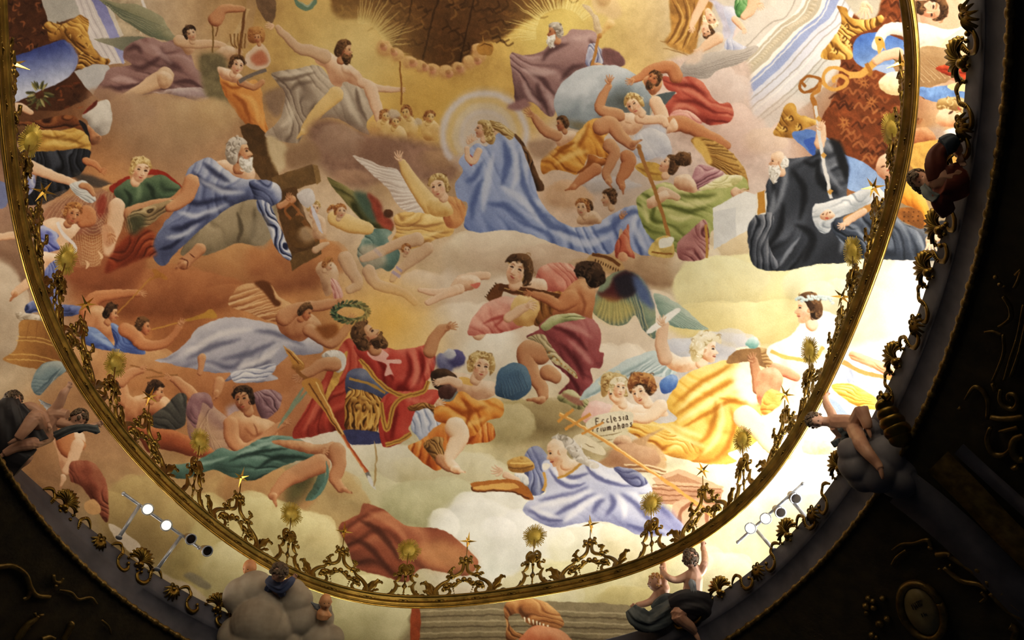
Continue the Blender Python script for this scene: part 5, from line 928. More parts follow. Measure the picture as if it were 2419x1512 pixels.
# ---- materials
def lin(c):
    c = [v/255. for v in c]; return tuple(v/12.92 if v <= .04045 else ((v+.055)/1.055)**2.4 for v in c)+(1,)
def mat(name, c1, c2, rough=.6, metal=0., scale=6., bump=.15, bscale=30., detail=6):
    m = bpy.data.materials.new(name); m.use_nodes = True; nt = m.node_tree; b = nt.nodes['Principled BSDF']
    tc = nt.nodes.new('ShaderNodeTexCoord'); n = nt.nodes.new('ShaderNodeTexNoise'); n.inputs['Scale'].default_value = scale; n.inputs['Detail'].default_value = detail
    r = nt.nodes.new('ShaderNodeValToRGB'); r.color_ramp.elements[0].color = lin(c1); r.color_ramp.elements[1].color = lin(c2); r.color_ramp.elements[0].position = .35; r.color_ramp.elements[1].position = .68
    nt.links.new(tc.outputs['Object'], n.inputs['Vector']); nt.links.new(n.outputs['Fac'], r.inputs['Fac']); nt.links.new(r.outputs['Color'], b.inputs['Base Color'])
    b.inputs['Roughness'].default_value = rough; b.inputs['Metallic'].default_value = metal
    if bump:
        n2 = nt.nodes.new('ShaderNodeTexNoise'); n2.inputs['Scale'].default_value = bscale; n2.inputs['Detail'].default_value = 4
        bp = nt.nodes.new('ShaderNodeBump'); bp.inputs['Strength'].default_value = bump; bp.inputs['Distance'].default_value = .02
        nt.links.new(tc.outputs['Object'], n2.inputs['Vector']); nt.links.new(n2.outputs['Fac'], bp.inputs['Height']); nt.links.new(bp.outputs['Normal'], b.inputs['Normal'])
    return m
GOLD = mat('gilding', (100, 80, 34), (142, 114, 52), .37, 1., 5, .14, 22, 3)
GOLDB = mat('bright_gilding', (206, 160, 60), (244, 206, 104), .3, 1., 9, .1, 30)
SUNM = mat('gilded_sun', (150, 128, 44), (186, 160, 66), .5, .45, 14, .1, 30)
STUC = mat('grey_stucco', (62, 63, 74), (88, 88, 100), .7, 0, 3, .12, 14)
DARK = mat('brown_gilded_ground', (44, 38, 24), (66, 56, 34), .75, 0, 4, .4, 16)
RELG = mat('dull_gilding', (100, 80, 38), (150, 124, 66), .4, .7, 8, .3, 24)
CLOUDM = mat('pale_stucco', (138, 128, 112), (174, 164, 146), .75, 0, 3, .08, 14)
CLOUDD = mat('grey_cloud_stucco', (92, 90, 96), (118, 116, 122), .75, 0, 3, .08, 14)
SKINM = mat('painted_stucco_skin', (168, 122, 98), (200, 156, 128), .5, 0, 5, .05, 20)
SKINW = mat('warm_stucco_skin', (196, 130, 84), (222, 164, 114), .5, 0, 5, .05, 20)
HAIRM = mat('brown_hair', (74, 58, 44), (112, 92, 68), .6, 0, 14, .5, 40)
HAIRB = mat('blond_hair', (168, 118, 56), (196, 150, 84), .6, 0, 14, .5, 40)
DRAPM = mat('slate_drapery', (58, 64, 66), (98, 104, 104), .65, 0, 4, .1, 16)
DRAPB = mat('black_drapery', (26, 24, 28), (46, 42, 46), .65, 0, 4, .1, 16)
DRAPN = mat('blue_drapery', (52, 62, 96), (84, 94, 126), .65, 0, 4, .1, 16)
COATM = mat('red_brown_coat', (74, 26, 14), (112, 46, 26), .65, 0, 4, .1, 16)
CUFFM = mat('blue_cuff', (34, 44, 56), (58, 70, 80), .6, 0, 4, .1, 16)
WINGM = mat('grey_wing', (128, 132, 136), (170, 172, 172), .65, 0, 8, .2, 30)
STEEL = mat('grey_metal_rail', (150, 158, 172), (196, 202, 212), .35, .4, 10, 0)
BLACKM = mat('dark_glass', (16, 14, 14), (40, 32, 26), .15, 0, 10, 0)
LAMPB = mat('lamp_housing', (120, 104, 70), (150, 130, 90), .45, .2, 10, 0)
EYEM = mat('dark_paint', (26, 18, 16), (44, 30, 26), .5, 0, 10, 0)
PLAST = mat('plain_plaster', (196, 188, 172), (214, 206, 190), .85, 0, 2, .1, 10)
GLOWM = bpy.data.materials.new('lit_lamp'); GLOWM.use_nodes = True
_e = GLOWM.node_tree.nodes['Principled BSDF']; _e.inputs['Emission Color'].default_value = (1, .74, .38, 1); _e.inputs['Emission Strength'].default_value = 7
# ---- closed curves of the room, traced and rounded off to smooth ovals
def oval(px, H, n=256, reg=.02, K=5):
    W = np.array([at_h(x, y, H)[:2] for x, y in px]); m = W.mean(0); s = 5.; u, v = ((W-m)/s).T
    A = np.stack([u*u, u*v, v*v, u, v], 1); a, b, c, d, g = np.linalg.lstsq(A, np.ones(len(u)), rcond=None)[0]
    M = np.array([[a, b/2], [b/2, c]]); ctr = np.linalg.solve(2*M, [-d, -g]); k = 1+ctr@M@ctr
    ev, R = np.linalg.eigh(M/k); ax = s/np.sqrt(ev); Cc = ctr*s+m
    if R[0, 0] < 0: pass
    q = (W-Cc)@R/ax; th = np.arctan2(q[:, 1], q[:, 0]); rr = np.hypot(q[:, 0], q[:, 1])-1
    B = [np.ones_like(th)]; w = [1.]
    for j in range(1, K+1): B += [np.cos(j*th), np.sin(j*th)]; w += [j*j]*2
    B = np.stack(B, 1); co = np.linalg.solve(B.T@B+reg*np.diag(np.array(w, float)), B.T@rr)
    def f(t):
        t = np.asarray(t, float); b_ = [np.ones_like(t)]
        for j in range(1, K+1): b_ += [np.cos(j*t), np.sin(j*t)]
        r = 1+np.stack(b_, -1)@co
        return Cc+(np.stack([np.cos(t)*r, np.sin(t)*r], -1)*ax)@R.T
    T_ = np.linspace(0, 2*np.pi, 4096, endpoint=False); P = f(T_)
    phi = np.unwrap(np.arctan2(P[:, 1]-Cc[1], P[:, 0]-Cc[0]))
    if phi[-1] < phi[0]: phi = phi[::-1]; P = P[::-1]
    return Cc, P                                # centre and dense polygon, counter-clockwise
RING_PX = [(-27,20),(-22,150),(-7,330),(22,500),(43,593),(74,693),(113,796),(165,899),(220,981),(305,1081),(400,1173),(501,1257),(600,1332),(685,1376),(803,1415),(905,1433),(1006,1437),(1108,1432),(1220,1420),(1302,1408),(1437,1372),(1539,1340),(1640,1295),(1742,1223),(1820,1149),(1847,1102),(1908,1017),(1951,930),(1972,892),(2006,820),(2041,737),(2075,655),(2106,586),(2127,520),(2144,426),(2158,310),(2168,206),(2173,103),(2171,0)]
E1_PX = [(2278,0),(2286,103),(2285,206),(2273,292),(2223,534),(2216,596),(2195,665),(2170,720),(2147,803),(2123,861),(2092,923),(1986,1091),(1962,1152),(1905,1223),(1851,1281),(1800,1325),(1674,1420),(1540,1480),(1440,1508),(156,1203),(271,1295),(372,1359),(508,1437)]
E3_PX = [(2385,0),(2381,138),(2364,344),(2340,510),(2295,655),(2247,809),(2195,930),(2158,1016),(2078,1163),(2003,1264),(1946,1325),(1851,1403),(1800,1454),(1720,1512),(37,1135),(74,1203),(142,1288),(223,1362),(339,1450),(440,1512)]
HR_, H1, H3 = 8.0, 7.2, 6.6
def resample(Cc, P, n, c=None):
    """the curve at N even directions seen from the point C"""
    c = Cc if c is None else c
    a = np.arctan2(P[:, 1]-c[1], P[:, 0]-c[0]); o = np.argsort(a); a = a[o]; r = np.hypot(P[o, 0]-c[0], P[o, 1]-c[1])
    a = np.concatenate([a-2*np.pi, a, a+2*np.pi]); r = np.concatenate([r, r, r])
    t = np.linspace(-np.pi, np.pi, n, endpoint=False)
    return t, np.interp(t, a, r)
RC, RP = oval(RING_PX, HR_, reg=.002); C1, P1 = oval(E1_PX, H1); C3, P3 = oval(E3_PX, H3)
OC = np.array([-1.0, 6.2]); NA = 320
tA, r1 = resample(C1, P1, NA, OC); _, r3 = resample(C3, P3, NA, OC)
DA = np.stack([np.cos(tA), np.sin(tA)], 1)
def ring3(r, H): return np.column_stack([OC+DA*r[:, None], np.full(NA, H+CAMZ)])
def loft(name, loops, mat_, parent=None, flip=False, closed=True):
    n = len(loops[0]); V = np.vstack(loops); F = []
    for k in range(len(loops)-1):
        for i in range(n if closed else n-1):
            j = (i+1) % n; q = (k*n+i, k*n+j, (k+1)*n+j, (k+1)*n+i); F.append(q[::-1] if flip else q)
    return mesh_obj(name, V, F, mat_, parent)
# ---- the vault: a shallow oval dome over the opening
DC, DAX, DB0, DTOP = (-1.0, 6.2), (8.4, 10.6), 6.9, 4.1
def on_vault(x, y, grow=0.):
    d = np.stack([(x-1209.5)/FPX, CE+(y-756)/FPX*SE, SE-(y-756)/FPX*CE], -1)
    s = np.array([1/(DAX[0]+grow), 1/(DAX[1]+grow), 1/(DTOP+grow)]); o = -np.array([DC[0], DC[1], DB0])*s; d2 = d*s
    a = (d2*d2).sum(-1); b = (d2*o).sum(-1); c = (o*o).sum()-1; disc = b*b-a*c
    t = (-b+np.sqrt(np.maximum(disc, 0)))/a
    return d*t[..., None]+np.array([0, 0, CAMZ]), disc > 0
gx, gy = np.meshgrid(FX0+(np.arange(CW)+.5)*SP, FY0+(np.arange(CH)+.5)*SP)
VP, ok = on_vault(gx, gy)
rel = (VP[..., :2]-OC); an = np.arctan2(rel[..., 1], rel[..., 0]); rr1 = np.interp(an, tA, r1, period=2*np.pi)
ok &= (VP[..., 2] > CAMZ+DB0+.25)
# paint only what lies over the opening and what a step to the side could show of the rest
px_margin = np.zeros_like(ok); lim = at_h
hh = VP[..., 2]-CAMZ; k = H1/hh; q2 = VP[..., :2]*k[..., None]-OC; aa = np.arctan2(q2[..., 1], q2[..., 0])
ok &= np.hypot(q2[..., 0], q2[..., 1]) < np.interp(aa, tA, r1, period=2*np.pi)+.9
idx = -np.ones(ok.shape, np.int64); idx[ok] = np.arange(ok.sum())
fq = ok[:-1, :-1] & ok[1:, :-1] & ok[:-1, 1:] & ok[1:, 1:]
F4 = np.stack([idx[:-1, :-1][fq], idx[:-1, 1:][fq], idx[1:, 1:][fq], idx[1:, :-1][fq]], 1)
me = bpy.data.meshes.new('ceiling_fresco'); V4 = VP[ok].astype(np.float32)
me.vertices.add(len(V4)); me.vertices.foreach_set('co', V4.ravel())
me.loops.add(F4.size); me.loops.foreach_set('vertex_index', F4.ravel().astype(np.int32))
me.polygons.add(len(F4)); me.polygons.foreach_set('loop_start', np.arange(0, F4.size, 4, dtype=np.int32)); me.polygons.foreach_set('loop_total', np.full(len(F4), 4, np.int32))
me.update(); me.polygons.foreach_set('use_smooth', np.ones(len(F4), bool))
cs = CV[ok]; cl = np.where(cs <= .04045, cs/12.92, ((cs+.055)/1.055)**2.4)
at = me.color_attributes.new('pigment', 'FLOAT_COLOR', 'POINT'); at.data.foreach_set('color', np.column_stack([cl, np.ones(len(cl))]).astype(np.float32).ravel())
FR = bpy.data.materials.new('fresco_plaster'); FR.use_nodes = True; nt = FR.node_tree; bs = nt.nodes['Principled BSDF']
an_ = nt.nodes.new('ShaderNodeAttribute'); an_.attribute_name = 'pigment'
tc = nt.nodes.new('ShaderNodeTexCoord'); ns = nt.nodes.new('ShaderNodeTexNoise'); ns.inputs['Scale'].default_value = 46; ns.inputs['Detail'].default_value = 8; ns.inputs['Roughness'].default_value = .7
mr = nt.nodes.new('ShaderNodeMapRange'); mr.inputs['To Min'].default_value = .86; mr.inputs['To Max'].default_value = 1.14
mx = nt.nodes.new('ShaderNodeVectorMath'); mx.operation = 'SCALE'
nt.links.new(tc.outputs['Object'], ns.inputs['Vector']); nt.links.new(ns.outputs['Fac'], mr.inputs['Value']); nt.links.new(an_.outputs['Color'], mx.inputs[0]); nt.links.new(mr.outputs['Result'], mx.inputs['Scale'])
nt.links.new(mx.outputs['Vector'], bs.inputs['Base Color']); bs.inputs['Roughness'].default_value = .92; bs.inputs['Specular IOR Level'].default_value = .15
me.materials.append(FR)
tag(link(bpy.data.objects.new('ceiling_fresco', me)), 'painted ceiling fresco of robed figures and angels on warm clouds above the golden crown', 'fresco')
# plain vault behind the painting and the ledge under its edge
loops = []
for k in range(13):
    f_ = math.pi/2*k/12; c_, s_ = math.cos(f_), math.sin(f_)
    loops.append(np.column_stack([DC[0]+DA[:, 0]*(DAX[0]+.08)*max(c_, .002), DC[1]+DA[:, 1]*(DAX[1]+.08)*max(c_, .002), np.full(NA, CAMZ+DB0+(DTOP+.08)*s_)]))
structure(loft('ceiling', loops, PLAST, flip=True))
Lout = np.column_stack([DC[0]+DA[:, 0]*(DAX[0]+.1), DC[1]+DA[:, 1]*(DAX[1]+.1), np.full(NA, CAMZ+DB0)])
structure(loft('trim_1', [ring3(r1+.12, H1-.25), Lout, Lout-[0, 0, .2], ring3(r1+.3, H1-.6)], PLAST, flip=True))
# ---- the grey cornice round the opening
cor = thing('oval_cornice', 'dark grey oval cornice with gilded shells and scrolls framing the painted ceiling', 'cornice', (OC[0], OC[1], CAMZ+H1))
LOC = np.array([OC[0], OC[1], CAMZ+H1])
def mixr(f): return r1*(1-f)+r3*f
prof = [(0, H1-.26, .14), (0, H1, .14), (0, H1+.03, .03), (0, H1, 0), (.30, H1-.2, 0), (.36, H1-.28, .0), (.42, H1-.28, .0), (.6, H1-.42, .05), (.9, H3+.06, .03), (1., H3, 0)]
loft('cove', [ring3(mixr(f)+o, h)-LOC for f, h, o in prof], STUC, cor)
def sweep(path, nrm, pr, closed=True):
    """profile PR of (out, up) pairs carried along PATH with outward normals NRM"""
    n = len(path); L = []
    for o, u in pr: L.append(path+nrm*o+np.array([0, 0, u]))
    return L
def outward(P):
    d = np.roll(P, -1, 0)-np.roll(P, 1, 0); n = np.column_stack([d[:, 1], -d[:, 0], np.zeros(len(P))]); return n/np.linalg.norm(n, axis=1)[:, None]
e3 = ring3(r3, H3); n3 = outward(e3)
circ = [(.03*math.cos(t), .03*math.sin(t)) for t in np.linspace(0, 2*math.pi, 9)]
loft('bead_moulding', [q-LOC for q in sweep(e3, n3, circ)], RELG, cor)
VV, FF = [], []                              # the dashes of the bead and reel
seg = np.linalg.norm(np.roll(e3, -1, 0)-e3, axis=1); cum = np.concatenate([[0], np.cumsum(seg)]); tot = cum[-1]
def along(path, c_, s):
    s = s % c_[-1]; i = min(int(np.searchsorted(c_, s, 'right'))-1, len(path)-1); f = (s-c_[i])/(c_[i+1]-c_[i]); return path[i]*(1-f)+path[(i+1) % len(path)]*f
def tube_geo(P, R, n=8, flat=1.0, up=None, caps=True):
    """rings round a 3-D polyline: vertices and faces"""
    P = np.asarray(P, float); R = np.asarray(R, float); d = np.gradient(P, axis=0); d /= np.linalg.norm(d, axis=1)[:, None]+1e-9
    u = np.array([0, 0, 1.]) if up is None else np.asarray(up, float); V = []; F = []
    for p, t, r in zip(P, d, R):
        a = u-t*(u@t)
        if np.linalg.norm(a) < 1e-4: a = np.array([1., 0, 0])-t*t[0]
        a /= np.linalg.norm(a); b = np.cross(t, a)
        for k in range(n):
            w = 2*math.pi*k/n; V.append(p+(a*math.cos(w)*flat+b*math.sin(w))*r)
    m = len(P)
    for i in range(m-1):
        for k in range(n): j = (k+1) % n; F.append((i*n+k, i*n+j, (i+1)*n+j, (i+1)*n+k))
    if caps: F.append(tuple(range(n))[::-1]); F.append(tuple((m-1)*n+k for k in range(n)))
    return V, F
class MB:
    def __init__(s): s.V = []; s.F = []
    def add(s, VF): o = len(s.V); s.V += [np.asarray(v, float) for v in VF[0]]; s.F += [tuple(i+o for i in f) for f in VF[1]]; return s
    def tube(s, P, R, n=8, flat=1., up=None, sm=5):
        P = crom(np.asarray(P, float), False, sm) if len(P) > 2 else np.asarray(P, float)
        R = np.interp(np.linspace(0, 1, len(P)), np.linspace(0, 1, len(R)), R) if np.ndim(R) else np.full(len(P), R)
        return s.add(tube_geo(P, R, n, flat, up))
    def blob(s, c, r, seg=10, rings=6):
        r = np.asarray([r]*3 if np.ndim(r) == 0 else r, float); c = np.asarray(c, float); V = [c+[0, 0, r[2]]]; F = []
        for i in range(1, rings):
            f = math.pi*i/rings
            for k in range(seg): w = 2*math.pi*k/seg; V.append(c+r*np.array([math.sin(f)*math.cos(w), math.sin(f)*math.sin(w), math.cos(f)]))
        V.append(c-[0, 0, r[2]]); m = len(V)-1
        for k in range(seg):
            j = (k+1) % seg; F.append((0, 1+k, 1+j)); F.append((m, 1+(rings-2)*seg+j, 1+(rings-2)*seg+k))
            for i in range(rings-2): F.append((1+i*seg+k, 1+(i+1)*seg+k, 1+(i+1)*seg+j, 1+i*seg+j))
        return s.add((V, F))
    def spiral(s, c, r0, r1, turns, w, start=0., e1=(1, 0, 0), e2=(0, 0, 1), sgn=1):
        c = np.asarray(c, float); e1 = np.asarray(e1, float); e2 = np.asarray(e2, float); t = np.linspace(0, 1, int(14*turns)+4)
        a = start+sgn*2*math.pi*turns*t; r = r0+(r1-r0)*t
        P = [c+(e1*math.cos(q)+e2*math.sin(q))*z for q, z in zip(a, r)]
        s.add(tube_geo(P, w*(1-.45*t), 7)); s.blob(P[-1], w*1.25, 8, 5); return s
    def leaf(s, P, w, e, th=.012, lobes=3):
        """an acanthus leaf: a curling lobed blade along P, its width along the vector E"""
        P = crom(np.asarray(P, float), False, 5); n = len(P); e = np.asarray(e, float); d = np.gradient(P, axis=0); V = []; F = []
        for i in range(n):
            t = i/(n-1); ww = w*(math.sin(math.pi*min(1, t*.93+.05))**.7)*(1+.32*math.sin(t*lobes*2*math.pi)); nn = np.cross(d[i], e); nn /= np.linalg.norm(nn)+1e-9
            for k, u in enumerate((-1, -.5, 0, .5, 1)): V.append(P[i]+e*u*ww+nn*th*(1.6 if k == 2 else (-.6 if k in (1, 3) else .3))); 
            for k, u in enumerate((1, .5, 0, -.5, -1)): V.append(P[i]+e*u*ww+nn*(th*(1.6 if k == 2 else (-.6 if k in (1, 3) else .3))-th*1.2))
        for i in range(n-1):
            for k in range(10): j = (k+1) % 10; F.append((i*10+k, i*10+j, (i+1)*10+j, (i+1)*10+k))
        F.append(tuple(range(10))[::-1]); F.append(tuple((n-1)*10+k for k in range(10)))
        return s.add((V, F))
    def build(s, name, m, parent=None, smooth=True): return mesh_obj(name, s.V, s.F, m, parent, smooth)
b = MB()
s_ = 0.
while s_ < tot-.2:
    P = [along(e3, cum, s_+q)-LOC for q in (.0, .035, .07, .105, .14)]
    b.add(tube_geo(P, [.012, .04, .046, .04, .012], 7)); P = [along(e3, cum, s_+.175)-LOC]
    b.blob(P[0], .034, 7, 5); s_ += .21
b.build('bead_row', RELG, cor)
# ---- the dark lower shell of the dome
def shell_r(H): return r3+(H3-H)*1.05+.10*np.maximum(0, H3-H)**1.5*.3
HS = [6.6, 6.56, 6.2, 5.6, 5.0, 4.2, 3.4, 2.6, 1.6, .4]
structure(loft('wall_around', [ring3(shell_r(h)+(.03 if i else 0), h) for i, h in enumerate(HS)], DARK))
def on_shell(x, y, off=0.):
    lo, hi = .4, H3
    for _ in range(40):
        m_ = (lo+hi)/2; p = at_h(x, y, m_); v = p[:2]-OC; r = np.interp(math.atan2(v[1], v[0]), tA, shell_r(m_), period=2*np.pi)
        if np.hypot(*v) > r: hi = m_          # past the wall: the wall is met lower down
        else: lo = m_
    d = ray(x, y); p = at_h(x, y, lo); return p-d/np.linalg.norm(d)*off
# ---------------------------------------------------------------- the hanging crown
_, rR = resample(RC, RP, NA, RC); tR = tA
RL = np.column_stack([RC+DA*rR[:, None], np.full(NA, CAMZ+HR_)]); RN = outward(RL); CO = np.array([RC[0], RC[1], CAMZ+HR_])
crown = thing('hanging_crown', 'golden openwork crown ring with suns and stars held up under the painted ceiling', 'crown', CO)
rp = [(0, .03), (-.012, 0), (-.036, -.012), (-.062, 0), (-.07, .026), (-.062, .042), (-.08, .054), (-.074, .066), (-.05, .1), (-.052, .13), (-.07, .148), (-.068, .16), (-.088, .17), (-.094, .19), (-.084, .205), (-.03, .205), (0, .185), (.01, .09), (.004, .04), (0, .03)]
RG = MB()
def loft_geo(loops):
    n = len(loops[0]); return [v for L in loops for v in L], [(k*n+i, k*n+(i+1) % n, (k+1)*n+(i+1) % n, (k+1)*n+i) for k in range(len(loops)-1) for i in range(n)]
RG.add(loft_geo([q-CO for q in sweep(RL, RN, rp)]))
segR = np.linalg.norm(np.roll(RL, -1, 0)-RL, axis=1); cR = np.concatenate([[0], np.cumsum(segR)])
def frame_at(s):
    p = along(RL, cR, s); q = along(RL, cR, s+.05); o = along(RL, cR, s-.05); t = q-o; t /= np.linalg.norm(t); n = np.array([t[1], -t[0], 0]); return p, t, n
b = RG
s_ = .15
while s_ < cR[-1]-.2:                       # raised ovals and rosettes along the inner face
    p, t, n = frame_at(s_); c = p-n*.056+np.array([0, 0, .112])-CO
    ov = [c+t*.075*math.cos(w)+np.array([0, 0, .02*math.sin(w)]) for w in np.linspace(0, 2*math.pi, 13)]
    b.add(tube_geo(ov, [.007]*13, 5)); b.blob(c, (.028, .028, .01), 8, 4)
    for k in (-.13, .13, -.2, .2): b.blob(c+t*k, .009, 6, 4)
    s_ += .62
b.build('ring_moulding', GOLD, crown)
loft('bottom_bead', [q-CO for q in sweep(RL, RN, [(-.046+.014*math.cos(w_), -.008+.014*math.sin(w_)) for w_ in np.linspace(0, 2*math.pi, 9)])], GOLDB, crown)
LEAN = math.radians(18.5)
def crest_mesh(kind):
    """one piece of the openwork cresting: u along the ring, v up, y towards the outside"""
    m = MB(); E = (1, 0, 0)
    T2 = lambda P, R, y=0: m.tube([(u, y, v) for u, v in P], R, 8, .8, (0, 1, 0))
    B2 = lambda u, v, r, y=0: m.blob((u, y, v), r, 9, 6)
    if kind == 'sun':
        for s in (-1, 1):
            T2([(s*.33, -.02), (s*.21, .06), (s*.15, .17), (s*.14, .27), (s*.19, .37)], [.026, .034, .036, .032, .014])
            T2([(s*.16, .36), (s*.11, .43), (s*.095, .52), (s*.1, .6)], [.02, .034, .034, .03]); T2([(s*.10, .60), (s*.115, .72), (s*.06, .8), (s*.015, .75), (s*.03, .70)], [.03, .03, .026, .02, .012])
            T2([(s*.1, .5), (s*.15, .53), (s*.2, .5), (s*.21, .55), (s*.18, .57)], [.022, .02, .016, .013, .008]); B2(s*.185, .565, .02)
            m.leaf([(s*.30, 0, 0), (s*.23, .0, .07), (s*.2, 0, .16)], .04, (.5, .0, .5)); m.leaf([(s*.05, -.02, .62), (s*.1, -.05, .56), (s*.07, -.06, .48)], .06, (.8, 0, .4))
            T2([(s*.06, .245), (s*.11, .25), (s*.145, .26)], [.014, .017, .014]); B2(s*.1, .25, .022)
            B2(s*.06, .68, (.05, .045, .05)); B2(s*.03, .6, (.045, .05, .05))
        for k in range(5): m.blob((-.16+.08*k, 0, .0), (.055, .03, .05), 8, 5)
        m.leaf([(0, -.03, .74), (0, -.07, .62), (0, -.03, .48)], .075, (1, 0, 0)); T2([(0, .5), (0, .4)], [.03, .018])
        T2([(0, .41), (0, .02)], .014); m.add(([np.array(p) for p in ((0, 0, .36), (.05, 0, .25), (0, 0, .14), (-.05, 0, .25), (0, .03, .25), (0, -.03, .25))], [(0, 1, 5), (1, 2, 5), (2, 3, 5), (3, 0, 5), (1, 0, 4), (2, 1, 4), (3, 2, 4), (0, 3, 4)])); B2(0, .4, .02); B2(0, .1, .02)
    else:
        for s in (-1, 1):
            T2([(s*.46, -.02), (s*.485, .10), (s*.45, .21), (s*.37, .30), (s*.29, .35), (s*.25, .42)], [.045, .045, .04, .034, .03, .022])
            m.spiral((s*.29, 0, .46), .045, .012, .8, .02, sgn=s); B2(s*.22, .45, (.06, .05, .05)); m.leaf([(s*.2, -.02, .44), (s*.25, -.05, .55), (s*.17, -.07, .6)], .055, (.7, 0, .5)); 
            T2([(s*.25, .44), (s*.14, .47), (s*.06, .55), (s*.035, .66), (s*.04, .76)], [.03, .034, .034, .032, .03])
            B2(s*.07, .8, (.05, .045, .05)); m.spiral((s*.08, 0, .87), .04, .012, .8, .018, start=2, sgn=-s); B2(s*.11, .75, .028)
            T2([(s*.45, .12), (s*.42, .03), (s*.33, .0), (s*.25, .03), (s*.22, .1), (s*.25, .17)], [.03, .03, .03, .03, .028, .02])
            m.spiral((s*.3, -.01, .20), .075, .02, 1.1, .026, start=math.pi/2, sgn=s); B2(s*.30, .22, (.06, .06, .05)); B2(s*.25, .25, (.05, .05, .045)); B2(s*.34, .16, .04); m.leaf([(s*.24, -.03, .27), (s*.17, -.05, .2), (s*.11, -.03, .26)], .05, (.5, 0, .6))
            T2([(s*.24, .24), (s*.16, .22), (s*.1, .29), (s*.04, .33)], [.03, .026, .03, .03]); B2(s*.1, .34, (.045, .04, .045)); B2(s*.16, .27, .035)
            for q in range(3): B2(s*(.17-.012*q), .16-.05*q, .017-.003*q)
            m.leaf([(s*.47, 0, .0), (s*.55, -.01, .14), (s*.62, -.03, .26), (s*.70, -.06, .31), (s*.74, -.08, .25)], .07, (.55, 0, -.5*s)); m.leaf([(s*.49, -.02, .0), (s*.60, -.05, .08), (s*.68, -.07, .1)], .045, (.3, 0, .8)); m.leaf([(s*.48, .02, .02), (s*.53, .03, .18), (s*.55, .02, .3)], .045, (.9, 0, .1))
            m.leaf([(s*.6, .0, -.02), (s*.70, -.02, .05), (s*.8, 0, -.01)], .06, (0, .5, .8))
        B2(0, .36, (.05, .045, .05)); B2(0, .86, (.045, .045, .06)); B2(0, .74, .045); T2([(0, .84), (0, .95)], [.03, .012])
    me = bpy.data.meshes.new('crest_scrollwork'); me.from_pydata([tuple(map(float, v)) for v in m.V], [], m.F); me.polygons.foreach_set('use_smooth', [True]*len(me.polygons)); me.materials.append(GOLD); return me
def sun_mesh():
    V, F = [], []; m = MB(); R0, R1, n = .125, .225, 46
    V = [np.array([0, -.05, 0])]
    for k, (r, y) in enumerate(((.05, -.045), (.09, -.03), (R0, -.004), (R0, .012), (.06, .03))):
        for i in range(24): w = 2*math.pi*i/24; V.append(np.array([r*math.cos(w), y, r*math.sin(w)]))
    F = [(0, 1+(i+1) % 24, 1+i) for i in range(24)]
    for k in range(4):
        for i in range(24): j = (i+1) % 24; F.append((1+k*24+i, 1+k*24+j, 1+(k+1)*24+j, 1+(k+1)*24+i))
    F.append(tuple(1+4*24+i for i in range(24))); m.add((V, F)); rs = np.random.RandomState(3)
    for i in range(n):
        w = 2*math.pi*(i+.3*rs.rand())/n; L = R1*(.86+.22*rs.rand()); d = np.array([math.cos(w), 0, math.sin(w)]); e = np.array([-math.sin(w), 0, math.cos(w)]); h = .0085+.004*rs.rand()
        m.add(([d*R0*.94+e*h, d*R0*.94-e*h, d*L+e*h*.7, d*L-e*h*.7, d*R0*.94+np.array([0, -.012, 0]), d*L*.98+np.array([0, -.006, 0])], [(0, 4, 5, 2), (4, 1, 3, 5), (1, 0, 2, 3), (2, 5, 3), (0, 1, 4)]))
    me = bpy.data.meshes.new('sun'); me.from_pydata([tuple(map(float, v)) for v in m.V], [], m.F); me.polygons.foreach_set('use_smooth', [i < 24*5+1 for i in range(len(me.polygons))]); me.materials.append(SUNM); return me
def star_mesh():
    m = MB(); r = .026
    V = []; F = []
    for d in ((1, 0, 0), (-1, 0, 0), (0, 1, 0), (0, -1, 0), (0, 0, 1), (0, 0, -1)):
        R = .2 if d[2] else .172; d = np.array(d, float); a = np.array([d[1], d[2], d[0]]); b_ = np.cross(d, a); o = len(V)
        V += [d*R, d*r+a*r, d*r+b_*r, d*r-a*r, d*r-b_*r]; F += [(o, o+1, o+2), (o, o+2, o+3), (o, o+3, o+4), (o, o+4, o+1)]
    m.add((V, F)); me = bpy.data.meshes.new('star'); me.from_pydata([tuple(map(float, v)) for v in m.V], [], m.F); me.materials.append(GOLDB); return me
def rod_mesh(z0, z1):
    g = tube_geo([(0, 0, z0), (0, 0, (z0+z1)/2), (0, 0, z1)], [.009]*3, 6); me = bpy.data.meshes.new('rod'); me.from_pydata([tuple(map(float, v)) for v in g[0]], [], g[1]); me.materials.append(GOLD); return me
CM = {'sun': crest_mesh('sun'), 'star': crest_mesh('star')}; TM = {'sun': sun_mesh(), 'star': star_mesh()}; RM = {'sun': rod_mesh(-.45, -.1), 'star': rod_mesh(-.38, -.15)}
SUN_PX = [(70,335),(155,615),(275,857),(470,1045),(690,1212),(965,1300),(1262,1268),(1537,1187),(1755,1042),(1912,830),(2017,597),(2108,310)]
STAR_PX = [(20,150),(105,450),(203,720),(350,940),(570,1130),(815,1255),(1107,1275),(1395,1235),(1663,1112),(1855,930),(1990,703),(2062,440),(2128,152)]
def up_of(n, a): return np.array([0, 0, math.cos(a)])+n*math.sin(a)
def place_crest(kind, x, y, h0):
    best = None
    for s in np.linspace(0, cR[-1], 1200, endpoint=False):
        p, t, n = frame_at(s); p = p-n*.045+np.array([0, 0, .195])
        q = proj(p)
        if depth(p) < .5 or abs(q[0]-x)+abs(q[1]-y) > 420: continue
        for la in (4, 8, 12, 16, 20):
            u = up_of(n, math.radians(la))
            for h in (h0*.8, h0*.9, h0, h0*1.1):
                q = proj(p+u*h); e = (q[0]-x)**2+(q[1]-y)**2+(40*(h/h0-1))**2+(1.2*(la-13))**2
                if best is None or e < best[0]: best = (e, s, h, math.radians(la))
    return best
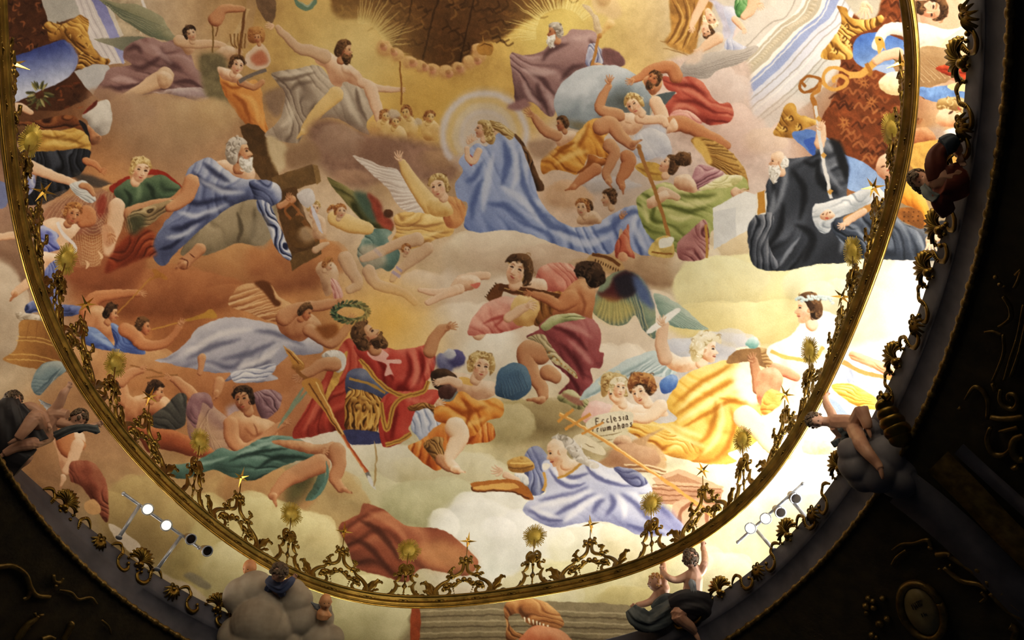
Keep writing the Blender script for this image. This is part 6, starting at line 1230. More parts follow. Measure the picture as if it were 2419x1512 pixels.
for kind, L, h0 in (('sun', SUN_PX, 1.2), ('star', STAR_PX, 1.3)):
    for x, y in L:
        e, s, h, la = place_crest(kind, x, y, h0); p, t, n = frame_at(s); p = p-n*.045+np.array([0, 0, .195]); u = up_of(n, la); t = -t; y_ = np.cross(u, t); k = h/h0
        o = link(bpy.data.objects.new('crest_scrollwork', CM[kind]), crown)
        M = Matrix(((t[0], y_[0], u[0]*k, p[0]-CO[0]), (t[1], y_[1], u[1]*k, p[1]-CO[1]), (t[2], y_[2], u[2]*k, p[2]-CO[2]), (0, 0, 0, 1))); o.matrix_local = M
        a = math.radians(11) if kind == 'sun' else .15; z_ = np.array([0, 0, 1.]); yy = n*math.cos(a)+z_*math.sin(a); zz = z_*math.cos(a)-n*math.sin(a); tip = p-CO+u*h
        N = Matrix(((t[0], yy[0], zz[0], tip[0]), (t[1], yy[1], zz[1], tip[1]), (t[2], yy[2], zz[2], tip[2]), (0, 0, 0, 1)))
        if kind == 'star': N = N @ Matrix.Rotation(.12*math.sin(x*1.7), 4, 'Z') @ Matrix.Rotation(.14*math.sin(x), 4, 'Y')
        c = link(bpy.data.objects.new(kind, TM[kind]), o); c.matrix_local = M.inverted() @ N
        r = link(bpy.data.objects.new('rod', RM[kind]), o); r.matrix_local = Matrix.Translation((0, 0, h0))
# ---------------------------------------------------------------- gilded ornaments of the cornice
def shell_mesh(kind):
    m = MB(); n = 11 if kind == 'scallop_shell' else 7
    if kind == 'scallop_shell':
        N = 66; V = []; F = []
        for j, f in enumerate(np.linspace(0.06, 1, 9)):
            for i in range(N+1):
                a = math.radians(-100+200*i/N)*(.55+.45*f); rid = math.cos(2*math.pi*n*i/N/1.0*.5)**2
                R = .25*f*(1+.10*rid*(f > .9)+.04*rid*f); V.append(np.array([R*math.sin(a), -.07*math.sin(f*2.2)-.03*rid*f+.06*f*f*.4, R*math.cos(a)+.02]))
        for j in range(8):
            for i in range(N): q = (j*(N+1)+i, j*(N+1)+i+1, (j+1)*(N+1)+i+1, (j+1)*(N+1)+i); F.append(q)
        o = len(V); V += [v+np.array([0, .035, 0]) for v in V]; F += [tuple(o+i for i in f[::-1]) for f in list(F)]
        for i in range(N): F.append((8*(N+1)+i, 8*(N+1)+i+1, o+8*(N+1)+i+1, o+8*(N+1)+i))
        m.add((V, F))
        for i in range(n+1):
            a = math.radians(-100+200*i/n); m.blob((.265*math.sin(a), -.0, .265*math.cos(a)+.02), .03, 7, 5)
        m.blob((0, -.05, -.02), (.07, .06, .06)); m.blob((-.07, -.03, -.06), .04); m.blob((.07, -.03, -.06), .04); m.blob((0, -.03, -.13), .028)
    else:
        for i in range(n):
            a = math.radians(-70+140*i/(n-1)); L = .17+.08*math.cos(a)
            m.leaf([(0, -.05, .08), (.5*L*math.sin(a), -.1, .08-.5*L*math.cos(a)), (L*math.sin(a), -.05, .08-L*math.cos(a))], .035, (math.cos(a), 0, math.sin(a)), .014, 1)
        m.spiral((-.06, -.06, .12), .05, .012, .9, .018); m.spiral((.06, -.06, .12), .05, .012, .9, .018, sgn=-1, start=math.pi); m.blob((0, -.07, .07), .045)
    me = bpy.data.meshes.new(kind); me.from_pydata([tuple(map(float, v)) for v in m.V], [], m.F); me.polygons.foreach_set('use_smooth', [True]*len(me.polygons)); me.materials.append(GOLD); return me
def scroll_mesh(s):
    m = MB(); w = (0, 1, 0)
    m.tube([(0, -.02, .1), (s*.06, -.04, .02), (s*.03, -.05, -.12), (s*.1, -.06, -.24), (s*.23, -.06, -.26), (s*.31, -.05, -.17), (s*.27, -.05, -.1)], [.03, .036, .03, .042, .042, .034, .02], 8, .55, w, 7)
    m.blob((s*.26, -.06, -.1), .036); m.tube([(0, -.02, .1), (-s*.06, -.02, .13), (-s*.14, -.02, .1), (-s*.22, -.02, .02)], [.03, .036, .034, .018], 8, .55, w, 6)
    for k in range(5): m.blob((s*(.045-.004*k), -.07, -.02-.03*k), (.028, .016, .012), 6, 4)
    me = bpy.data.meshes.new('c_scroll'); me.from_pydata([tuple(map(float, v)) for v in m.V], [], m.F); me.polygons.foreach_set('use_smooth', [True]*len(me.polygons)); me.materials.append(GOLD); return me
OM = {'scallop_shell': shell_mesh('scallop_shell'), 'palmette': shell_mesh('palmette'), 1: scroll_mesh(1), -1: scroll_mesh(-1)}
e1 = ring3(r1, H1); n1 = outward(e1); sg1 = np.linalg.norm(np.roll(e1, -1, 0)-e1, axis=1); c1_ = np.concatenate([[0], np.cumsum(sg1)])
def rim_frame(x, y):
    """nearest place of the rim's upper edge to the sight line"""
    best = None
    for i in range(NA):
        if depth(e1[i]) < .5: continue
        q = proj(e1[i]); d = (q[0]-x)**2+(q[1]-y)**2
        if best is None or d < best[0]: best = (d, i)
    i = best[1]; t = e1[(i+1) % NA]-e1[i-1]; t /= np.linalg.norm(t); return e1[i], t, n1[i]
ORN = [('scallop_shell', q, 0) for q in ((5,856),(174,1168),(325,1320),(503,1442),(1713,1403),(1868,1271),(1988,1113),(2128,845),(2204,632),(2240,540),(2288,155),(2262,405))]
ORN += [('palmette', q, .12) for q in ((240,1262),(410,1389),(1935,1210),(1790,1345),(2182,748),(2288,292),(2292,30),(2095,935))]
ORN += [(s, q, .03) for q, s in (((136,1140),1),((205,1222),-1),((277,1290),1),((352,1362),-1),((440,1410),1),((550,1470),-1),((1590,1470),1),((1660,1440),-1),((1762,1375),1),((1835,1310),-1),((1905,1233),1),((1965,1165),-1),((2112,895),-1),((2158,800),1),((2190,690),-1),((2226,600),1),((2262,470),-1),((2280,370),1),((2292,215),-1),((2296,110),1))]
for kind, (x, y), dn in ORN:
    p, t, n = rim_frame(x, y); a = .35; u = np.array([0, 0, 1.])*math.cos(a)-n*math.sin(a)*.6; u /= np.linalg.norm(u); y_ = np.cross(u, t)
    if y_@n < 0: y_ = -y_; t = -t
    d = depth(p); off = p-n*.02-u*dn-LOC; k = .74
    o = link(bpy.data.objects.new(OM[kind].name, OM[kind]), cor)
    o.matrix_local = Matrix(((t[0]*k, y_[0]*k, u[0]*k, off[0]), (t[1]*k, y_[1]*k, u[1]*k, off[1]), (t[2]*k, y_[2]*k, u[2]*k, off[2]), (0, 0, 0, 1)))
# ---------------------------------------------------------------- stucco figures and clouds
LIPM = mat('dark_red_paint', (96, 40, 34), (120, 54, 44), .5, 0, 10, 0)
def bake(o, mods, smooth=True):
    """a mesh with its modifiers worked in"""
    for typ, kw in mods:
        m = o.modifiers.new(typ.lower(), typ)
        for k, v in kw.items(): setattr(m, k, v)
    dg = bpy.context.evaluated_depsgraph_get(); dg.update()
    me = bpy.data.meshes.new_from_object(o.evaluated_get(dg)); old = o.data; o.modifiers.clear(); o.data = me; me.name = old.name; bpy.data.meshes.remove(old)
    if smooth: me.polygons.foreach_set('use_smooth', [True]*len(me.polygons))
    return o
RIGHT = np.array([1., 0, 0]); UPV = np.array([0, -SE, CE]); FWD = np.array([0, CE, SE])
def head_geo(c, R, right, up, front):
    """a head: skull, brow, eye sockets, nose, lips, chin and cheeks; axes RIGHT, UP, FRONT"""
    V, F = [], []; n, m = 28, 20
    for i in range(m+1):
        f = math.pi*i/m
        for k in range(n):
            w_ = 2*math.pi*k/n; x, y, z = math.sin(f)*math.sin(w_), math.sin(f)*math.cos(w_), math.cos(f)
            g = lambda cx, cz, s: math.exp(-((x-cx)**2+(z-cz)**2)/(2*s*s))*(y > 0)
            r = 1+.24*g(0, -.12, .11)-.10*(g(-.3, .08, .12)+g(.3, .08, .12))+.05*g(0, .25, .25)+.08*g(0, -.45, .13)-.05*g(0, -.35, .05)+.12*g(0, -.78, .2)+.07*(g(-.42, -.25, .2)+g(.42, -.25, .2))
            V.append(c+R*(right*x*.84*r+front*y*.95*r+up*z*1.08*r))
    for i in range(m):
        for k in range(n): j = (k+1) % n; F.append((i*n+k, i*n+j, (i+1)*n+j, (i+1)*n+k))
    return V, F
def fingers(m, wrist, tip_dir, side, r):
    """a palm, four bent fingers of different lengths and a thumb"""
    d = tip_dir/np.linalg.norm(tip_dir); s = side-d*(side@d); s /= np.linalg.norm(s); nrm = np.cross(d, s); pc = wrist+d*r*1.2
    m.blob(pc, r*.95, 8, 6); m.tube([wrist, pc, pc+d*r*.6], [r*.85, r*.95, r*.8], 8)
    for k, (o, L) in enumerate(((-.75, 1.5), (-.25, 1.8), (.25, 1.7), (.75, 1.3))):
        b0 = pc+d*r*.6+s*r*o; b1 = b0+d*r*L*.55+nrm*r*.15; b2 = b0+d*r*L*.85+nrm*r*.75; m.tube([b0, b1, b2], [r*.34, r*.3, r*.22], 6)
    m.tube([pc-s*r*.7-d*r*.3, pc-s*r*1.35+d*r*.2+nrm*r*.3, pc-s*r*1.4+d*r*.8+nrm*r*.6], [r*.4, r*.34, r*.24], 6)
def remeshed(name, m, material, parent, vox, it=4):
    o = m.build(name, material, parent); return bake(o, [('REMESH', dict(mode='VOXEL', voxel_size=vox)), ('SMOOTH', dict(factor=.5, iterations=it))])
def figure(name, label, cat, D, bones, head, hands=(), feet=(), skin=None, group=None, wings=(), hair=None, extra=()):
    """BONES: chains of (px, py, dz, radius in px) at depth D; HEAD: (px, py, dz, radius, face direction in the picture plane + toward the viewer, up direction)"""
    S = D/FPX; W = lambda x, y, dz: at_d(x, y, D+dz)
    root = thing(name, label, cat, W(*bones[0][0][:3]), group); O = np.array(root.location); m = MB()
    for ch in bones: m.tube([W(*q[:3])-O for q in ch], [q[3]*S for q in ch], 10)
    hx, hy, hz, hr, (fx, fy, fz), (ux, uy) = head; front = RIGHT*fx-UPV*fy-FWD*fz; front /= np.linalg.norm(front); up = RIGHT*ux-UPV*uy; up = up-front*(up@front); up /= np.linalg.norm(up); right = np.cross(front, up)
    hc = W(hx, hy, hz)-O; R = hr*S; m.add(head_geo(hc, R, right, up, front))
    for s in (-1, 1): m.blob(hc+right*s*R*.86+front*R*.05-up*R*.05, (R*.12, R*.16, R*.2), 8, 5)
    for (x, y, dz, dx, dy, r) in hands: fingers(m, W(x, y, dz)-O, RIGHT*dx-UPV*dy-FWD*.1, RIGHT*dy+UPV*dx, r*S)
    for (x, y, dz, dx, dy, r) in feet:
        a = W(x, y, dz)-O; d = RIGHT*dx-UPV*dy-FWD*.3; d /= np.linalg.norm(d); m.tube([a, a+d*r*S*1.6, a+d*r*S*2.8], [r*S*.8, r*S*.75, r*S*.5], 8); sd = np.cross(d, FWD)
        for k in range(5): m.blob(a+d*r*S*3.1+sd*r*S*(k-2)*.22, r*S*.2, 6, 4)
    remeshed('body', m, skin or SKINM, root, max(.0085, S*1.5), 3)
    for s in (-1, 1): MB().blob(hc+right*s*R*.29+front*R*.80+up*R*.10, (R*.1,)*3, 8, 6).build('eye', EYEM, root)
    e = MB(); e.tube([hc+front*R*.93-up*R*.44-right*R*.2, hc+front*R*1.0-up*R*.43, hc+front*R*.93-up*R*.44+right*R*.2], [R*.03, R*.05, R*.03], 6); e.build('mouth', LIPM, root)
    if hair:
        h = MB(); rs = np.random.RandomState(int(hx)); hm, n, big, long_ = hair
        for k in range(n):
            v = rs.randn(3); v /= np.linalg.norm(v); p = right*v[0]+front*v[1]+up*v[2]
            if p@front > .35 and p@up < .55: continue
            if p@up < (-.9 if long_ else -.35): continue
            q = hc+R*(right*v[0]*.86+front*v[1]*.95+up*v[2]*1.1)*1.02; rr = R*big*(.7+.5*rs.rand()); h.blob(q, rr*.8, 7, 5)
            a = rs.rand()*6.28; e1_ = np.cross(p, up+.01); e1_ /= np.linalg.norm(e1_)+1e-6; e2_ = np.cross(p, e1_); h.spiral(q+p*rr*.45, rr*.75, rr*.15, 1.1, rr*.26, start=a, e1=e1_, e2=e2_)
        if long_:
            for k in range(26):
                s = (-1)**k; q = hc+right*s*R*(.8+.25*rs.rand())-up*R*(.2+1.2*rs.rand())-front*R*(.1+.5*rs.rand()); h.blob(q, R*.26, 7, 5); h.spiral(q+front*R*.1, R*.24, R*.05, 1.2, R*.09, start=rs.rand()*6, e1=right, e2=up)
        h.build('hair', hm, root)
    for (x, y, dz, pts) in wings:
        wm = MB(); a = W(x, y, dz)-O
        for k, (tx, ty, tz) in enumerate(pts):
            t = W(tx, ty, tz)-O; mid = (a+t)/2+(UPV*.02*(k % 2)); wm.leaf([a, mid, t], 5.5*S, np.cross((t-a)/np.linalg.norm(t-a), FWD), .01, 1)
        wm.build('wing', WINGM, root)
    for nm, material, blobs, vox, fold in extra: drape(nm, material, root, O, D, blobs, vox, fold)
    return root
def drape(name, material, parent, O, D, chains, vox=None, fold=.3):
    """heavy cloth: swept, hollowed and folded lengthwise"""
    S = D/FPX; m = MB(); rs = np.random.RandomState(len(chains)*7+int(chains[0][0][0]))
    for ch in chains:
        P = crom(np.array([at_d(x, y, D+dz)-O for x, y, dz, r in ch]), False, 7); R = np.interp(np.linspace(0, 1, len(P)), np.linspace(0, 1, len(ch)), [q[3]*S for q in ch])
        V, F = tube_geo(P, R, 26, .55, FWD); nn = 26; ph = rs.rand()*6
        for i in range(len(P)):
            for k in range(nn): w_ = 2*math.pi*k/nn; v = V[i*nn+k]; V[i*nn+k] = P[i]+(v-P[i])*(1+fold*math.sin(5*w_+ph+i*.22)+.5*fold*math.sin(9*w_+i*.4))
        m.add((V, F))
    return remeshed(name, m, material, parent, vox or max(.009, S*1.6), 2)
def cloud(name, label, D, balls, material, extra=()):
    S = D/FPX; c = thing(name, label, 'cloud sculpture', at_d(balls[0][0], balls[0][1], D)); O = np.array(c.location); m = MB()
    for x, y, dz, r in balls: m.blob(at_d(x, y, D+dz)-O, (r*S, r*S*.9, r*S), 24, 16)
    o = remeshed('billows', m, material, c, S*3, 2)
    return c
# two children under the crown, lower right, holding it up
figure('stucco_putto', 'curly brown stucco child seen from behind, arms spread, lifting the crown', 'statue', 13.2,
       [[(1634,1412,0,24), (1637,1385,0,22), (1638,1362,0,23), (1640,1345,0,14), (1632,1326,0,10)],
        [(1638,1352,0,13), (1655,1350,0,11), (1665,1330,-.02,9.5), (1664,1308,.2,8), (1660,1292,.28,6.5)],
        [(1632,1358,0,13), (1612,1366,0,10), (1595,1370,0,8.5), (1578,1364,0,7.5), (1566,1350,.3,6)],
        [(1630,1415,0,22), (1610,1440,-.2,19), (1600,1455,-.3,16), (1628,1478,-.25,13), (1640,1492,-.2,9)], [(1645,1415,0,22), (1665,1440,-.05,18), (1668,1475,-.05,13)]],
       (1630,1319,0,20,(-.35,-.25,-.75),(0,-1)), [(1660,1292,.28,0,-1,5.5), (1566,1350,.3,-.4,-1,5)], [(1640,1492,-.2,.5,.9,8)], SKINM, 'pair of stucco children under the crown', [(1632,1368,-.28,((1640,1405,-.3), (1646,1404,-.29), (1634,1398,-.3)))], (HAIRM, 190, .22, False),
       extra=[('loin_cloth', DRAPB, [[(1585,1432,-.2,22), (1620,1424,-.25,30), (1660,1434,-.2,34), (1678,1470,-.1,26), (1690,1490,0,12)], [(1600,1440,-.1,24), (1640,1465,-.05,32), (1672,1470,0,26)]], None, .12)])
figure('stucco_putto', 'blond stucco child in profile lifting the crown with one arm, cloth in other hand', 'statue', 13.55,
       [[(1560,1428,0,20), (1562,1404,0,18), (1566,1388,0,17), (1562,1375,0,10), (1552,1372,0,9)],
        [(1568,1388,0,11), (1568,1368,0,9.5), (1567,1345,.2,8.5), (1566,1330,.3,7)], [(1556,1398,0,10), (1540,1418,-.05,9), (1524,1426,-.1,8), (1504,1430,-.15,6.5)], [(1565,1430,0,18), (1590,1445,-.05,16), (1600,1460,-.05,12)]],
       (1549,1375,0,18.5,(-.9,.05,.15),(-.1,-1)), [(1566,1330,.3,0,-1,5.5), (1504,1430,-.15,-1,.2,5)], [], SKINM, 'pair of stucco children under the crown', [], (HAIRB, 110, .16, False),
       extra=[('drapery', DRAPM, [[(1490,1436,-.2,14), (1505,1455,-.25,22), (1535,1470,-.25,20), (1570,1455,-.3,24), (1600,1435,-.3,20), (1625,1428,-.25,16)], [(1500,1440,-.1,12), (1515,1470,-.15,18), (1550,1478,-.1,14)], [(1545,1440,-.1,14), (1575,1418,-.15,16), (1605,1422,-.15,14)]], None, .22)])
# left: two dim figures on the rim
figure('stucco_putto', 'winged stucco child with brown curls reaching to the crown above the left spotlight bar', 'statue', 10.95,
       [[(112,1022,0,20), (118,1000,0,19), (128,978,0,19), (146,978,0,13), (160,980,0,12)],
        [(128,972,0,14), (142,950,-.02,11), (150,930,-.02,10), (160,918,.02,7)], [(140,1000,-.05,12), (165,1004,-.08,10), (195,1010,-.08,9), (228,1004,0,7)],
        [(108,1022,0,19), (90,1000,-.35,17), (84,984,-.45,17), (62,1012,-.55,14), (42,1036,-.6,10)], [(112,1030,0,18), (80,1046,-.4,15), (40,1056,-.5,12), (10,1072,-.55,9)]],
       (186,988,-.03,20,(.25,.45,.75),(.55,-.85)), [(160,918,.02,.5,-.9,6), (228,1004,0,.9,-.4,6)], [(42,1036,-.6,-.8,.5,7), (10,1072,-.55,-.7,.6,7)], SKINM, None, [(128,972,.1,((92,944,.1), (96,952,.1), (104,960,.12), (110,968,.12)))], (HAIRM, 210, .24, False),
       extra=[('waist_cloth', DRAPM, [[(130,1030,-.1,10), (165,1016,-.14,9), (200,1010,-.12,8), (230,1016,-.05,9)], [(185,1012,-.12,7), (192,1022,-.1,6)], [(222,1006,-.05,8), (232,1024,-.05,6)]], None, .25)])
figure('stucco_figure', 'seated stucco figure wrapped in black cloth just beside the winged child', 'statue', 10.7,
       [[(20,1050,0,34), (24,1005,0,32), (34,970,0,26), (40,955,0,14)], [(50,972,0,16), (72,962,0,13), (100,980,.02,11), (112,1000,.02,8)], [(10,985,0,15), (-15,1015,0,12), (-25,1050,0,9)], [(28,1050,0,24), (60,1075,-.1,18), (40,1100,-.1,13)]],
       (32,944,0,20,(.35,.5,.6),(-.2,-1)), [(112,1000,.02,.5,.8,6)], [], SKINM, None, [], (HAIRM, 150, .22, False),
       extra=[('cloak', DRAPB, [[(22,940,.12,20), (12,965,-.1,36), (18,1010,-.14,46), (28,1070,-.14,50), (60,1095,-.1,40)], [(40,962,-.1,18), (66,1000,-.1,22), (80,1045,-.08,34)], [(0,1000,.05,40), (10,1070,.02,44)]], None, .08)])
# right: child sitting on the dark cloud
figure('stucco_putto', 'stucco child lying back on the dark grey cloud, one arm up to the crown', 'statue', 10.75,
       [[(2020,1004,-.2,22), (1998,1000,-.1,21), (1972,998,0.05,20), (1955,996,.1,12), (1940,996,.12,11)],
        [(1970,995,.05,13), (1964,975,.2,11), (1953,955,.4,9.5), (1950,938,.58,7)], [(1970,1008,0,12), (1985,1030,.02,10), (1975,1045,.02,8)],
        [(2022,1000,-.2,19), (2034,972,-.4,17), (2034,966,-.42,16), (2046,995,-.5,13), (2050,1012,-.52,10)], [(2018,1012,-.2,19), (2032,1045,-.65,17), (2050,1070,-.85,14), (2072,1095,-.95,10), (2080,1108,-1.0,8)]],
       (1926,993,.15,20,(.1,.3,.9),(-.95,-.15)), [(1950,938,.58,.1,-1,6)], [(2050,1012,-.52,.2,.9,7), (2080,1108,-1.0,.1,.9,7)], SKINM, None, [], (HAIRM, 190, .22, False),
       extra=[('waist_cloth', DRAPM, [[(1985,1022,-.1,12), (2005,1012,-.16,15), (2030,1014,-.14,13)], [(1970,1040,-.05,10), (1978,1054,-.05,8)], [(1990,1030,-.1,14), (2010,1040,-.1,10)]], None, .25)])
cloud('stucco_cloud', 'dark grey stucco cloud in round billows under the reclining child', 10.1, [(2012,1066,.1,34), (2026,1098,.1,46), (2070,1050,.25,30), (2098,1078,.1,54), (2070,1115,.05,52), (2140,1092,.1,54), (2180,1105,.1,50), (2040,1125,.1,40), (2120,1130,.05,50), (2205,1118,.15,44), (2064,1012,.3,24), (2160,1125,.1,50)], CLOUDD)
# the gilded shell stack beside it
vt = thing('gilded_finial', 'gilded coiled finial with a bud top beside the reclining child', 'ornament', at_d(2100,985,9.8)); m = MB(); O = np.array(vt.location); S = 9.8/FPX
for k, (x, y, r) in enumerate(((2088,958,20), (2098,978,26), (2108,998,30), (2120,1018,32), (2128,1035,28))): m.blob(at_d(x, y, 9.8)-O, (r*S, r*S, r*S*.62), 18, 10)
m.build('coils', GOLD, vt); m = MB(); m.blob(at_d(2094,938,9.8)-O, (11*S, 11*S, 12*S), 10, 8)
for q in (-1, 1): m.leaf([at_d(2094,948,9.75)-O, at_d(2094+q*10,936,9.7)-O, at_d(2094+q*13,926,9.75)-O], 5*S, RIGHT*.6+UPV*.4, .008)
m.build('bud', GOLD, vt)
# upper right: the man leaning over the rim
figure('stucco_man', 'stucco man in red-brown coat and long curled wig leaning over the rim', 'statue', 8.0,
       [[(2262,425,.05,34), (2240,428,0,36), (2215,422,0,34), (2196,428,.1,16), (2182,425,.2,15)],
        [(2212,400,-.02,20), (2212,372,-.05,19), (2232,346,-.05,18), (2255,345,-.04,15), (2266,362,-.03,10)], [(2225,450,.02,18), (2215,480,.05,15), (2232,498,.08,11)]],
       (2171,423,.2,23,(-.1,.25,.95),(-.8,-.45)), [(2268,366,-.03,.2,1,9)], [], SKINM, None, [], (HAIRM, 240, .24, True),
       extra=[('coat', COATM, [[(2270,425,0,42), (2245,432,-.05,44), (2222,428,-.06,40)], [(2218,420,-.06,26), (2211,392,-.08,25), (2214,366,-.08,23), (2230,350,-.08,20)], [(2235,445,-.04,32), (2225,475,-.02,26), (2240,505,.02,20)]], None, .07),
              ('cuff', CUFFM, [[(2226,348,-.09,23), (2246,340,-.08,25), (2258,348,-.06,19)]], None, .06), ('neck_cloth', DRAPM, [[(2190,436,.06,14), (2202,455,-.0,19), (2220,468,-.06,16)]], None, .3)])
# lower left: cloud with the two small heads and the dark child before it
cloud('stucco_cloud', 'pale stucco cloud of big round billows behind the child in blue cloth', 13.15, [(572,1408,.1,46), (600,1395,.15,48), (625,1425,0,34), (610,1470,-.1,64), (560,1500,-.05,46), (650,1485,-.05,48), (672,1470,.0,30), (700,1420,.15,40), (706,1460,.1,46), (690,1400,.2,34), (760,1462,.25,30), (765,1440,.25,20), (745,1512,.1,46), (780,1510,.15,34), (680,1520,-.05,40), (600,1530,-.15,70)], CLOUDM)
figure('stucco_cherub', 'tan cherub with grey wing peering out at the far right end of the pale cloud', 'statue', 13.95,
       [[(762,1462,-.8,14), (764,1448,-.8,15), (768,1440,-.8,8), (769,1434,-.8,7)], [(758,1446,-.8,7), (752,1456,-.8,6)], [(770,1446,-.8,7), (780,1458,-.8,6)]], (769,1421,-.8,16,(.35,.15,.9),(.1,-1)), [], [], SKINW, None, [(756,1440,-.78,((734,1422,-.78), (738,1430,-.78), (746,1436,-.78)))], None)
figure('stucco_cherub', 'tan cherub head peeping over the pale cloud left of the child in blue cloth', 'statue', 14.4,
       [[(606,1388,-.95,14), (598,1374,-.95,14), (593,1364,-.95,8), (590,1356,-.95,7)], [(606,1372,-.95,8), (622,1376,-.95,7)]], (590,1341,-.95,17,(-.3,.1,.9),(0,-1)), [], [], SKINW, None, [(608,1366,-.93,((622,1354,-.93), (626,1362,-.93), (624,1370,-.93)))], None)
figure('stucco_putto', 'dark-haired stucco child in blue cloth hugging the crown before the pale cloud', 'statue', 13.2,
       [[(648,1415,.1,17), (650,1398,.06,18), (652,1382,.0,17), (656,1372,-.1,10), (658,1366,-.2,9)], [(660,1384,0,9), (676,1376,-.1,8), (690,1366,-.05,7)], [(642,1386,0,9), (636,1376,-.1,8), (640,1366,-.05,7)], [(646,1415,.1,15), (640,1430,.05,12), (650,1438,.02,9)]],
       (660,1352,-.28,19,(-.75,.5,.5),(.1,-1)), [(690,1366,-.05,.7,-.6,5)], [], SKINM, None, [], (HAIRM, 230, .26, False),
       extra=[('blue_cloth', DRAPN, [[(632,1366,-.15,10), (645,1380,-.2,12), (664,1390,-.18,12), (684,1376,-.15,9), (694,1364,-.1,6)], [(640,1382,-.1,9), (628,1404,-.05,8), (634,1430,0,6)], [(660,1392,-.1,10), (668,1408,-.05,8)]], None, .25)])
# ---------------------------------------------------------------- the two spotlight bars
def bar(label, rail, Hs, feet, lamps):
    (xa, ya), (xb, yb) = rail; t = thing('spotlight_bar', label, 'lamp', at_h(xa, ya, Hs)); O = np.array(t.location); A = at_h(xa, ya, Hs)-O; B = at_h(xb, yb, Hs)-O; m = MB(); up = np.array([0, 0, 1.])
    m.tube([A, B], .022, 8); m.build('rail', STEEL, t)
    for q in (A, B): MB().blob(q, .03, 8, 6).build('end_cap', STEEL, t)
    for (x0, y0), (x1, y1) in feet:
        a = at_h(x0, y0, Hs)-O; b_ = at_h(x1, y1, H1+.02)-O; e = MB(); e.tube([a, b_], .026, 8); e.blob(b_, (.05, .05, .02), 10, 5); e.build('support_arm', STEEL, t)
    for x, y, on, (dx, dy) in lamps:
        c = at_h(x, y, Hs)-O; d = -(c+O-np.array([0, 0, CAMZ])); d /= np.linalg.norm(d); d = d+RIGHT*dx-UPV*dy; d /= np.linalg.norm(d); c = c+d*.1
        e = MB(); R = .076; e.add(tube_geo([c-d*.22, c-d*.2, c-d*.06, c], [R*.55, R*.72, R*.98, R], 20)); h = e.build('spotlight', LAMPB, t)
        e = MB(); u_ = np.cross(d, RIGHT); u_ /= np.linalg.norm(u_); v_ = np.cross(d, u_); P = [c+d*.006+(u_*math.cos(w_)+v_*math.sin(w_))*R*.98 for w_ in np.linspace(0, 2*math.pi, 25)]; e.add(tube_geo(P, [.012]*25, 6)); e.build('rim', STEEL, h)
        e = MB(); e.add(([c+d*.014]+[c+d*.008+(u_*math.cos(w_)+v_*math.sin(w_))*R*.92 for w_ in np.linspace(0, 2*math.pi, 24, endpoint=False)], [(0, 1+i, 1+(i+1) % 24) for i in range(24)])); e.build('lens', GLOWM if on else BLACKM, h)
        e = MB(); e.tube([c-d*.1, c-d*.12+(A*0+(-d*.0))+np.array([0, 0, -.0])], [.02, .02], 6); k = c-d*.1; r_ = A+(B-A)*np.clip(((k-A)@(B-A))/((B-A)@(B-A)), 0, 1); e = MB(); e.tube([k, r_], .018, 6); e.build('bracket', STEEL, h)
bar('spotlight bar left of the pale stucco cloud, its two upper lamps lit', ((292,1166), (470,1294)), 7.75, [((330,1193), (281,1270)), ((428,1266), (371,1345))], [(349,1203,1,(0,0)), (393,1241,1,(0,0)), (446,1271,0,(.35,.2)), (485,1299,0,(.35,.2))])
bar('spotlight bar on the rim right of the two stucco children, its two lower lamps lit', ((1743,1281), (1897,1143)), 7.75, [((1788,1254), (1829,1300)), ((1868,1180), (1907,1226))], [(1773,1248,1,(0,0)), (1809,1225,1,(0,0)), (1838,1206,0,(.3,.25)), (1874,1173,0,(.3,.25))])
# ---------------------------------------------------------------- gilded reliefs on the dark lower shell
def relief_thing(name, label, cat, parts, group=None):
    p0 = parts[0][1][0][0]; t = thing(name, label, cat, on_shell(p0[0], p0[1], .02), group); O = np.array(t.location)
    for nm, chains, mt in parts:
        m = MB()
        for ch in chains:
            P = [on_shell(x, y, .03)-O for x, y, r in ch]; D_ = depth(P[0]+O); R = [r*D_/FPX for x, y, r in ch]
            if len(P) == 1: m.blob(P[0], R[0], 10, 8)
            else: m.tube(P, R, 8, .7, FWD, 6)
        m.build(nm, mt, t)
    return t
relief_thing('stucco_relief', 'large dull gold acanthus scroll on the dark wall below the left spotlight bar', 'relief',
    [('scroll', [[(-10,1340,7), (30,1338,8), (60,1358,8), (72,1390,8), (88,1408,8), (120,1410,5)], [(72,1390,6), (66,1410,6), (54,1416,4)], [(126,1358,5), (128,1374,6), (142,1376,5), (150,1366,3)], [(132,1384,5)], [(140,1394,3), (168,1400,4), (185,1416,4), (214,1412,4), (230,1428,3)]], RELG),
     ('leaf_spray', [[(40,1512,10), (62,1480,9), (80,1466,7), (92,1455,4)], [(92,1455,4), (104,1452,3)], [(82,1448,4), (84,1456,3)], [(68,1484,4)]], RELG), ('bud', [[(150,1512,7), (164,1488,8), (168,1474,9), (166,1468,4)]], RELG), ('low_leaf', [[(100,1512,8), (116,1506,7), (130,1510,5)]], RELG), ('tendril', [[(240,1465,3), (256,1480,3), (262,1498,3)]], RELG)])
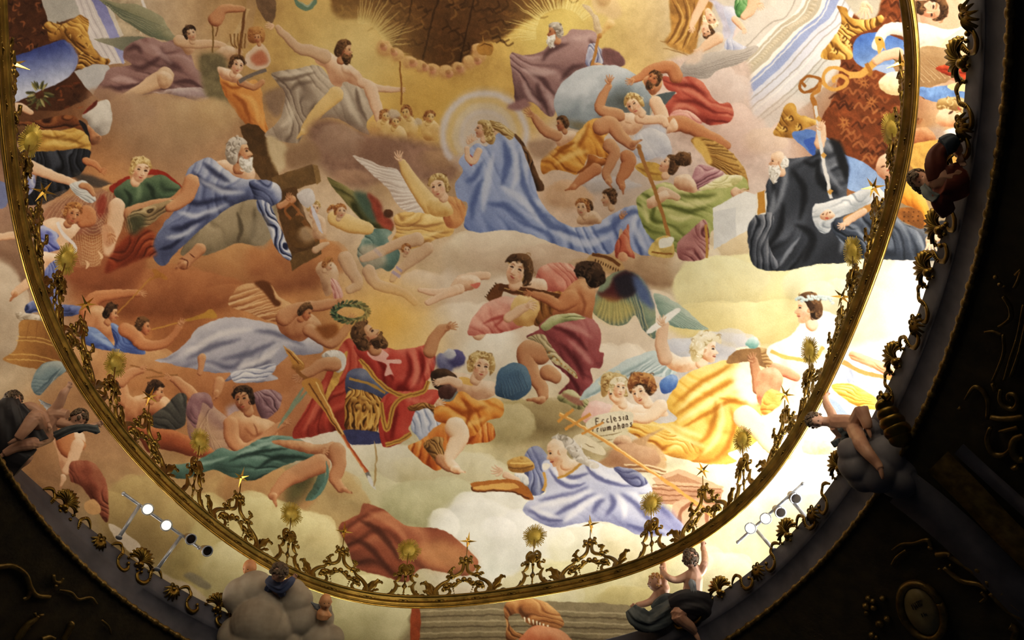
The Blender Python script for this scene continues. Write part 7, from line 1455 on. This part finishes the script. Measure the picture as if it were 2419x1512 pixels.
relief_thing('stucco_relief', 'dull gold strapwork, leaves and a volute on the dark wall beyond the right rim', 'relief',
    [('strapwork', [[(2370,790,4), (2372,830,5), (2358,870,4), (2345,900,4)], [(2419,720,5), (2405,790,4), (2386,850,4), (2372,900,4)], [(2425,760,5), (2408,830,4), (2388,890,5)], [(2345,905,6), (2352,925,5)]], RELG),
     ('leaf_spray', [[(2370,700,5), (2386,725,6), (2388,750,7), (2372,765,5), (2358,772,3)], [(2325,785,3), (2345,783,4), (2365,790,4)], [(2400,650,6), (2412,640,5), (2404,665,5), (2396,680,5)], [(2352,655,6)], [(2362,672,6)], [(2372,677,4)]], RELG),
     ('volute', [[(2364,920,5), (2362,945,6), (2376,962,7), (2396,965,7), (2404,948,6), (2396,932,6), (2382,932,5), (2382,944,5), (2388,946,4)]], RELG),
     ('large_curl', [[(2419,1030,8), (2398,1038,10), (2392,1062,11), (2404,1084,10), (2419,1086,8)], [(2340,1010,6), (2332,1040,7), (2345,1070,8), (2370,1075,7), (2388,1060,5)], [(2396,1100,12), (2404,1110,8)], [(2360,1020,4), (2380,1016,6), (2405,1010,6)]], RELG),
     ('rim_scroll', [[(2280,945,4), (2300,915,5), (2320,922,6), (2334,950,6), (2332,990,5)], [(2264,962,5), (2272,968,4)], [(2340,985,7), (2370,990,8), (2419,985,8)]], RELG)])
relief_thing('stucco_relief', 'dull gold scrolled border with horn-like curls between the oval medallion and the grey rib', 'relief',
    [('border', [[(2140,1300,4), (2118,1318,5), (2108,1335,5)], [(2108,1300,3), (2130,1286,4), (2160,1284,5), (2190,1276,6), (2200,1290,5)], [(2212,1312,9), (2240,1310,8), (2250,1318,8), (2290,1340,9), (2302,1352,8)], [(2230,1340,6), (2270,1372,7), (2310,1380,6), (2332,1392,6)], [(2310,1345,9)], [(2335,1370,9), (2338,1384,8)], [(2372,1400,9), (2362,1412,7)], [(2318,1398,5), (2330,1412,6), (2316,1424,5)], [(2340,1400,8), (2380,1440,10), (2419,1460,10)], [(2390,1424,8), (2410,1440,8)], [(2385,1480,10), (2400,1490,9), (2395,1512,9)], [(2220,1345,5)], [(2246,1336,5)], [(2198,1294,7)]], RELG),
     ('blossoms', [[(2052,1414,8)], [(2062,1420,7)], [(2086,1414,8)], [(2046,1432,9)], [(2064,1436,8)], [(2078,1474,10)], [(2096,1462,8)], [(2060,1500,8)], [(2070,1506,6)], [(2048,1448,7)]], RELG)])
def flat_on_shell(cx, cy, w_, h_, ang, n=40):
    a = math.radians(ang); return [(cx+w_*math.cos(t)*math.cos(a)-h_*math.sin(t)*math.sin(a), cy+w_*math.cos(t)*math.sin(a)+h_*math.sin(t)*math.cos(a)) for t in np.linspace(0, 2*math.pi, n, endpoint=False)]
md = thing('oval_medallion', 'oval gilded medallion with faint dark lettering on the dark wall, lower right corner', 'medallion', on_shell(2176,1442, .03)); O = np.array(md.location)
PLQ = mat('tarnished_plaque', (120, 108, 70), (150, 138, 94), .5, .1, 5, .1, 20)
q0 = [on_shell(x, y, .03)-O for x, y in flat_on_shell(2178,1444,38,62,-28)]; q1 = [on_shell(x, y, .11)-O for x, y in flat_on_shell(2178,1444,35,58,-28)]; q2 = [on_shell(x, y, .14)-O for x, y in flat_on_shell(2178,1444,18,30,-28)]
loft('plaque', [q0, q1, q2, [on_shell(2178,1444,.15)-O]*40], PLQ, md)
e = MB(); P = [on_shell(x, y, .07)-O for x, y in flat_on_shell(2178,1444,46,70,-28)]; e.add(tube_geo(P+[P[0]], [.05]*41, 8)); e.build('frame', RELG, md)
e = MB()
def mark(ch): e.tube([on_shell(x, y, .155)-O for x, y in ch], .006, 5)
for ch in (((2152,1428), (2158,1440)), ((2156,1426), (2164,1440)), ((2160,1424), (2168,1436)), ((2164,1421), (2171,1433)), ((2159,1434), (2166,1431)), ((2176,1418), (2168,1421), (2172,1426), (2178,1428), (2172,1432)), ((2176,1450), (2180,1458)), ((2181,1448), (2186,1456)), ((2186,1450), (2190,1455))): mark(ch)
e.build('lettering', EYEM, md)
# the grey rib with its gold band running down to the corner
def rib(name, pts, half, off, mt):
    P0 = crom(np.array(pts, float), False, 8); d = np.gradient(P0, axis=0); nn = np.column_stack([-d[:, 1], d[:, 0]]); nn /= np.linalg.norm(nn, axis=1)[:, None]
    L = []
    for s, o in ((-1, 0), (-1, off), (1, off), (1, 0)): L.append([on_shell(x, y, o+.01) for x, y in P0+nn*half*s])
    return structure(loft(name, L, mt, closed=False))
rib('trim_2', [(2130,1150), (2200,1205), (2290,1285), (2380,1375), (2460,1460)], 46, .06, STUC)
rib('trim_3', [(2215,1090), (2290,1165), (2370,1250), (2460,1340)], 34, .12, RELG)
rib('trim_4', [(2265,1060), (2330,1120), (2419,1200), (2470,1250)], 16, .08, STUC)
WARM, DAY = (1, .82, .6), (1, .97, .92)
EXPO = 0.0
LIGHTS = [(-112, 260, (1, .86, .68), -1, 9), (-85, 480, (1, .88, .7), -1, 9.5), (-55, 580, (1, .9, .76), -1, 9),  # near-side fill lamps, added to light the vault evenly
          (-24, 60, (1, .93, .84), -1, 8), (8, 62, DAY, 1.5, 9), (30, 100, DAY, 2, 10), (50, 70, DAY, 1, 11),
          (80, 45, (1, .93, .8), -1, 9), (110, 45, (1, .9, .76), -1, 9), (140, 32, (1, .86, .7), -1, 8), (170, 45, (1, .84, .66), -1, 7)]
# ---------------------------------------------------------------- camera and light
cd = bpy.data.cameras.new('camera'); cam = link(bpy.data.objects.new('camera', cd)); cam.location = (0, 0, CAMZ); cam.rotation_euler = (math.pi/2+ELEV, 0, 0)
cd.sensor_width = 36; cd.lens = FPX/2419*36; cd.clip_end = 200; sc.camera = cam
w = bpy.data.worlds.new('church'); sc.world = w; w.use_nodes = True; w.node_tree.nodes['Background'].inputs[0].default_value = (.75, .8, 1, 1); w.node_tree.nodes['Background'].inputs[1].default_value = .012
def area(name, loc, aim, size, power, col, spread=180):
    L = bpy.data.lights.new(name, 'AREA'); L.shape = 'RECTANGLE'; L.size, L.size_y = size; L.energy = power; L.color = col; L.spread = math.radians(spread)
    o = link(bpy.data.objects.new(name, L)); o.location = loc; o.rotation_euler = (Vector(aim)-Vector(loc)).to_track_quat('-Z', 'Y').to_euler(); return o
def ledge(ang, f=.35, h=7.1):
    i = int(round((math.radians(ang)+math.pi)/(2*math.pi)*NA)) % NA; a = ring3(r1, h)[i]; o = np.array([DC[0]+DA[i, 0]*DAX[0], DC[1]+DA[i, 1]*DAX[1], h+CAMZ]); return a*(1-f)+o*f
for ang, power, col, ax, ay in LIGHTS:
    p = ledge(ang); area("ledge_daylight_and_fill", p, (ax, ay, CAMZ+DB0+DTOP*.95), (1.4, .5), power, col)  # hidden-window daylight along the ledge, plus the added near-side fill
vs = sc.view_settings; vs.view_transform = 'Standard'; vs.look = 'None'; vs.exposure = EXPO; vs.gamma = 1; vs.use_curve_mapping = False
